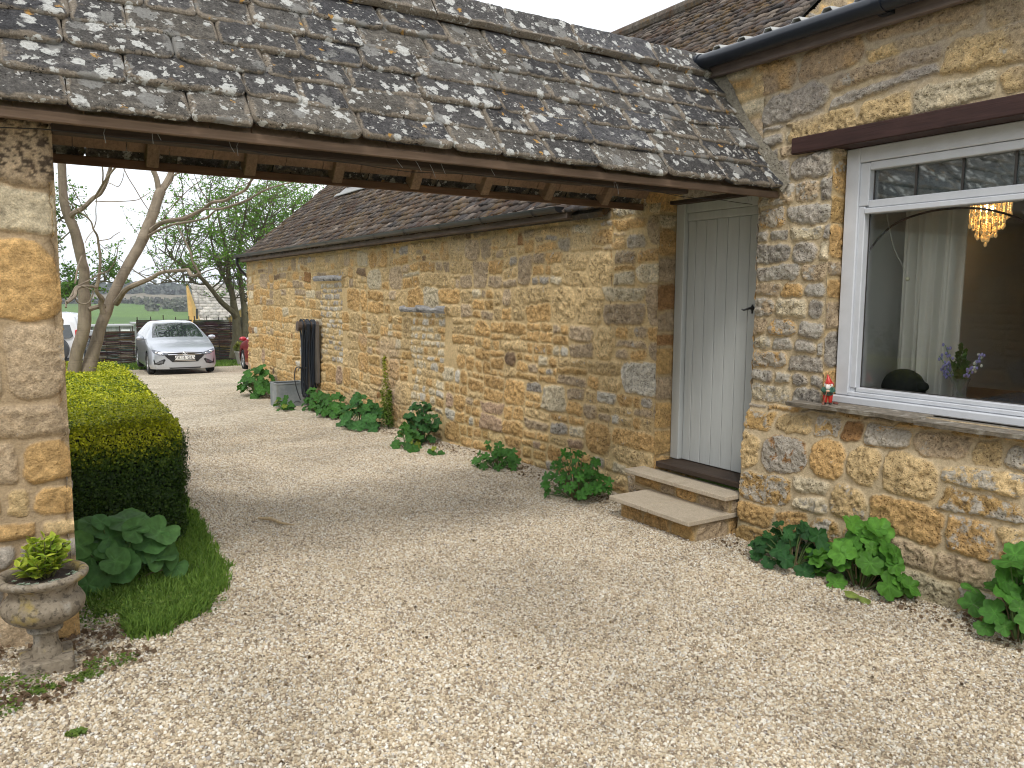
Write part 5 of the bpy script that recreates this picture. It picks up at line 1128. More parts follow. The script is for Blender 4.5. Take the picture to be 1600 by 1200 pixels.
leafy_tree('leafy_tree', 'darker leafy tree half hidden behind the pier and the white off-roader', TC, 50, 300, 1.0, 9, .085, 16, ((.13, .25, .045), (.07, .15, .03)), clip=lambda P: P[:, 0] < 3.4)
# behind the roof gap: another green crown right of the forked tree
TD = [[(10.6, 34, -1.2, .22), (10.5, 34, 1.5, .17), (10.6, 34, 3.5, .11), (10.4, 34, 5.2, .05)], [(10.5, 34, 2, .09), (9.6, 34, 3.4, .06), (9.0, 34, 4.8, .03)], [(10.5, 34, 2.4, .08), (11.6, 34, 3.8, .05), (12.2, 34, 5.0, .02)]]
leafy_tree('leafy_tree', 'tall light-green tree whose crown shows above the far end of the barn roof', TD, 100, 600, 1.7, 13, .10, 14, ((.19, .36, .05), (.09, .21, .03)))
# ------------------------------------------------------------------ woven fence
fe = thing('woven_fence', 'dark woven willow hurdle fence with uprights poking above the top', 'fence', (4, 30.5, -.95))
def hurdle(x0, x1, y, top, seed, parent):
    rg = random.Random(seed); mb = MB(); n = int((x1 - x0) / .10); ups = int((x1 - x0) / .42) + 1; z = gzf((x0 + x1) / 2, y) - .02; row = 0
    while z < top:
        h = rg.uniform(.018, .034); col = (.045 * rg.uniform(.5, 2.2), .030 * rg.uniform(.6, 2.0), .020 * rg.uniform(.6, 1.9))
        if rg.random() < .12: col = (.22, .17, .12)
        xs_ = np.linspace(x0, x1, n); ph = math.pi * (row % 2); yy = y + .035 * np.sin(math.pi * (xs_ - x0) / .42 + ph); zz = z + (vn(xs_, xs_ * 0 + row, 1.6, seed) - .5) * .03
        V = []; F = []
        for i in range(n):
            w_ = h * .5 * (.8 + .4 * float(vn(xs_[i], row, 5, 3)))
            V += [(xs_[i], yy[i] - .012, zz[i] - w_), (xs_[i], yy[i] - .018, zz[i] + w_ * .3), (xs_[i], yy[i] + .01, zz[i] + w_)]
        F = [(i*3+k, i*3+3+k, i*3+3+(k+1) % 3, i*3+(k+1) % 3) for i in range(n - 1) for k in range(3)]
        mb.add(V, F, col)
        z += h * rg.uniform(.6, 1.0) * .95; row += 1
    o = mb.build('hurdle_panel', colmat('willow', .9, .4, 14, .3), parent); up = MB(); x = x0 + .05
    while x < x1: up.tube([(x, y, gzf(x, y) - .1), (x + rg.uniform(-.02, .02), y, top + rg.uniform(.08, .20))], .017, 6, (.05, .035, .025)); x += .42
    up.build('stakes', M_COL, o)
hurdle(-4, 3.66, 30.5, .24, 1, fe); hurdle(3.72, 5.55, 30.5, .62, 2, fe); hurdle(5.6, 7.4, 30.5, .60, 3, fe); hurdle(7.45, 9.3, 30.5, .66, 4, fe); hurdle(9.35, 12, 30.5, .6, 5, fe)
# ------------------------------------------------------------------ beyond the fence
gb = thing('grey_shed', 'low weathered grey board shed with a small white notice beyond the fence', 'shed', (5, 46, -2))
b = MB(); x = 2.6; rs = random.Random(4)
while x < 8.0:
    w_ = rs.uniform(.14, .2); k = rs.uniform(.8, 1.2); b.box((x, 46, -3), (x + w_ - .01, 46.05, -.17 + .1 * (x > 5.5)), col=(.30 * k, .30 * k, .30 * k)); x += w_
b.build('wall', M_COL, gb); b = MB(); b.box((2.5, 45.9, -.17), (5.5, 48, -.10), col=(.34, .34, .34)); b.box((5.5, 45.9, -.07), (8.1, 48, -.0), col=(.34, .34, .34)); b.build('roof', M_COL, gb)
b = MB(); b.box((4.88, 45.95, -.16 - .45), (5.30, 45.985, -.33), col=(.85, .85, .85)); b.build('notice', M_COL, gb)
hs = thing('far_house', 'yellow stone house with a pale slate roof and dark opening beyond the fence', 'house', (13, 60, -3))
hy = colmat('yellow_stone', .9, .15, 3, .2)
b = MB(); yl = (.56, .37, .14)
b.poly([(10.75, 58.9, -5), (11.42, 58.9, -5), (11.38, 58.9, -.6), (11.02, 61.5, 2.25), (10.95, 61.5, 2.25)], .3, (0, 1, 0), yl); b.box((11.4, 60.6, -5), (20, 66, -.6), col=yl)
b.poly([(13.35, 59.4, -5), (19.2, 59.4, -5), (19.2, 59.4, -.1), (16.3, 59.4, 1.75), (13.35, 59.4, -.15)], 1.2, (0, 1, 0), yl); b.build('wall', hy, hs)
b = MB(); b.box((11.02, 58.85, -.2), (11.15, 58.89, .5), col=(.03, .03, .03)); b.build('slit_window', M_COL, hs); b = MB(); b.box((14.0, 59.3, -1.4), (16.5, 59.39, -.12), col=(.02, .02, .02)); b.build('cart_opening', M_COL, hs)
slate_roof('roof', (11.25, 59.0, -1.0), (1, 0, 0), (0, .64, .77), (0, -.77, .64), 9, 4.2, lambda s: .26, lambda s: .5, .03, hs, colmat('pale_slates', .9, .3, 8, .3), [(.42, .39, .35), (.36, .34, .31), (.46, .43, .39)], 4, res=(4, 3))
b = MB(); b.poly([(16.3, 58.9, 1.85), (13.2, 58.9, -.12), (13.2, 63, -.12), (16.3, 63, 1.85)], .08, (-.54, 0, .84), (.40, .37, .33)); b.poly([(16.3, 58.9, 1.85), (19.4, 58.9, -.12), (19.4, 63, -.12), (16.3, 63, 1.85)], .08, (.54, 0, .84), (.40, .37, .33)); b.build('porch_roof', colmat('pale_slates', .9, .3, 8, .3), hs)
# far hedgerows and woods: soft masses of leafy clumps on the hill
def far_mass(name, label, fn, k, size, seed, cols):
    rg = np.random.RandomState(seed); x, y, hh = fn(rg, k); 
    n = 34; P = []; 
    for i in range(len(x)):
        r = hh[i] * .5; q = rg.normal(0, 1, (n, 3)); q /= np.linalg.norm(q, axis=1, keepdims=True); q *= r * rg.uniform(.55, 1.05, (n, 1)); q[:, 2] = np.abs(q[:, 2]) * 1.3
        P.append(q * [1.1, 1.1, 1] + [x[i], y[i], gzf(x[i], y[i])])
    P = np.vstack(P); Nn = rg.normal(0, .8, P.shape) + [0, -.5, .6]; t = rg.uniform(0, 1, (len(P), 1)); c = np.array(cols[0]) * t + np.array(cols[1]) * (1 - t)
    o = leaf_cloud(name, P, Nn, size * rg.uniform(.6, 1.4, len(P)), c, colmat('distant_foliage', .95, .2, 2, 0), None, seed, .9, .2); tag(o, label, 'trees', kind='stuff')
def line(y0, y1, jit, h0, h1, xr): return lambda rg, k: (rg.uniform(*xr, k), y0 + (y1 - y0) * rg.uniform(0, 1, k) + rg.normal(0, jit, k), rg.uniform(h0, h1, k))
far_mass('hedgerow', 'brown-green hedgerow at the foot of the far field', line(200, 206, 2, 2.2, 4.2, (-20, 70)), 130, 1.0, 3, ((.10, .105, .07), (.14, .12, .09)))
far_mass('hedgerow', 'hedgerow between the green field and the brown one', line(398, 402, 2, 2.0, 4.5, (-40, 140)), 170, 1.6, 4, ((.075, .085, .06), (.12, .11, .085)))
far_mass('distant_wood', 'hazy band of trees along the far skyline', line(500, 540, 8, 5, 12, (-60, 190)), 230, 3.0, 6, ((.065, .085, .065), (.10, .105, .09)))
def mid(rg, k): return rg.uniform(44, 120, k), rg.uniform(300, 420, k), rg.uniform(4, 8, k)
far_mass('hedgerow_trees', 'scattered bushes on the hillside left of the far house', lambda rg, k: (rg.uniform(46, 110, k), rg.uniform(330, 400, k), rg.uniform(2.5, 6, k)), 60, 2.0, 8, ((.085, .10, .06), (.11, .11, .075)))
far_mass('garden_bushes', 'green bushes just beyond the fence behind the bare stems', lambda rg, k: (rg.uniform(-2, 5.2, k), rg.uniform(50, 60, k), rg.uniform(1.2, 2.6, k)), 16, .35, 9, ((.05, .11, .025), (.09, .16, .035)))

def shr(rg, k): return rg.uniform(-6.5, -5.0, k), rg.uniform(-3, 20, k), rg.uniform(1.0, 2.0, k)
far_mass('yard_shrubbery', 'dark green shrubbery along the unseen left side of the yard, mirrored in the window', shr, 160, .14, 19, ((.02, .05, .015), (.05, .10, .025)))

ob = thing('reflection_backdrop', 'grey-green block added out of view at left for the window to reflect', 'reflection_backdrop', (-8, 8, 0))  # unseen block added to veil the window with a grey-green reflection
b = MB(); b.box((-10, -6, -1), (-7.6, 22, 4.3), col=(.27, .30, .27)); b.build('wall', M_COL, ob); b = MB(); b.poly([(-7.3, -6.3, 4.2), (-7.3, 22.3, 4.2), (-10.5, 22.3, 6.2), (-10.5, -6.3, 6.2)], .08, (0, 0, 1), (.10, .10, .11)); b.build('roof', M_COL, ob)
# ------------------------------------------------------------------ cars
def paint(name, col, metal=.5, rough=.28):
    t = NT(name); t.fin(col, rough, None, metal, .5); t.b.inputs['Coat Weight'].default_value = .8; t.b.inputs['Coat Roughness'].default_value = .05; return t.m
M_TYRE = simple('tyre_rubber', (.012, .012, .012), .85, 0, .2, 20); M_RIM = simple('alloy', (.45, .46, .47), .3, .8, .1, 10); M_DARK = simple('dark_trim', (.008, .008, .009), .5)
M_CHROME = simple('chrome', (.75, .76, .78), .12, 1, .03); M_LAMP = NT('headlamp').fin((.16, .17, .19), .06, None, .6, .8)
def m_carglass():
    t = NT('car_glass'); t.fin((.02, .028, .03), .03, None, 0, .8); t.b.inputs['Coat Weight'].default_value = 1; t.b.inputs['Coat Roughness'].default_value = .02; return t.m
M_CGL = m_carglass()
ST = [(0.0, .50, .58, .56, .60, .50, .655, .40, .675), (.07, .70, .76, .745, .66, .68, .70, .55, .725), (.22, .81, .86, .85, .735, .805, .775, .64, .80), (.5, .86, .89, .885, .81, .85, .86, .69, .885), (.95, .87, .89, .89, .895, .865, .955, .72, .985),
      (1.2, .87, .89, .89, .935, .865, 1.055, .73, 1.085), (1.6, .87, .89, .89, .955, .86, 1.235, .67, 1.27), (2.0, .87, .89, .89, .97, .86, 1.37, .61, 1.425), (2.6, .87, .89, .89, .985, .86, 1.405, .60, 1.475), (3.3, .87, .89, .885, 1.005, .85, 1.375, .585, 1.45),
      (3.85, .85, .88, .875, 1.02, .82, 1.27, .55, 1.37), (4.12, .80, .84, .83, 1.0, .77, 1.07, .54, 1.13), (4.26, .74, .78, .77, .84, .70, .87, .5, .90), (4.31, .66, .7, .69, .6, .62, .62, .4, .64)]
def crom(A, t):
    n = len(A); t = np.clip(t, 0, n - 1 - 1e-9); i = np.floor(t).astype(int); f = (t - i)[:, None] if A.ndim == 2 else (t - i)[:, None, None]
    g = lambda k: A[np.clip(k, 0, n - 1)]
    a, b, c, d = g(i - 1), g(i), g(i + 1), g(i + 2)
    return .5 * (2*b + (c - a)*f + (2*a - 5*b + 4*c - d)*f*f + (3*b - a - 3*c + d)*f**3)
def in_poly(x, y, P):
    c = False; j = len(P) - 1
    for i in range(len(P)):
        if (P[i][1] > y) != (P[j][1] > y) and x < (P[j][0] - P[i][0]) * (y - P[i][1]) / (P[j][1] - P[i][1] + 1e-12) + P[i][0]: c = not c
        j = i
    return c
def hatchback(name, label, loc, rot, pm, plate=None):
    root = thing(name, label, 'car', loc); MW = Matrix.Translation(loc) @ Matrix.Rotation(rot, 4, 'Z')
    S_ = np.array([[(s[0], h, z) for h, z in ((s[1], .19), (s[2], .32), (s[3], .58), (s[5], s[4]), (s[7], s[6]), (s[7] * .52, s[6] + (s[8] - s[6]) * .75), (0, s[8]))] for s in ST])  # (ns,7,3)
    ns = 92; nt_ = 43; A = crom(S_.reshape(len(ST), -1), np.linspace(0, len(ST) - 1, ns)).reshape(ns, 7, 3)
    T = np.linspace(0, 6, nt_); B = np.stack([crom(A[i], T) for i in range(ns)])            # ns,nt,3 : (y,x,z)
    ti = np.tile((T[1:] + T[:-1]) / 2, (ns - 1, 1)); yc_ = (B[1:, 1:, 0] + B[:-1, :-1, 0]) / 2; zc_ = (B[1:, 1:, 2] + B[:-1, :-1, 2]) / 2
    side = (ti > 3.14) & (ti < 3.92) & (yc_ > 1.32 + (ti - 3.14) * .55) & (yc_ < 3.78) & ~((yc_ > 2.46) & (yc_ < 2.54)) & (zc_ > .99)
    wind = (ti > 4.12) & (yc_ > 1.10) & (yc_ < 1.97); rearw = (ti > 4.15) & (yc_ > 3.95) & (yc_ < 4.14)
    arch = np.zeros_like(side)
    for wy in (.80, 3.42): arch |= (np.hypot(yc_ - wy, zc_ - .31) < .365) & (ti < 2.6)
    col = lambda m: grid_faces(ns, nt_, m)
    VL = np.stack([B[..., 1], B[..., 0], B[..., 2]], -1).reshape(-1, 3); VR = VL * [-1, 1, 1]; VV = np.vstack([VL, VR]); nV = len(VL)
    def mk(nm, mask, mat, par, extra=None, sd=0):
        F = col(mask); F = np.vstack([F, F[:, ::-1] + nV]) if sd == 0 else (F if sd > 0 else F[:, ::-1] + nV); V2 = VV
        if extra is not None: V2 = np.vstack([VV, extra[0]]); F = np.vstack([F, extra[1] + len(VV)])
        used = np.unique(F); mp = np.full(len(V2), -1); mp[used] = np.arange(len(used)); P = np.array([MW @ Vector(v) for v in V2[used]])
        return link(nm, mesh_np(nm, P, mp[F]), mat, par, True)
    # nose and tail caps
    ex = []; ef = []; off = 0
    for row, sgn, bl in ((0, -1, .05), (ns - 1, 1, .02)):
        m = 17; prof = B[row]; G = np.array([[(px_[1] * f, px_[0] + sgn * bl * (1 - f * f), px_[2]) for f in np.linspace(-1, 1, m)] for px_ in prof]); G[-1, :, 0] = 0
        G[-1] = [(0, prof[-1][0], prof[-1][2])] * m
        G[-1, :, 1] = prof[-1][0]
        ex.append(G.reshape(-1, 3)); f = grid_faces(nt_, m); ef.append((f if sgn < 0 else f[:, ::-1]) + off); off += nt_ * m
    ex = np.vstack(ex); ef = np.vstack(ef)
    body = mk('body', ~(side | wind | rearw | arch), pm, root, (ex, ef)); pass; mk('windscreen', wind, M_CGL, root)
    mk('rear_window', rearw, M_CGL, root)
    for sd in (1, -1): mk('side_window', side & (yc_ < 2.5), M_CGL, root, None, sd); mk('side_window', side & (yc_ > 2.5), M_CGL, root, None, sd)
    allF = np.vstack([col(np.ones_like(side)), col(np.ones_like(side))[:, ::-1] + nV, ef + len(VV)]); allV = np.vstack([VV, ex])
    bvh = BVHTree.FromPolygons([tuple(v) for v in allV], [tuple(int(k) for k in f) for f in allF])
    def decal(nm, P, mat, par, off=.006, res=.012, mirror=True, along='y', holes=None):
        x0, x1 = min(p[0] for p in P), max(p[0] for p in P); z0, z1 = min(p[1] for p in P), max(p[1] for p in P)
        nx = max(3, int((x1 - x0) / res) + 1); nz = max(3, int((z1 - z0) / res) + 1); objs = []
        for sg in ((1, -1) if mirror else (1,)):
            V = []; ok = {}; F = []
            for i in range(nx):
                for j in range(nz):
                    x = x0 + (x1 - x0) * i / (nx - 1); z = z0 + (z1 - z0) * j / (nz - 1)
                    if along == 'y': h = bvh.ray_cast(Vector((x * sg, -2, z)), Vector((0, 1, 0)))[0]
                    else: h = bvh.ray_cast(Vector((2 * sg, x, z)), Vector((-sg, 0, 0)))[0]
                    if h is None: continue
                    h = h + (Vector((0, -off, 0)) if along == 'y' else Vector((off * sg, 0, 0))); ok[(i, j)] = len(V); V.append(MW @ h)
            for i in range(nx - 1):
                for j in range(nz - 1):
                    x = x0 + (x1 - x0) * (i + .5) / (nx - 1); z = z0 + (z1 - z0) * (j + .5) / (nz - 1)
                    q = [(i, j), (i + 1, j), (i + 1, j + 1), (i, j + 1)]
                    if all(k in ok for k in q) and in_poly(x, z, P): F.append([ok[k] for k in q])
            if F: me = bpy.data.meshes.new(nm); me.from_pydata(V, [], F); me.update(); objs.append(link(nm, me, mat, par, True))
        return objs
    gr = decal('grille', [(-.46, .640), (.46, .640), (.54, .615), (.52, .56), (.33, .385), (-.33, .385), (-.52, .56), (-.54, .615)], M_DARK, root, .008, .01, False)[0]
    for (za, zb, w) in ((.582, .604, .44), (.412, .426, .28)): decal('grille_bar', [(-w, za), (w, za), (w, zb), (-w, zb)], M_CHROME, gr, .014, .006, False)
    decal('headlight', [(.42, .600), (.52, .575), (.66, .585), (.79, .64), (.83, .71), (.80, .735), (.68, .70), (.52, .655)], M_LAMP, root, .01, .01)
    decal('fog_surround', [(.50, .455), (.54, .475), (.66, .42), (.76, .36), (.78, .46), (.80, .46), (.79, .33), (.66, .315), (.56, .34)], M_DARK, root, .008, .01)
    decal('fog_lamp', [(.56, .44), (.68, .40), (.74, .36), (.70, .345), (.58, .36)], M_LAMP, root, .016, .01)
    decal('lower_intake', [(-.42, .235), (.42, .235), (.40, .20), (-.40, .20)], M_DARK, root, .006, .01, False)
    decal('door_seam', [(1.38, .30), (1.392, .30), (1.392, .95), (1.38, .95)], M_DARK, root, .003, .006, True, 'x'); decal('door_seam', [(2.49, .30), (2.502, .30), (2.502, .95), (2.49, .95)], M_DARK, root, .003, .006, True, 'x')
    # badge: slanted letter in an oval
    def frontpt(x, z, o): h = bvh.ray_cast(Vector((x, -2, z)), Vector((0, 1, 0)))[0]; return Vector((x, h.y - o, z))
    mb = MB(); N_ = 24; cz = .615; yb = frontpt(0, cz, 0).y - .014
    ring = [MW @ Vector((.062 * math.cos(a), yb, cz + .036 * math.sin(a))) for a in np.linspace(0, 2 * math.pi, N_ + 1)]; mb.tube(ring, .006, 6)
    mb.tube([MW @ Vector((-.028, yb, cz - .024)), MW @ Vector((-.014, yb, cz + .026))], .006, 6); mb.tube([MW @ Vector((.012, yb, cz - .026)), MW @ Vector((.03, yb, cz + .022))], .006, 6); mb.tube([MW @ Vector((-.02, yb, cz - .004)), MW @ Vector((.022, yb, cz + .006))], .006, 6)
    mb.build('badge', M_CHROME, gr)
    for sg in (1, -1):
        for (hx, hz, hr) in ((.58, .615, .030), (.71, .655, .042)):
            h = bvh.ray_cast(Vector((hx * sg, -2, hz)), Vector((0, 1, 0)))[0]; mb = MB(); blob(mb, MW @ (h + Vector((0, -.004, 0))), hr, None, 12, 8, (1.2, .35, .8)); mb.build('lamp_lens', M_CHROME, root, True)
    if plate:
        yp = frontpt(0, .50, 0).y - .03; mb = MB(); mb.box((-.26, yp, .448), (.26, yp + .04, .560), MW, .004); pl = mb.build('number_plate', simple('plate_white', (.78, .78, .75), .4), root, False)
        cu = bpy.data.curves.new('plate_text', 'FONT'); cu.body = plate; cu.size = .118; cu.align_x = 'CENTER'; cu.align_y = 'CENTER'; cu.offset = .0006; cu.space_character = 1.12
        tmp = bpy.data.objects.new('tmp', cu); C.objects.link(tmp); bpy.context.view_layer.update(); me = bpy.data.meshes.new_from_object(tmp.evaluated_get(bpy.context.evaluated_depsgraph_get())); bpy.data.objects.remove(tmp)
        me.transform(MW @ Matrix.Translation((0, yp - .004, .504)) @ Matrix.Rotation(R_(90), 4, 'X')); link('plate_lettering', me, M_DARK, pl)
    for sg in (1, -1):
        for wy in (.80, 3.42):
            Mx = MW @ Matrix.Translation((sg * .80, wy, .315)) @ Matrix.Rotation(R_(90) * sg, 4, 'Y')
            mb = MB(); mb.lathe([(.215, -.10), (.29, -.10), (.312, -.075), (.316, 0), (.312, .06), (.29, .085), (.225, .085), (.215, .06)], 40, (0, 0, 0), Mx); wh = mb.build('tyre', M_TYRE, root, True)
            mb = MB(); mb.lathe([(.222, -.05), (.222, .075), (.205, .078), (.195, .055), (.19, -.04), (0, -.045)], 40, (0, 0, 0), Mx)
            for k in range(5):
                for dd in (-.16, .16):
                    a = 2 * math.pi * k / 5; p0 = Mx @ Vector((.03 * math.cos(a), .03 * math.sin(a), .055)); p1 = Mx @ Vector((.20 * math.cos(a + dd), .20 * math.sin(a + dd), .068)); mb.tube([p0, p1], [.018, .013], 6)
            blob(mb, Mx @ Vector((0, 0, .05)), .04); mb.build('rim', M_RIM, wh, True)
    mb = MB(); mb.box((-.80, .40, .2), (.80, 1.2, .7), MW); mb.box((-.80, 3.0, .2), (.80, 3.8, .75), MW); mb.box((-.82, .3, .17), (.82, 4.1, .22), MW); mb.build('underbody', M_DARK, root)
    for sg in (1, -1):
        mb = MB(); blob(mb, MW @ Vector((sg * .985, 1.42, 1.0)), .11, sc=(1.0, .62, .62), n=14, m=9, M=Matrix.Rotation(rot, 3, 'Z')); mb.tube([MW @ Vector((sg * .86, 1.44, .965)), MW @ Vector((sg * .94, 1.43, .98))], .025, 6); mb.build('door_mirror', pm, root, True)
    return root
PS = paint('silver_paint', (.50, .53, .58), .55, .3); PR_ = paint('red_paint', (.45, .015, .03), .2, .3); PW = paint('white_paint_car', (.75, .77, .80), 0, .25)
hatchback('parked_car', 'silver hatchback parked nose-on to the drive in front of the woven fence', (4.10, 23.72, -.735), R_(-1.5), PS, 'VX16 GLV')
hatchback('parked_car', 'red car mostly hidden behind the far corner of the barn', (6.98, 26.10, -.80), R_(180 - 2), PR_)
def offroader():
    loc = (.80, 25.4, -.79); root = thing('parked_car', 'white off-roader with a spare wheel on its tail, half hidden by the pier', 'car', loc); MW = Matrix.Translation(loc) @ Matrix.Rotation(R_(-7), 4, 'Z')
    def loft(nm, secs, mat, par, bev=.0):
        V = []; n = len(secs[0][1])
        for y, pts in secs: V += [MW @ Vector((x, y, z)) for x, z in pts]
        F = [(i*n+k, i*n+(k+1) % n, (i+1)*n+(k+1) % n, (i+1)*n+k) for i in range(len(secs) - 1) for k in range(n)] + [tuple(range(n))[::-1], tuple((len(secs)-1)*n+k for k in range(n))]
        mb = MB(); mb.add(V, F); o = mb.build(nm, mat, par, True); return o
    def sec(w, z0, zb, wr, zr, r=.10):
        h = [(w - .08, z0), (w, z0 + .08), (w, zb - .05), (w - .02, zb), (wr + .02, zr - r), (wr - r * .6, zr - .015), (wr * .5, zr + .02)]; return h + [(-x, z) for x, z in h[::-1]]
    loft('body', [(-.02, sec(.84, .36, .98, .70, 1.60)), (.06, sec(.89, .32, 1.02, .73, 1.72)), (.5, sec(.90, .30, 1.03, .74, 1.76)), (2.2, sec(.90, .30, 1.03, .74, 1.76)), (2.7, sec(.90, .30, 1.03, .66, 1.62)), (3.2, sec(.89, .30, 1.03, .72, 1.12)), (4.1, sec(.88, .32, .92, .70, .98)), (4.3, sec(.80, .36, .8, .6, .84))], PW, root)
    mb = MB(); mb.poly([MW @ Vector(p) for p in ((-.56, -.045, 1.08), (.60, -.045, 1.08), (.68, -.03, 1.14), (.60, .005, 1.50), (.52, .015, 1.56), (-.52, .015, 1.56))], .02, MW.to_3x3() @ Vector((0, -1, .15))); mb.build('rear_window', M_CGL, root)
    mb = MB(); mb.poly([MW @ Vector(p) for p in ((.905, .35, 1.08), (.905, 1.1, 1.08), (.80, 1.1, 1.55), (.80, .42, 1.55))], .02, MW.to_3x3() @ Vector((1, 0, .2))); mb.build('side_window', M_CGL, root); mb = MB(); mb.poly([MW @ Vector(p) for p in ((.905, 1.2, 1.08), (.905, 2.1, 1.08), (.80, 2.1, 1.55), (.80, 1.2, 1.55))], .02, MW.to_3x3() @ Vector((1, 0, .2))); mb.build('side_window', M_CGL, root)
    Mx = MW @ Matrix.Translation((.22, -.06, .78)) @ Matrix.Rotation(R_(90), 4, 'X'); mb = MB(); mb.lathe([(0, .22), (.28, .22), (.34, .19), (.36, .12), (.36, 0), (0, 0)], 36, (0, 0, 0), Mx); mb.build('spare_wheel_cover', simple('wheel_cover', (.045, .05, .055), .5), root, True)
    for sg in (1, -1):
        mb = MB(); mb.box((sg * .80 - .07, -.05, 1.02), (sg * .80 + .08, .12, 1.32), MW, .02); mb.build('tail_light', simple('tail_red', (.55, .02, .02), .2), root)
        mb = MB(); mb.box((sg * .78 - .06, -.05, .55), (sg * .78 + .07, .1, .66), MW, .02); mb.build('tail_light', simple('tail_red', (.55, .02, .02), .2), root)
    mb = MB(); mb.box((-.88, -.14, .32), (.88, .12, .54), MW, .04); mb.build('bumper', simple('bumper', (.05, .055, .06), .6), root)
    for sg in (1, -1):
        for wy in (.75, 3.4):
            Mw = MW @ Matrix.Translation((sg * .84, wy, .36)) @ Matrix.Rotation(R_(90) * sg, 4, 'Y'); mb = MB(); mb.lathe([(.20, -.12), (.33, -.12), (.36, -.09), (.36, .06), (.33, .09), (.22, .09), (.2, .05), (0, .05)], 32, (0, 0, 0), Mw); mb.build('tyre', M_TYRE, root, True)
            mb = MB(); mb.lathe([(.47, -.02), (.47, .07), (.40, .07)], 32, (0, 0, .02), MW @ Matrix.Translation((sg * .84, wy, .36)) @ Matrix.Rotation(R_(90) * sg, 4, 'Y')); mb.build('wheel_arch', simple('bumper', (.05, .055, .06), .6), root)
    mb = MB(); mb.box((.90, 2.55, 1.02), (1.10, 2.63, 1.2), MW, .03); mb.build('door_mirror', PW, root); return root
offroader()
# ------------------------------------------------------------------ stone trough under the forked tree
tq = thing('stone_trough', 'small pale tapered stone trough at the foot of the forked tree', 'planter', (6.62, 27.4, -.86)); zz = gzf(6.6, 27.4) + .0
mb = MB(); x0, y0 = 6.62, 27.4
for (w0, w1, a, b_) in ((.18, .25, 0, .42), (.27, .27, .42, .48)):
    V = [(x0 + sx * w0, y0 + sy * w0, zz + a) for sx, sy in ((-1,-1),(1,-1),(1,1),(-1,1))] + [(x0 + sx * w1, y0 + sy * w1, zz + b_) for sx, sy in ((-1,-1),(1,-1),(1,1),(-1,1))]
    mb.add(V, [(0,3,2,1),(4,5,6,7),(0,1,5,4),(1,2,6,5),(2,3,7,6),(3,0,4,7)], (.34, .33, .29))
mb.build('trough', M_TWIG, tq)
sprig('trough_plant', 'yellowish low plant growing in the stone trough', 6.62, 27.4, .34, 500, .09, 21, ((.10, .14, .03), (.25, .26, .05)), 'plant', (0, 0), .3).location = (6.62, 27.4, zz + .44)
# ------------------------------------------------------------------ metal tank, hose post
tk = thing('metal_tank', 'square galvanised water tank with a riveted corner beside the hose post', 'tank', (3.62, 12.3, -.2))
zt = gzf(3.6, 12.3) - .005; t = NT('old_zinc'); n = t.noise(5, 6, rough=.65); c = t.mix(t.ramp(n, [(.35, 0), (.65, 1)]), (.20, .225, .235), (.34, .36, .36)); c = t.mix(t.ramp(t.noise(1, 5, t.pos((9, 9, 2))), [(.55, 0), (.75, .5)]), c, (.30, .29, .22)); M_ZN = t.fin(c, .6, t.bump(n, .2, .01), .25, .4)
mb = MB(); a, b_, c_, d = 3.40, 3.86, 12.14, 12.50
mb.box((a, c_, zt), (b_, c_ + .006, zt + .365)); mb.box((a, d - .006, zt), (b_, d, zt + .365)); mb.box((a, c_ + .006, zt), (a + .006, d - .006, zt + .365)); mb.box((b_ - .006, c_ + .006, zt), (b_, d - .006, zt + .365)); mb.box((a + .01, c_ + .01, zt), (b_ - .01, d - .01, zt + .012))
mb.build('tank_shell', M_ZN, tk)
mb = MB(); 
for (p, q) in (((a - .008, c_ - .008), (b_ + .008, c_ + .014)), ((a - .008, d - .014), (b_ + .008, d + .008)), ((a - .008, c_ + .014), (a + .014, d - .014)), ((b_ - .014, c_ + .014), (b_ + .008, d - .014))): mb.box((*p, zt + .352), (*q, zt + .370), bev=.003)
mb.build('rim', M_ZN, tk)
mb = MB()
for k in range(16): blob(mb, (b_ - .028, c_ - .002, zt + .02 + k * .021), .0065, n=6, m=4)
mb.build('rivets', simple('dark_zinc', (.09, .10, .105), .6, .3), tk); mb = MB(); mb.tube([(b_ - .2, c_ - .004, zt + .06), (b_ - .17, c_ - .006, zt + .085), (b_ - .13, c_ - .006, zt + .085), (b_ - .10, c_ - .004, zt + .06)], .006, 6); mb.build('outlet_ring', simple('dark_zinc', (.09, .10, .105), .6, .3), tk)
hp = thing('hose_post', 'timber post with a drum on top for a coiled dark blue-grey garden hose', 'hose reel', (3.84, 11.9, -.2)); zp = gzf(3.8, 11.9)
mb = MB(); mb.box((3.80, 11.86, zp - .1), (3.88, 11.94, 1.02), bev=.006); mb.box((3.90, 11.72, .2), (3.95, 12.0, 1.1), bev=.004); mb.build('post', m_wood('grey_post', (.12, .105, .09), .35, .85, axis=2), hp)
mb = MB(); Mx = Matrix.Translation((3.97, 11.84, 1.075)) @ Matrix.Rotation(R_(-90), 4, 'Y'); mb.lathe([(0, 0), (.068, 0), (.068, .30), (.075, .305), (.075, .32), (.06, .325), (0, .325)], 28, (0, 0, 0), Mx); mb.build('drum', m_wood('drum_wood', (.11, .08, .06), .3, .6, axis=0), hp, True)
mb = MB(); rs = random.Random(6)
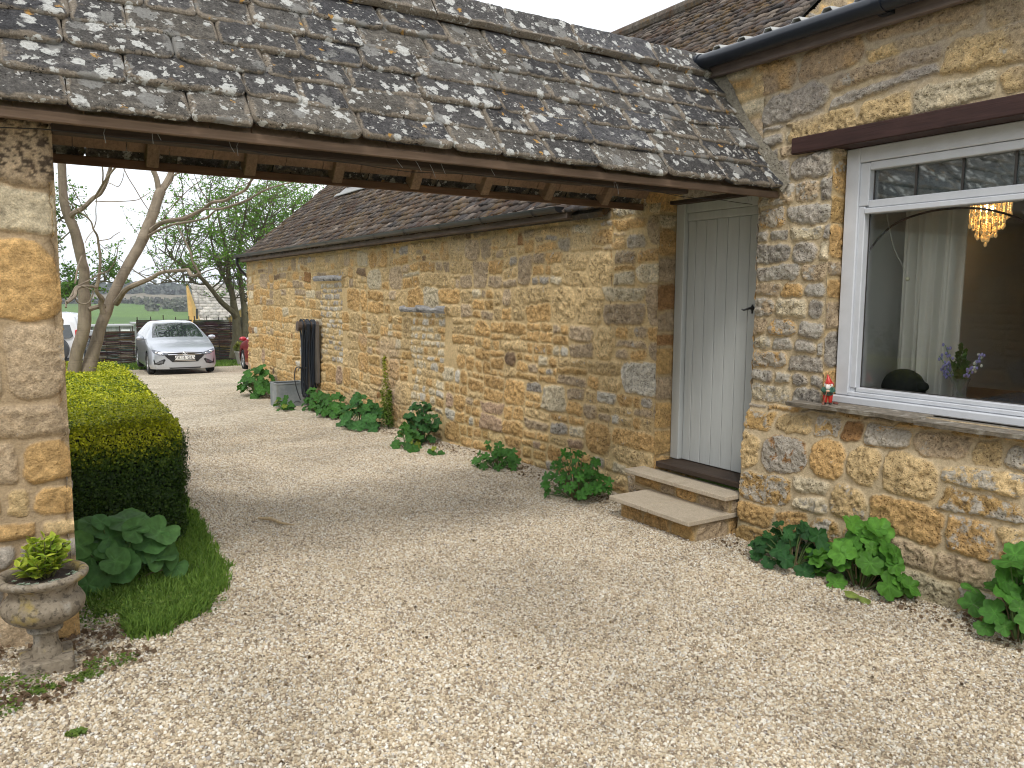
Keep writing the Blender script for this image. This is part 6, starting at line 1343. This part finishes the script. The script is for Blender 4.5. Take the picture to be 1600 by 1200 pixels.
for k in range(19):
    x = 3.70 + rs.uniform(0, .21); low = zp + rs.uniform(.03, .34) + (0 if k < 15 else .0); w_ = rs.uniform(.025, .065); rr = .078 + .008 * (k % 4); yy = 11.84; P = []
    for i in range(9): a_ = math.pi * i / 8; P.append((x, yy + rr * math.cos(a_), 1.075 + rr * math.sin(a_)))
    dx = rs.uniform(-.04, .03); L0 = [(x + dx * t_ + rs.uniform(-.006, .006), yy - w_ * (1 - .3 * math.sin(t_ * 3.1)) , 1.075 + (low - 1.075) * t_) for t_ in (.25, .5, .75, .93)]
    L1 = [(x + dx * t_ + rs.uniform(-.006, .006), yy + w_ * (1 - .35 * math.sin(t_ * 3.1)), 1.075 + (low - 1.075) * t_) for t_ in (.93, .75, .5, .25)]
    pts = P + L0 + [(x + dx, yy, low - .02)] + L1 + [P[0]]; q = smooth_poly([(*p, 0) for p in pts], 3)[:, :3]; v_ = rs.uniform(.7, 1.6); mb.tube([tuple(p) for p in q], .0075, 6, (.012 * v_, .017 * v_, .026 * v_), False)
P = [(3.70, 11.80, .42), (3.66, 11.78, .46), (3.60, 11.80, .44), (3.585, 11.82, .3), (3.62, 11.84, .12), (3.68, 11.86, -.05)]; mb.tube([tuple(p[:3]) for p in smooth_poly([(*p, 0) for p in P], 4)], .008, 7, (.03, .035, .045))
mb.build('hose', colmat('hose_rubber', .45, .1, 20, 0), hp, True)
mb = MB(); mb.tube([(3.78, 11.84, .44), (3.66, 11.84, .44), (3.65, 11.84, .40)], .011, 8); mb.tube([(3.70, 11.84, .45), (3.70, 11.84, .50)], .007, 6); mb.tube([(3.67, 11.84, .50), (3.73, 11.84, .50)], .006, 6); mb.build('tap', simple('old_brass', (.22, .18, .12), .4, .8), hp, True)
# ------------------------------------------------------------------ stone urn with yellow-green plant
ux, uy = .047, 3.19; uz = gzf(ux, uy) - .012
un = thing('stone_urn', 'weathered lichened stone urn on a square foot in front of the pier', 'urn', (ux, uy, uz))
t = NT('cast_stone'); n = t.noise(22, 8, rough=.7); n2 = t.noise(7, 5, rough=.6); c = t.mix(t.ramp(n, [(.3, 0), (.7, 1)]), (.17, .14, .10), (.34, .29, .22)); c = t.mix(t.ramp(n2, [(.52, 0), (.62, .8)]), c, (.40, .38, .33)); c = t.mix(t.math('MULTIPLY', t.ramp(t.noise(9, 5), [(.58, 0), (.66, .7)]), 1), c, (.33, .25, .07)); c = t.mix(t.ramp(t.noise(60, 5), [(.36, .7), (.48, 0)]), c, (.06, .05, .04))
M_URN = t.fin(c, .95, t.bump(n, .9, .008), 0, .2)
prof = [(.052, .055), (.050, .075), (.041, .10), (.039, .125), (.044, .142), (.055, .148), (.057, .158), (.048, .166), (.050, .172), (.075, .18), (.108, .20), (.128, .225), (.131, .25), (.120, .272), (.108, .285), (.106, .30), (.113, .315), (.124, .325), (.138, .332), (.147, .343), (.147, .352), (.138, .358), (.122, .357), (.112, .347), (.108, .33), (.10, .315), (0, .312)]
def dens(p, k=3):
    q = smooth_poly([(a_, b2, 0, 0) for a_, b2 in p], k); return [(max(0, v[0]), v[1]) for v in q]
pf = dens(prof); mb = MB(); mb.lathe(pf, 96, (ux, uy, uz), wob=lambda i, q: 1 + (.028 * (abs(math.cos(q * 10)) - .5) if .172 < pf[i][1] < .285 and pf[i][0] > .05 else 0) + .006 * math.sin(q * 3 + i * .3)); mb.build('bowl', M_URN, un, True)
mb = MB(); mb.box((ux - .084, uy - .084, uz), (ux + .084, uy + .084, uz + .058), bev=.006, M=None); mb.build('foot', M_URN, un)
mb = MB(); mb.lathe([(0, .338), (.06, .340), (.112, .333)], 30, (ux, uy, uz)); mb.build('soil', simple('soil', (.05, .035, .025), .95, 0, .5, 60, .8), un)
def oval_leaf(s, rg, c0, c1):
    V = []; Cc = []; n = 7; k_ = rg.uniform(-.3, .35)
    for i in range(n + 1):
        f = i / n; w_ = s * .34 * math.sin(math.pi * min(1, f * 1.02) ** .75) * (1 + .12 * (i % 2)); z = s * (.10 * f - k_ * f * f * .7)
        for sg, e in ((-1, 1), (0, 0), (1, 1)): V.append((s * f, sg * w_, z + abs(sg) * w_ * .35)); Cc.append(c1 if sg else c0)
    F = [(i*3+k, i*3+k+1, i*3+k+4, i*3+k+3) for i in range(n) for k in range(2)]; return V, F, Cc
def bushy(name, label, x, y, z0, r, h, stems, per, ls, seed, cols, cat, edge=1.35):
    rg = random.Random(seed); root = thing(name, label, cat, (x, y, z0)); L = MB(); T = MB()
    for s in range(stems):
        a = rg.uniform(0, 6.28); rr = r * math.sqrt(rg.random()); hh = h * rg.uniform(.55, 1) * (1 - .35 * (rr / r) ** 2); bx, by = x + .3 * rr * math.cos(a), y + .3 * rr * math.sin(a); ex, ey = x + rr * math.cos(a), y + rr * math.sin(a)
        T.tube([(bx, by, z0), ((bx + ex) / 2, (by + ey) / 2, z0 + hh * .55), (ex, ey, z0 + hh)], [.003, .0025, .002], 5, (.12, .13, .04))
        for k in range(per):
            f = .3 + .7 * k / (per - 1); p = Vector((bx + (ex - bx) * f, by + (ey - by) * f, z0 + hh * f))
            for q in (0, 1):
                an = a + k * 1.57 + q * math.pi + rg.uniform(-.3, .3); t_ = rg.random(); c = np.array(cols[0]) * t_ + np.array(cols[1]) * (1 - t_)
                V, F, Cc = oval_leaf(ls * rg.uniform(.7, 1.2) * (1.1 - .35 * f), rg, c, c * edge); M = Matrix.Rotation(an, 4, 'Z') @ Matrix.Rotation(-rg.uniform(-.1, .8) * (.4 + f * .8), 4, 'Y')
                b = len(L.v); L.v += [tuple(M @ Vector(v) + p) for v in V]; L.f += [tuple(b + i for i in f_) for f_ in F]; L.c += [tuple(c2) for c2 in Cc]
    L.build('foliage', M_LEAF, root, True); T.build('stems', M_COL, root); return root
bushy('urn_plant', 'bushy yellow-green leafy plant growing in the stone urn', ux + .005, uy, uz + .33, .085, .165, 34, 6, .042, 4, ((.20, .30, .035), (.36, .40, .05)), 'plant')
weeds('urn_sedum', 'tiny grey-green rosettes creeping over the urn soil', [], 1) if False else None
rgx = random.Random(3); L = MB()
for k in range(26):
    a = rgx.uniform(3.3, 6.2); r = rgx.uniform(.085, .108); cx_, cy_ = ux + r * math.cos(a), uy + r * math.sin(a)
    for q in range(7):
        V, F, Cc = oval_leaf(.012, rgx, (.20, .26, .20), (.30, .35, .28)); M = Matrix.Rotation(q * .9, 4, 'Z') @ Matrix.Rotation(-.5, 4, 'Y'); b = len(L.v); L.v += [tuple(M @ Vector(v) + Vector((cx_, cy_, uz + .342))) for v in V]; L.f += [tuple(b + i for i in f_) for f_ in F]; L.c += [tuple(c2) for c2 in Cc]
tag(L.build('stonecrop', M_LEAF, None, True), 'pale grey-green stonecrop rosettes along the urn rim', 'plant')
# ------------------------------------------------------------------ gnome on the sill
gx, gy, gz0 = 3.965, 2.866, .936
gn = thing('garden_gnome', 'little white-bearded gnome in red hat and trousers and green jacket on the sill end', 'garden gnome', (gx, gy, gz0)); s = .95
MG = Matrix.Translation((gx, gy, gz0)) @ Matrix.Rotation(R_(-58), 4, 'Z') @ Matrix.Scale(s, 4)   # local -y is the front
def G(p): return tuple(MG @ Vector(p))
RED, GRN, SKN, WHT, BLK = (.55, .03, .02), (.03, .11, .07), (.65, .38, .26), (.80, .79, .75), (.02, .018, .018)
mb = MB()
for sg in (-1, 1): mb.tube([G((sg*.014, 0, .012)), G((sg*.015, -.004, .03)), G((sg*.014, 0, .055)), G((sg*.010, 0, .072))], [.0095*s, .012*s, .0145*s, .016*s], 12, RED)
mb.tube([G((0, 0, .060)), G((0, -.002, .075)), G((0, 0, .090)), G((0, 0, .104)), G((0, 0, .112))], [.026*s, .030*s, .028*s, .022*s, .012*s], 16, GRN)
mb.tube([G((0, 0, .066)), G((0, 0, .071))], .0305 * s, 16, (.05, .03, .02))
for sg in (-1, 1): mb.tube([G((sg*.024, 0, .102)), G((sg*.033, -.008, .086)), G((sg*.020, -.027, .080)), G((sg*.006, -.032, .084))], [.010*s, .010*s, .008*s, .006*s], 10, GRN)
for sg in (-1, 1): blob(mb, G((sg*.004, -.034, .085)), .0075*s, SKN)
blob(mb, G((0, -.002, .124)), .0185*s, SKN, 14, 10); blob(mb, G((0, -.0215, .122)), .0048*s, (.70, .34, .25))
for sg in (-1, 1): blob(mb, G((sg*.0065, -.0185, .128)), .0022*s, BLK); blob(mb, G((sg*.011, -.016, .120)), .005*s, (.68, .33, .25)); blob(mb, G((sg*.0185, 0, .124)), .0045*s, SKN)
mb.build('body', M_GLOSS, gn, True)
mb = MB(); blob(mb, G((0, -.014, .108)), .020*s, WHT, 14, 9, (1.0, .7, .95), wob=.12, seed=2); blob(mb, G((0, -.020, .117)), .010*s, WHT, sc=(1.3, .6, .5))
for sg in (-1, 1): blob(mb, G((sg*.0165, -.004, .118)), .009*s, WHT, sc=(.7, 1, 1.3))
mb.build('beard', M_GLOSS, gn, True)
mb = MB(); mb.tube([G((0, .002, .130)), G((0, .001, .138)), G((-.002, .002, .152)), G((-.005, .004, .168)), G((-.009, .004, .182))], [.0225*s, .021*s, .014*s, .0075*s, .002*s], 16, RED); mb.tube([G((.010, .003, .134)), G((.022, .004, .128)), G((.026, .006, .118))], [.008*s, .008*s, .004*s], 8, RED); mb.build('hat', M_GLOSS, gn, True)
mb = MB()
for sg in (-1, 1): blob(mb, G((sg*.015, -.006, .007)), .011*s, BLK, sc=(.9, 1.5, .65), M=Matrix.Rotation(R_(-58), 3, 'Z'))
mb.build('boots', M_GLOSS, gn, True)
mb = MB(); mb.tube([G((-.004, -.036, .090)), G((-.022, -.034, .004))], .0028*s, 8, (.30, .14, .09)); mb.box((-.03, -.036, 0), (-.016, -.031, .018), MG, .001, (.28, .12, .08)); mb.build('spade', M_COL, gn)
blob(mb := MB(), (3.995, 2.835, gz0 + .008), .013, (.16, .05, .035), sc=(1, 1.4, .6)); tag(mb.build('dead_leaf', M_COL, None, True), 'dark red curled leaf lying beside the gnome boots', 'leaf')
# ------------------------------------------------------------------ things seen through the window
ws_ = thing('dining_table', 'dark wooden table standing inside behind the picture window', 'table', (4.75, 2.2, 0))
mb = MB(); mb.box((4.24, 1.2, .955), (5.2, 2.95, .985), bev=.004); mb.build('tabletop', simple('mahogany', (.10, .035, .02), .3, 0, .2, 12), ws_)
mb = MB(); 
mb.box((4.30, 1.3, 0.02), (4.36, 1.36, .955)); mb.build('leg', M_OAK_D, ws_); mb = MB(); mb.box((5.08, 1.3, .02), (5.14, 1.36, .955)); mb.build('leg', M_OAK_D, ws_); mb = MB(); mb.box((4.30, 2.8, .02), (4.36, 2.86, .955)); mb.build('leg', M_OAK_D, ws_); mb = MB(); mb.box((5.08, 2.8, .02), (5.14, 2.86, .955)); mb.build('leg', M_OAK_D, ws_)
def curtain(name, label, pts, z0, z1, col, seed, tie=0):
    n = 120; P = smooth_poly([(*p, 0, 0) for p in pts], 30)[:, :2]; m = 26; V = []; L_ = len(P)
    for i in range(L_):
        for j in range(m):
            f = j / (m - 1); z = z0 + (z1 - z0) * f; w_ = .022 * math.sin(i / L_ * 34 + .7 * math.sin(f * 2)) + .012 * math.sin(i / L_ * 61 + 1); sq = 1 - tie * (1 - f) * .5
            V.append((P[i][0] + w_, P[0][1] + (P[i][1] - P[0][1]) * sq + .01 * math.sin(i / L_ * 17), z))
    t = NT(name + '_cloth'); t.fin(col, .9, None, 0, .1); tb = t.nd('ShaderNodeBsdfTranslucent'); tb.inputs[0].default_value = (*col, 1); ms = t.nd('ShaderNodeMixShader'); ms.inputs[0].default_value = .35; t.lk(t.b.outputs[0], ms.inputs[1]); t.lk(tb.outputs[0], ms.inputs[2]); t.lk(ms.outputs[0], t.o.inputs[0])
    o = link(name, mesh_np(name, V, grid_faces(L_, m)), t.m, None, True); tag(o, label, 'curtain'); return o
curtain('curtain', 'long cream curtain hanging in folds inside the left part of the window', [(4.44, 2.76), (4.47, 2.66), (4.44, 2.55), (4.50, 2.42)], .99, 2.38, (.86, .85, .78), 3, .12)
mb = MB(); V = []; rows_ = 7
for k in range(rows_): pass
bl = MB(); n = 40
V = [(4.205 + .006 * math.sin(i * 1.3), 1.1 + (2.80 - 1.1) * i / n, z) for i in range(n + 1) for z in (2.07, 2.33)]; bl.add(V, [(2*i, 2*i+2, 2*i+3, 2*i+1) for i in range(n)]); t = NT('blind_cloth'); c = t.mix(t.ramp(t.noise(1, 5, t.pos((2, 12, 60)), .6, 1.5), [(.35, 0), (.65, 1)]), (.50, .56, .58), (.80, .84, .86)); tag(bl.build('sky_tinted_blind', t.fin(c, .8), None, True), 'blind behind the small leaded lights, coloured grey-blue for reflected sky', 'blind')  # pale streaks in the cloth stand in for sky mirrored in these lights
def chain(name, label, pts, r, k, mat):
    mb = MB(); q = smooth_poly([(*p, 0) for p in pts], 12)[:, :3]; d = np.concatenate([[0], np.cumsum(np.linalg.norm(np.diff(q, axis=0), axis=1))]); 
    for s_ in np.arange(0, d[-1], k): p = [np.interp(s_, d, q[:, i]) for i in range(3)]; blob(mb, p, r, (.6, .6, .52), 6, 4)
    blob(mb, pts[-1], .012, (.6, .58, .4), 8, 6); tag(mb.build(name, mat, None, True), label, 'blind chain')
chain('blind_chain', 'pale beaded blind chain hanging at a slant inside the window', [(4.24, 2.745, 2.03), (4.24, 2.69, 1.84), (4.24, 2.62, 1.712), (4.24, 2.595, 1.655), (4.24, 2.625, 1.74), (4.24, 2.70, 1.90), (4.24, 2.73, 2.03), (4.24, 2.73, 2.04)][:4], .0028, .0075, M_COL)
mb = MB(); P = [(4.32, 2.94, 1.66), (4.32, 2.922, 1.759), (4.32, 2.874, 1.851), (4.32, 2.798, 1.931), (4.32, 2.703, 1.986), (4.32, 2.556, 2.021), (4.32, 2.415, 2.029), (4.32, 2.281, 2.017), (4.32, 2.167, 1.988), (4.32, 2.057, 1.938), (4.32, 1.905, 1.844), (4.32, 1.80, 1.76)]
mb.tube([tuple(p[:3]) for p in smooth_poly([(*p, 0) for p in P], 4)], .006, 8, (.07, .045, .035)); mb.tube([(4.32, 2.94, 1.66), (4.32, 2.94, .985)], .006, 8, (.07, .045, .035)); mb.tube([(4.32, 1.8, 1.76), (4.32, 1.78, .985)], .006, 8, (.07, .045, .035)); tag(mb.build('metal_arch', M_COL, None, True), 'thin brown metal arch standing just inside the window glass', 'arch')
# hat, papers, vase
mb = MB(); blob(mb, (4.42, 2.69, 1.03), .125, (.012, .014, .013), 26, 14, (.8, 1.0, .85), wob=.05, seed=3); blob(mb, (4.42, 2.70, .995), .15, (.012, .014, .013), 26, 8, (.85, 1.0, .12), wob=.03, seed=4); blob(mb, (4.40, 2.565, 1.045), .035, (.012, .014, .013), 14, 8, (.8, 1.1, .8), wob=.05, seed=5)
tag(mb.build('felt_hat', colmat('black_felt', .95, .2, 60, .4), None, True), 'soft black hat lying on the table left of the vase', 'hat')
mb = MB(); mb.box((4.30, 2.42, .986), (4.50, 2.70, .992), Matrix.Identity(4), 0, (.20, .23, .27)); mb.box((4.33, 2.38, .993), (4.45, 2.60, .998), None, 0, (.12, .14, .17)); tag(mb.build('magazines', M_COL, None), 'thin grey-blue magazines lying beside the black hat', 'magazines')
mb = MB(); mb.box((4.31, 2.22, .986), (4.46, 2.45, .9885), None, 0, (.75, .75, .73)); tag(mb.build('paper_sheet', M_COL, None), 'white sheet of paper under the flower vase', 'paper')
mb = MB(); mb.box((4.30, 1.85, .986), (4.46, 2.04, .9885), None, 0, (.75, .77, .80)); tag(mb.build('paper_sheet', M_COL, None), 'white sheet of paper at the right edge of the window', 'paper')
V = []; nu = 26; nv = 20
for i in range(nu):
    for j in range(nv):
        y = 1.72 + .62 * i / (nu - 1); x = 4.55 + .35 * j / (nv - 1); e = math.sin(math.pi * i / (nu - 1)) ** .5 * math.sin(math.pi * j / (nv - 1)) ** .5; V.append((x, y, .987 + e * (.02 + .05 * float(fbm(x, y, 9, 4)))))
tag(link('folded_cloth', mesh_np('folded_cloth', V, grid_faces(nu, nv)), simple('denim', (.035, .05, .075), .9, 0, .2, 60), None, True), 'crumpled dark blue cloth lying on the table right of the vase', 'cloth')
vx, vy, vz = 4.385, 2.345, .989
va = thing('flower_vase', 'cut-glass vase on the table behind the window', 'vase', (vx, vy, vz)); t = NT('cut_glass'); t.fin((.9, .95, .93), .04, t.bump(t.vor(90), .5, .004), 0, .5); t.b.inputs['Transmission Weight'].default_value = .85; t.b.inputs['IOR'].default_value = 1.3
mb = MB(); mb.lathe([(0, 0), (.034, 0), (.036, .008), (.034, .04), (.035, .07), (.043, .105), (.052, .125), (.050, .125), (.040, .10), (.031, .07), (.030, .012), (0, .010)], 28, (vx, vy, vz)); mb.build('vase', t.m, va, True)
fl = thing('bluebell_posy', 'blue and white bluebells with green leaves standing in the glass vase', 'flowers', (vx, vy, vz)); rg = random.Random(5); T = MB(); B_ = MB(); L = MB()
for k, (dy, h, kind) in enumerate(((.10, .30, 'b'), (.115, .24, 'b'), (.09, .20, 'b'), (.12, .17, 'b'), (-.105, .27, 'b'), (-.10, .24, 'w'), (-.085, .26, 'w'), (-.06, .20, 'b'), (.02, .29, 'g'), (.0, .26, 'g'), (-.02, .24, 'g'), (.04, .25, 'g'), (.05, .2, 'g'), (-.04, .2, 'g'))):
    x1 = vx + rg.uniform(-.03, .03); tip = Vector((x1, vy + dy, vz + h)); base = Vector((vx + rg.uniform(-.01, .01), vy - dy * .2, vz + .015)); mid_ = (tip + base) / 2 + Vector((0, dy * .05, .02))
    T.tube([base, mid_, tip], [.0028, .0026, .0018], 6, (.10, .20, .04)); n_ = 9 if kind != 'g' else 22
    for q in range(n_):
        f = 1 - q / n_ * (.38 if kind != 'g' else .6); p = base.lerp(tip, f) if f > .5 else base.lerp(tip, f); off = Vector((rg.uniform(-.016, .016), rg.uniform(-.018, .018), rg.uniform(-.012, .006)))
        if kind == 'g': V, F, Cc = oval_leaf(.034, rg, (.05, .13, .03), (.07, .17, .04)); M = Matrix.Rotation(rg.uniform(0, 6.28), 4, 'Z') @ Matrix.Rotation(-.9, 4, 'Y'); b = len(L.v); L.v += [tuple(M @ Vector(v) + p) for v in V]; L.f += [tuple(b + i for i in f_) for f_ in F]; L.c += [tuple(c2) for c2 in Cc]
        else: blob(B_, p + off, .0075, (.32, .30, .62) if kind == 'b' else (.78, .78, .66), 7, 5, (1, 1, 1.3))
T.build('stems', M_COL, fl); B_.build('blossoms', M_COL, fl, True); L.build('leaves', M_LEAF, fl, True)
# chandelier, lit
cx_, cy_, cz_ = 5.62, 2.90, 2.17
ch = thing('chandelier', 'lit chandelier of amber glass drops hanging inside the room', 'chandelier', (cx_, cy_, cz_)); rg = random.Random(8)
ta_ = NT('amber_drops'); ta_.fin((.80, .58, .25), .1, None, .2, .8); ta_.b.inputs['Emission Color'].default_value = (1, .66, .28, 1); ta_.b.inputs['Emission Strength'].default_value = .2
for ring, (r, n, lo) in enumerate(((.135, 24, .09), (.10, 18, .15), (.06, 11, .22), (.02, 5, .26))):
    mb = MB()
    for k in range(n):
        a = 2 * math.pi * k / n + ring; L0 = lo * rg.uniform(.75, 1.05); z = 0
        while z < L0: blob(mb, (cx_ + r * math.cos(a), cy_ + r * math.sin(a), cz_ + .03 - z), .0075 * rg.uniform(.6, 1.3), None, 6, 4, (1, 1, 1.3)); z += .017
        blob(mb, (cx_ + r * math.cos(a), cy_ + r * math.sin(a), cz_ + .02 - L0 - .008), .011, None, 6, 5, (1, 1, 1.6))
    mb.build('glass_drops', ta_.m, ch, True)
te = NT('bulb_glow'); te.fin((1, .8, .5), .5); te.b.inputs['Emission Color'].default_value = (1, .72, .38, 1); te.b.inputs['Emission Strength'].default_value = 14
mb = MB(); blob(mb, (cx_, cy_, cz_ - .02), .035, None, 12, 8, (1.3, 1.3, .8)); mb.build('bulb', te.m, ch, True)
mb = MB(); mb.tube([(cx_, cy_, cz_ + .04), (cx_, cy_, 2.42)], .006, 6, (.1, .08, .05)); mb.lathe([(0, .035), (.16, .035), (.16, .045), (0, .05)], 24, (cx_, cy_, cz_)); mb.build('hanger', M_COL, ch)
lp = bpy.data.lights.new('chandelier_light', 'POINT'); lp.energy = 1.3; lp.color = (1, .62, .28); lp.shadow_soft_size = .05; lo_ = bpy.data.objects.new('chandelier_light', lp); C.objects.link(lo_); lo_.location = (cx_, cy_, cz_ - .10)
# ------------------------------------------------------------------ small things on the drive
mb = MB(); q = [(1.30, 5.15, 0), (1.36, 5.08, .012), (1.40, 4.98, .006), (1.47, 4.93, .004)]
mb.tube([(a, b_, gzf(a, b_) + .014 + c_) for a, b_, c_ in q], [.008, .011, .008, .004], 7, (.50, .38, .22)); tag(mb.build('stick', M_TWIG, None, True), 'short pale broken stick lying on the gravel by the grass strip', 'stick')
V, F, Cc = mallow_leaf(.06, random.Random(3), 5, -.2, pal=((.20, .26, .06), (.22, .28, .07))); mb = MB(); M = Matrix.Translation((3.60, 2.36, .03)) @ Matrix.Rotation(.35, 4, 'X') @ Matrix.Rotation(.5, 4, 'Z') @ Matrix.Diagonal((.6, 1.3, 1, 1)); mb.add([M @ Vector(v) for v in V], F); mb.c = [tuple(c_) for c_ in Cc]; tag(mb.build('fallen_leaf', M_LEAF, None, True), 'yellowing fallen leaf on the gravel right of the large mallow', 'leaf')
# ------------------------------------------------------------------ haze over the valley
t = NT('valley_haze'); t.n.remove(t.b); pv = t.nd('ShaderNodeVolumePrincipled'); pv.inputs['Color'].default_value = (.86, .92, 1, 1); pv.inputs['Density'].default_value = .00045; pv.inputs['Anisotropy'].default_value = .1
t.lk(pv.outputs[0], t.o.inputs['Volume'])
hz = MB(); hz.box((-520, -60, -12), (940, 1510, 40)); tag(hz.build('haze', t.m, None), 'thin pale haze over the valley', 'haze', kind='stuff')
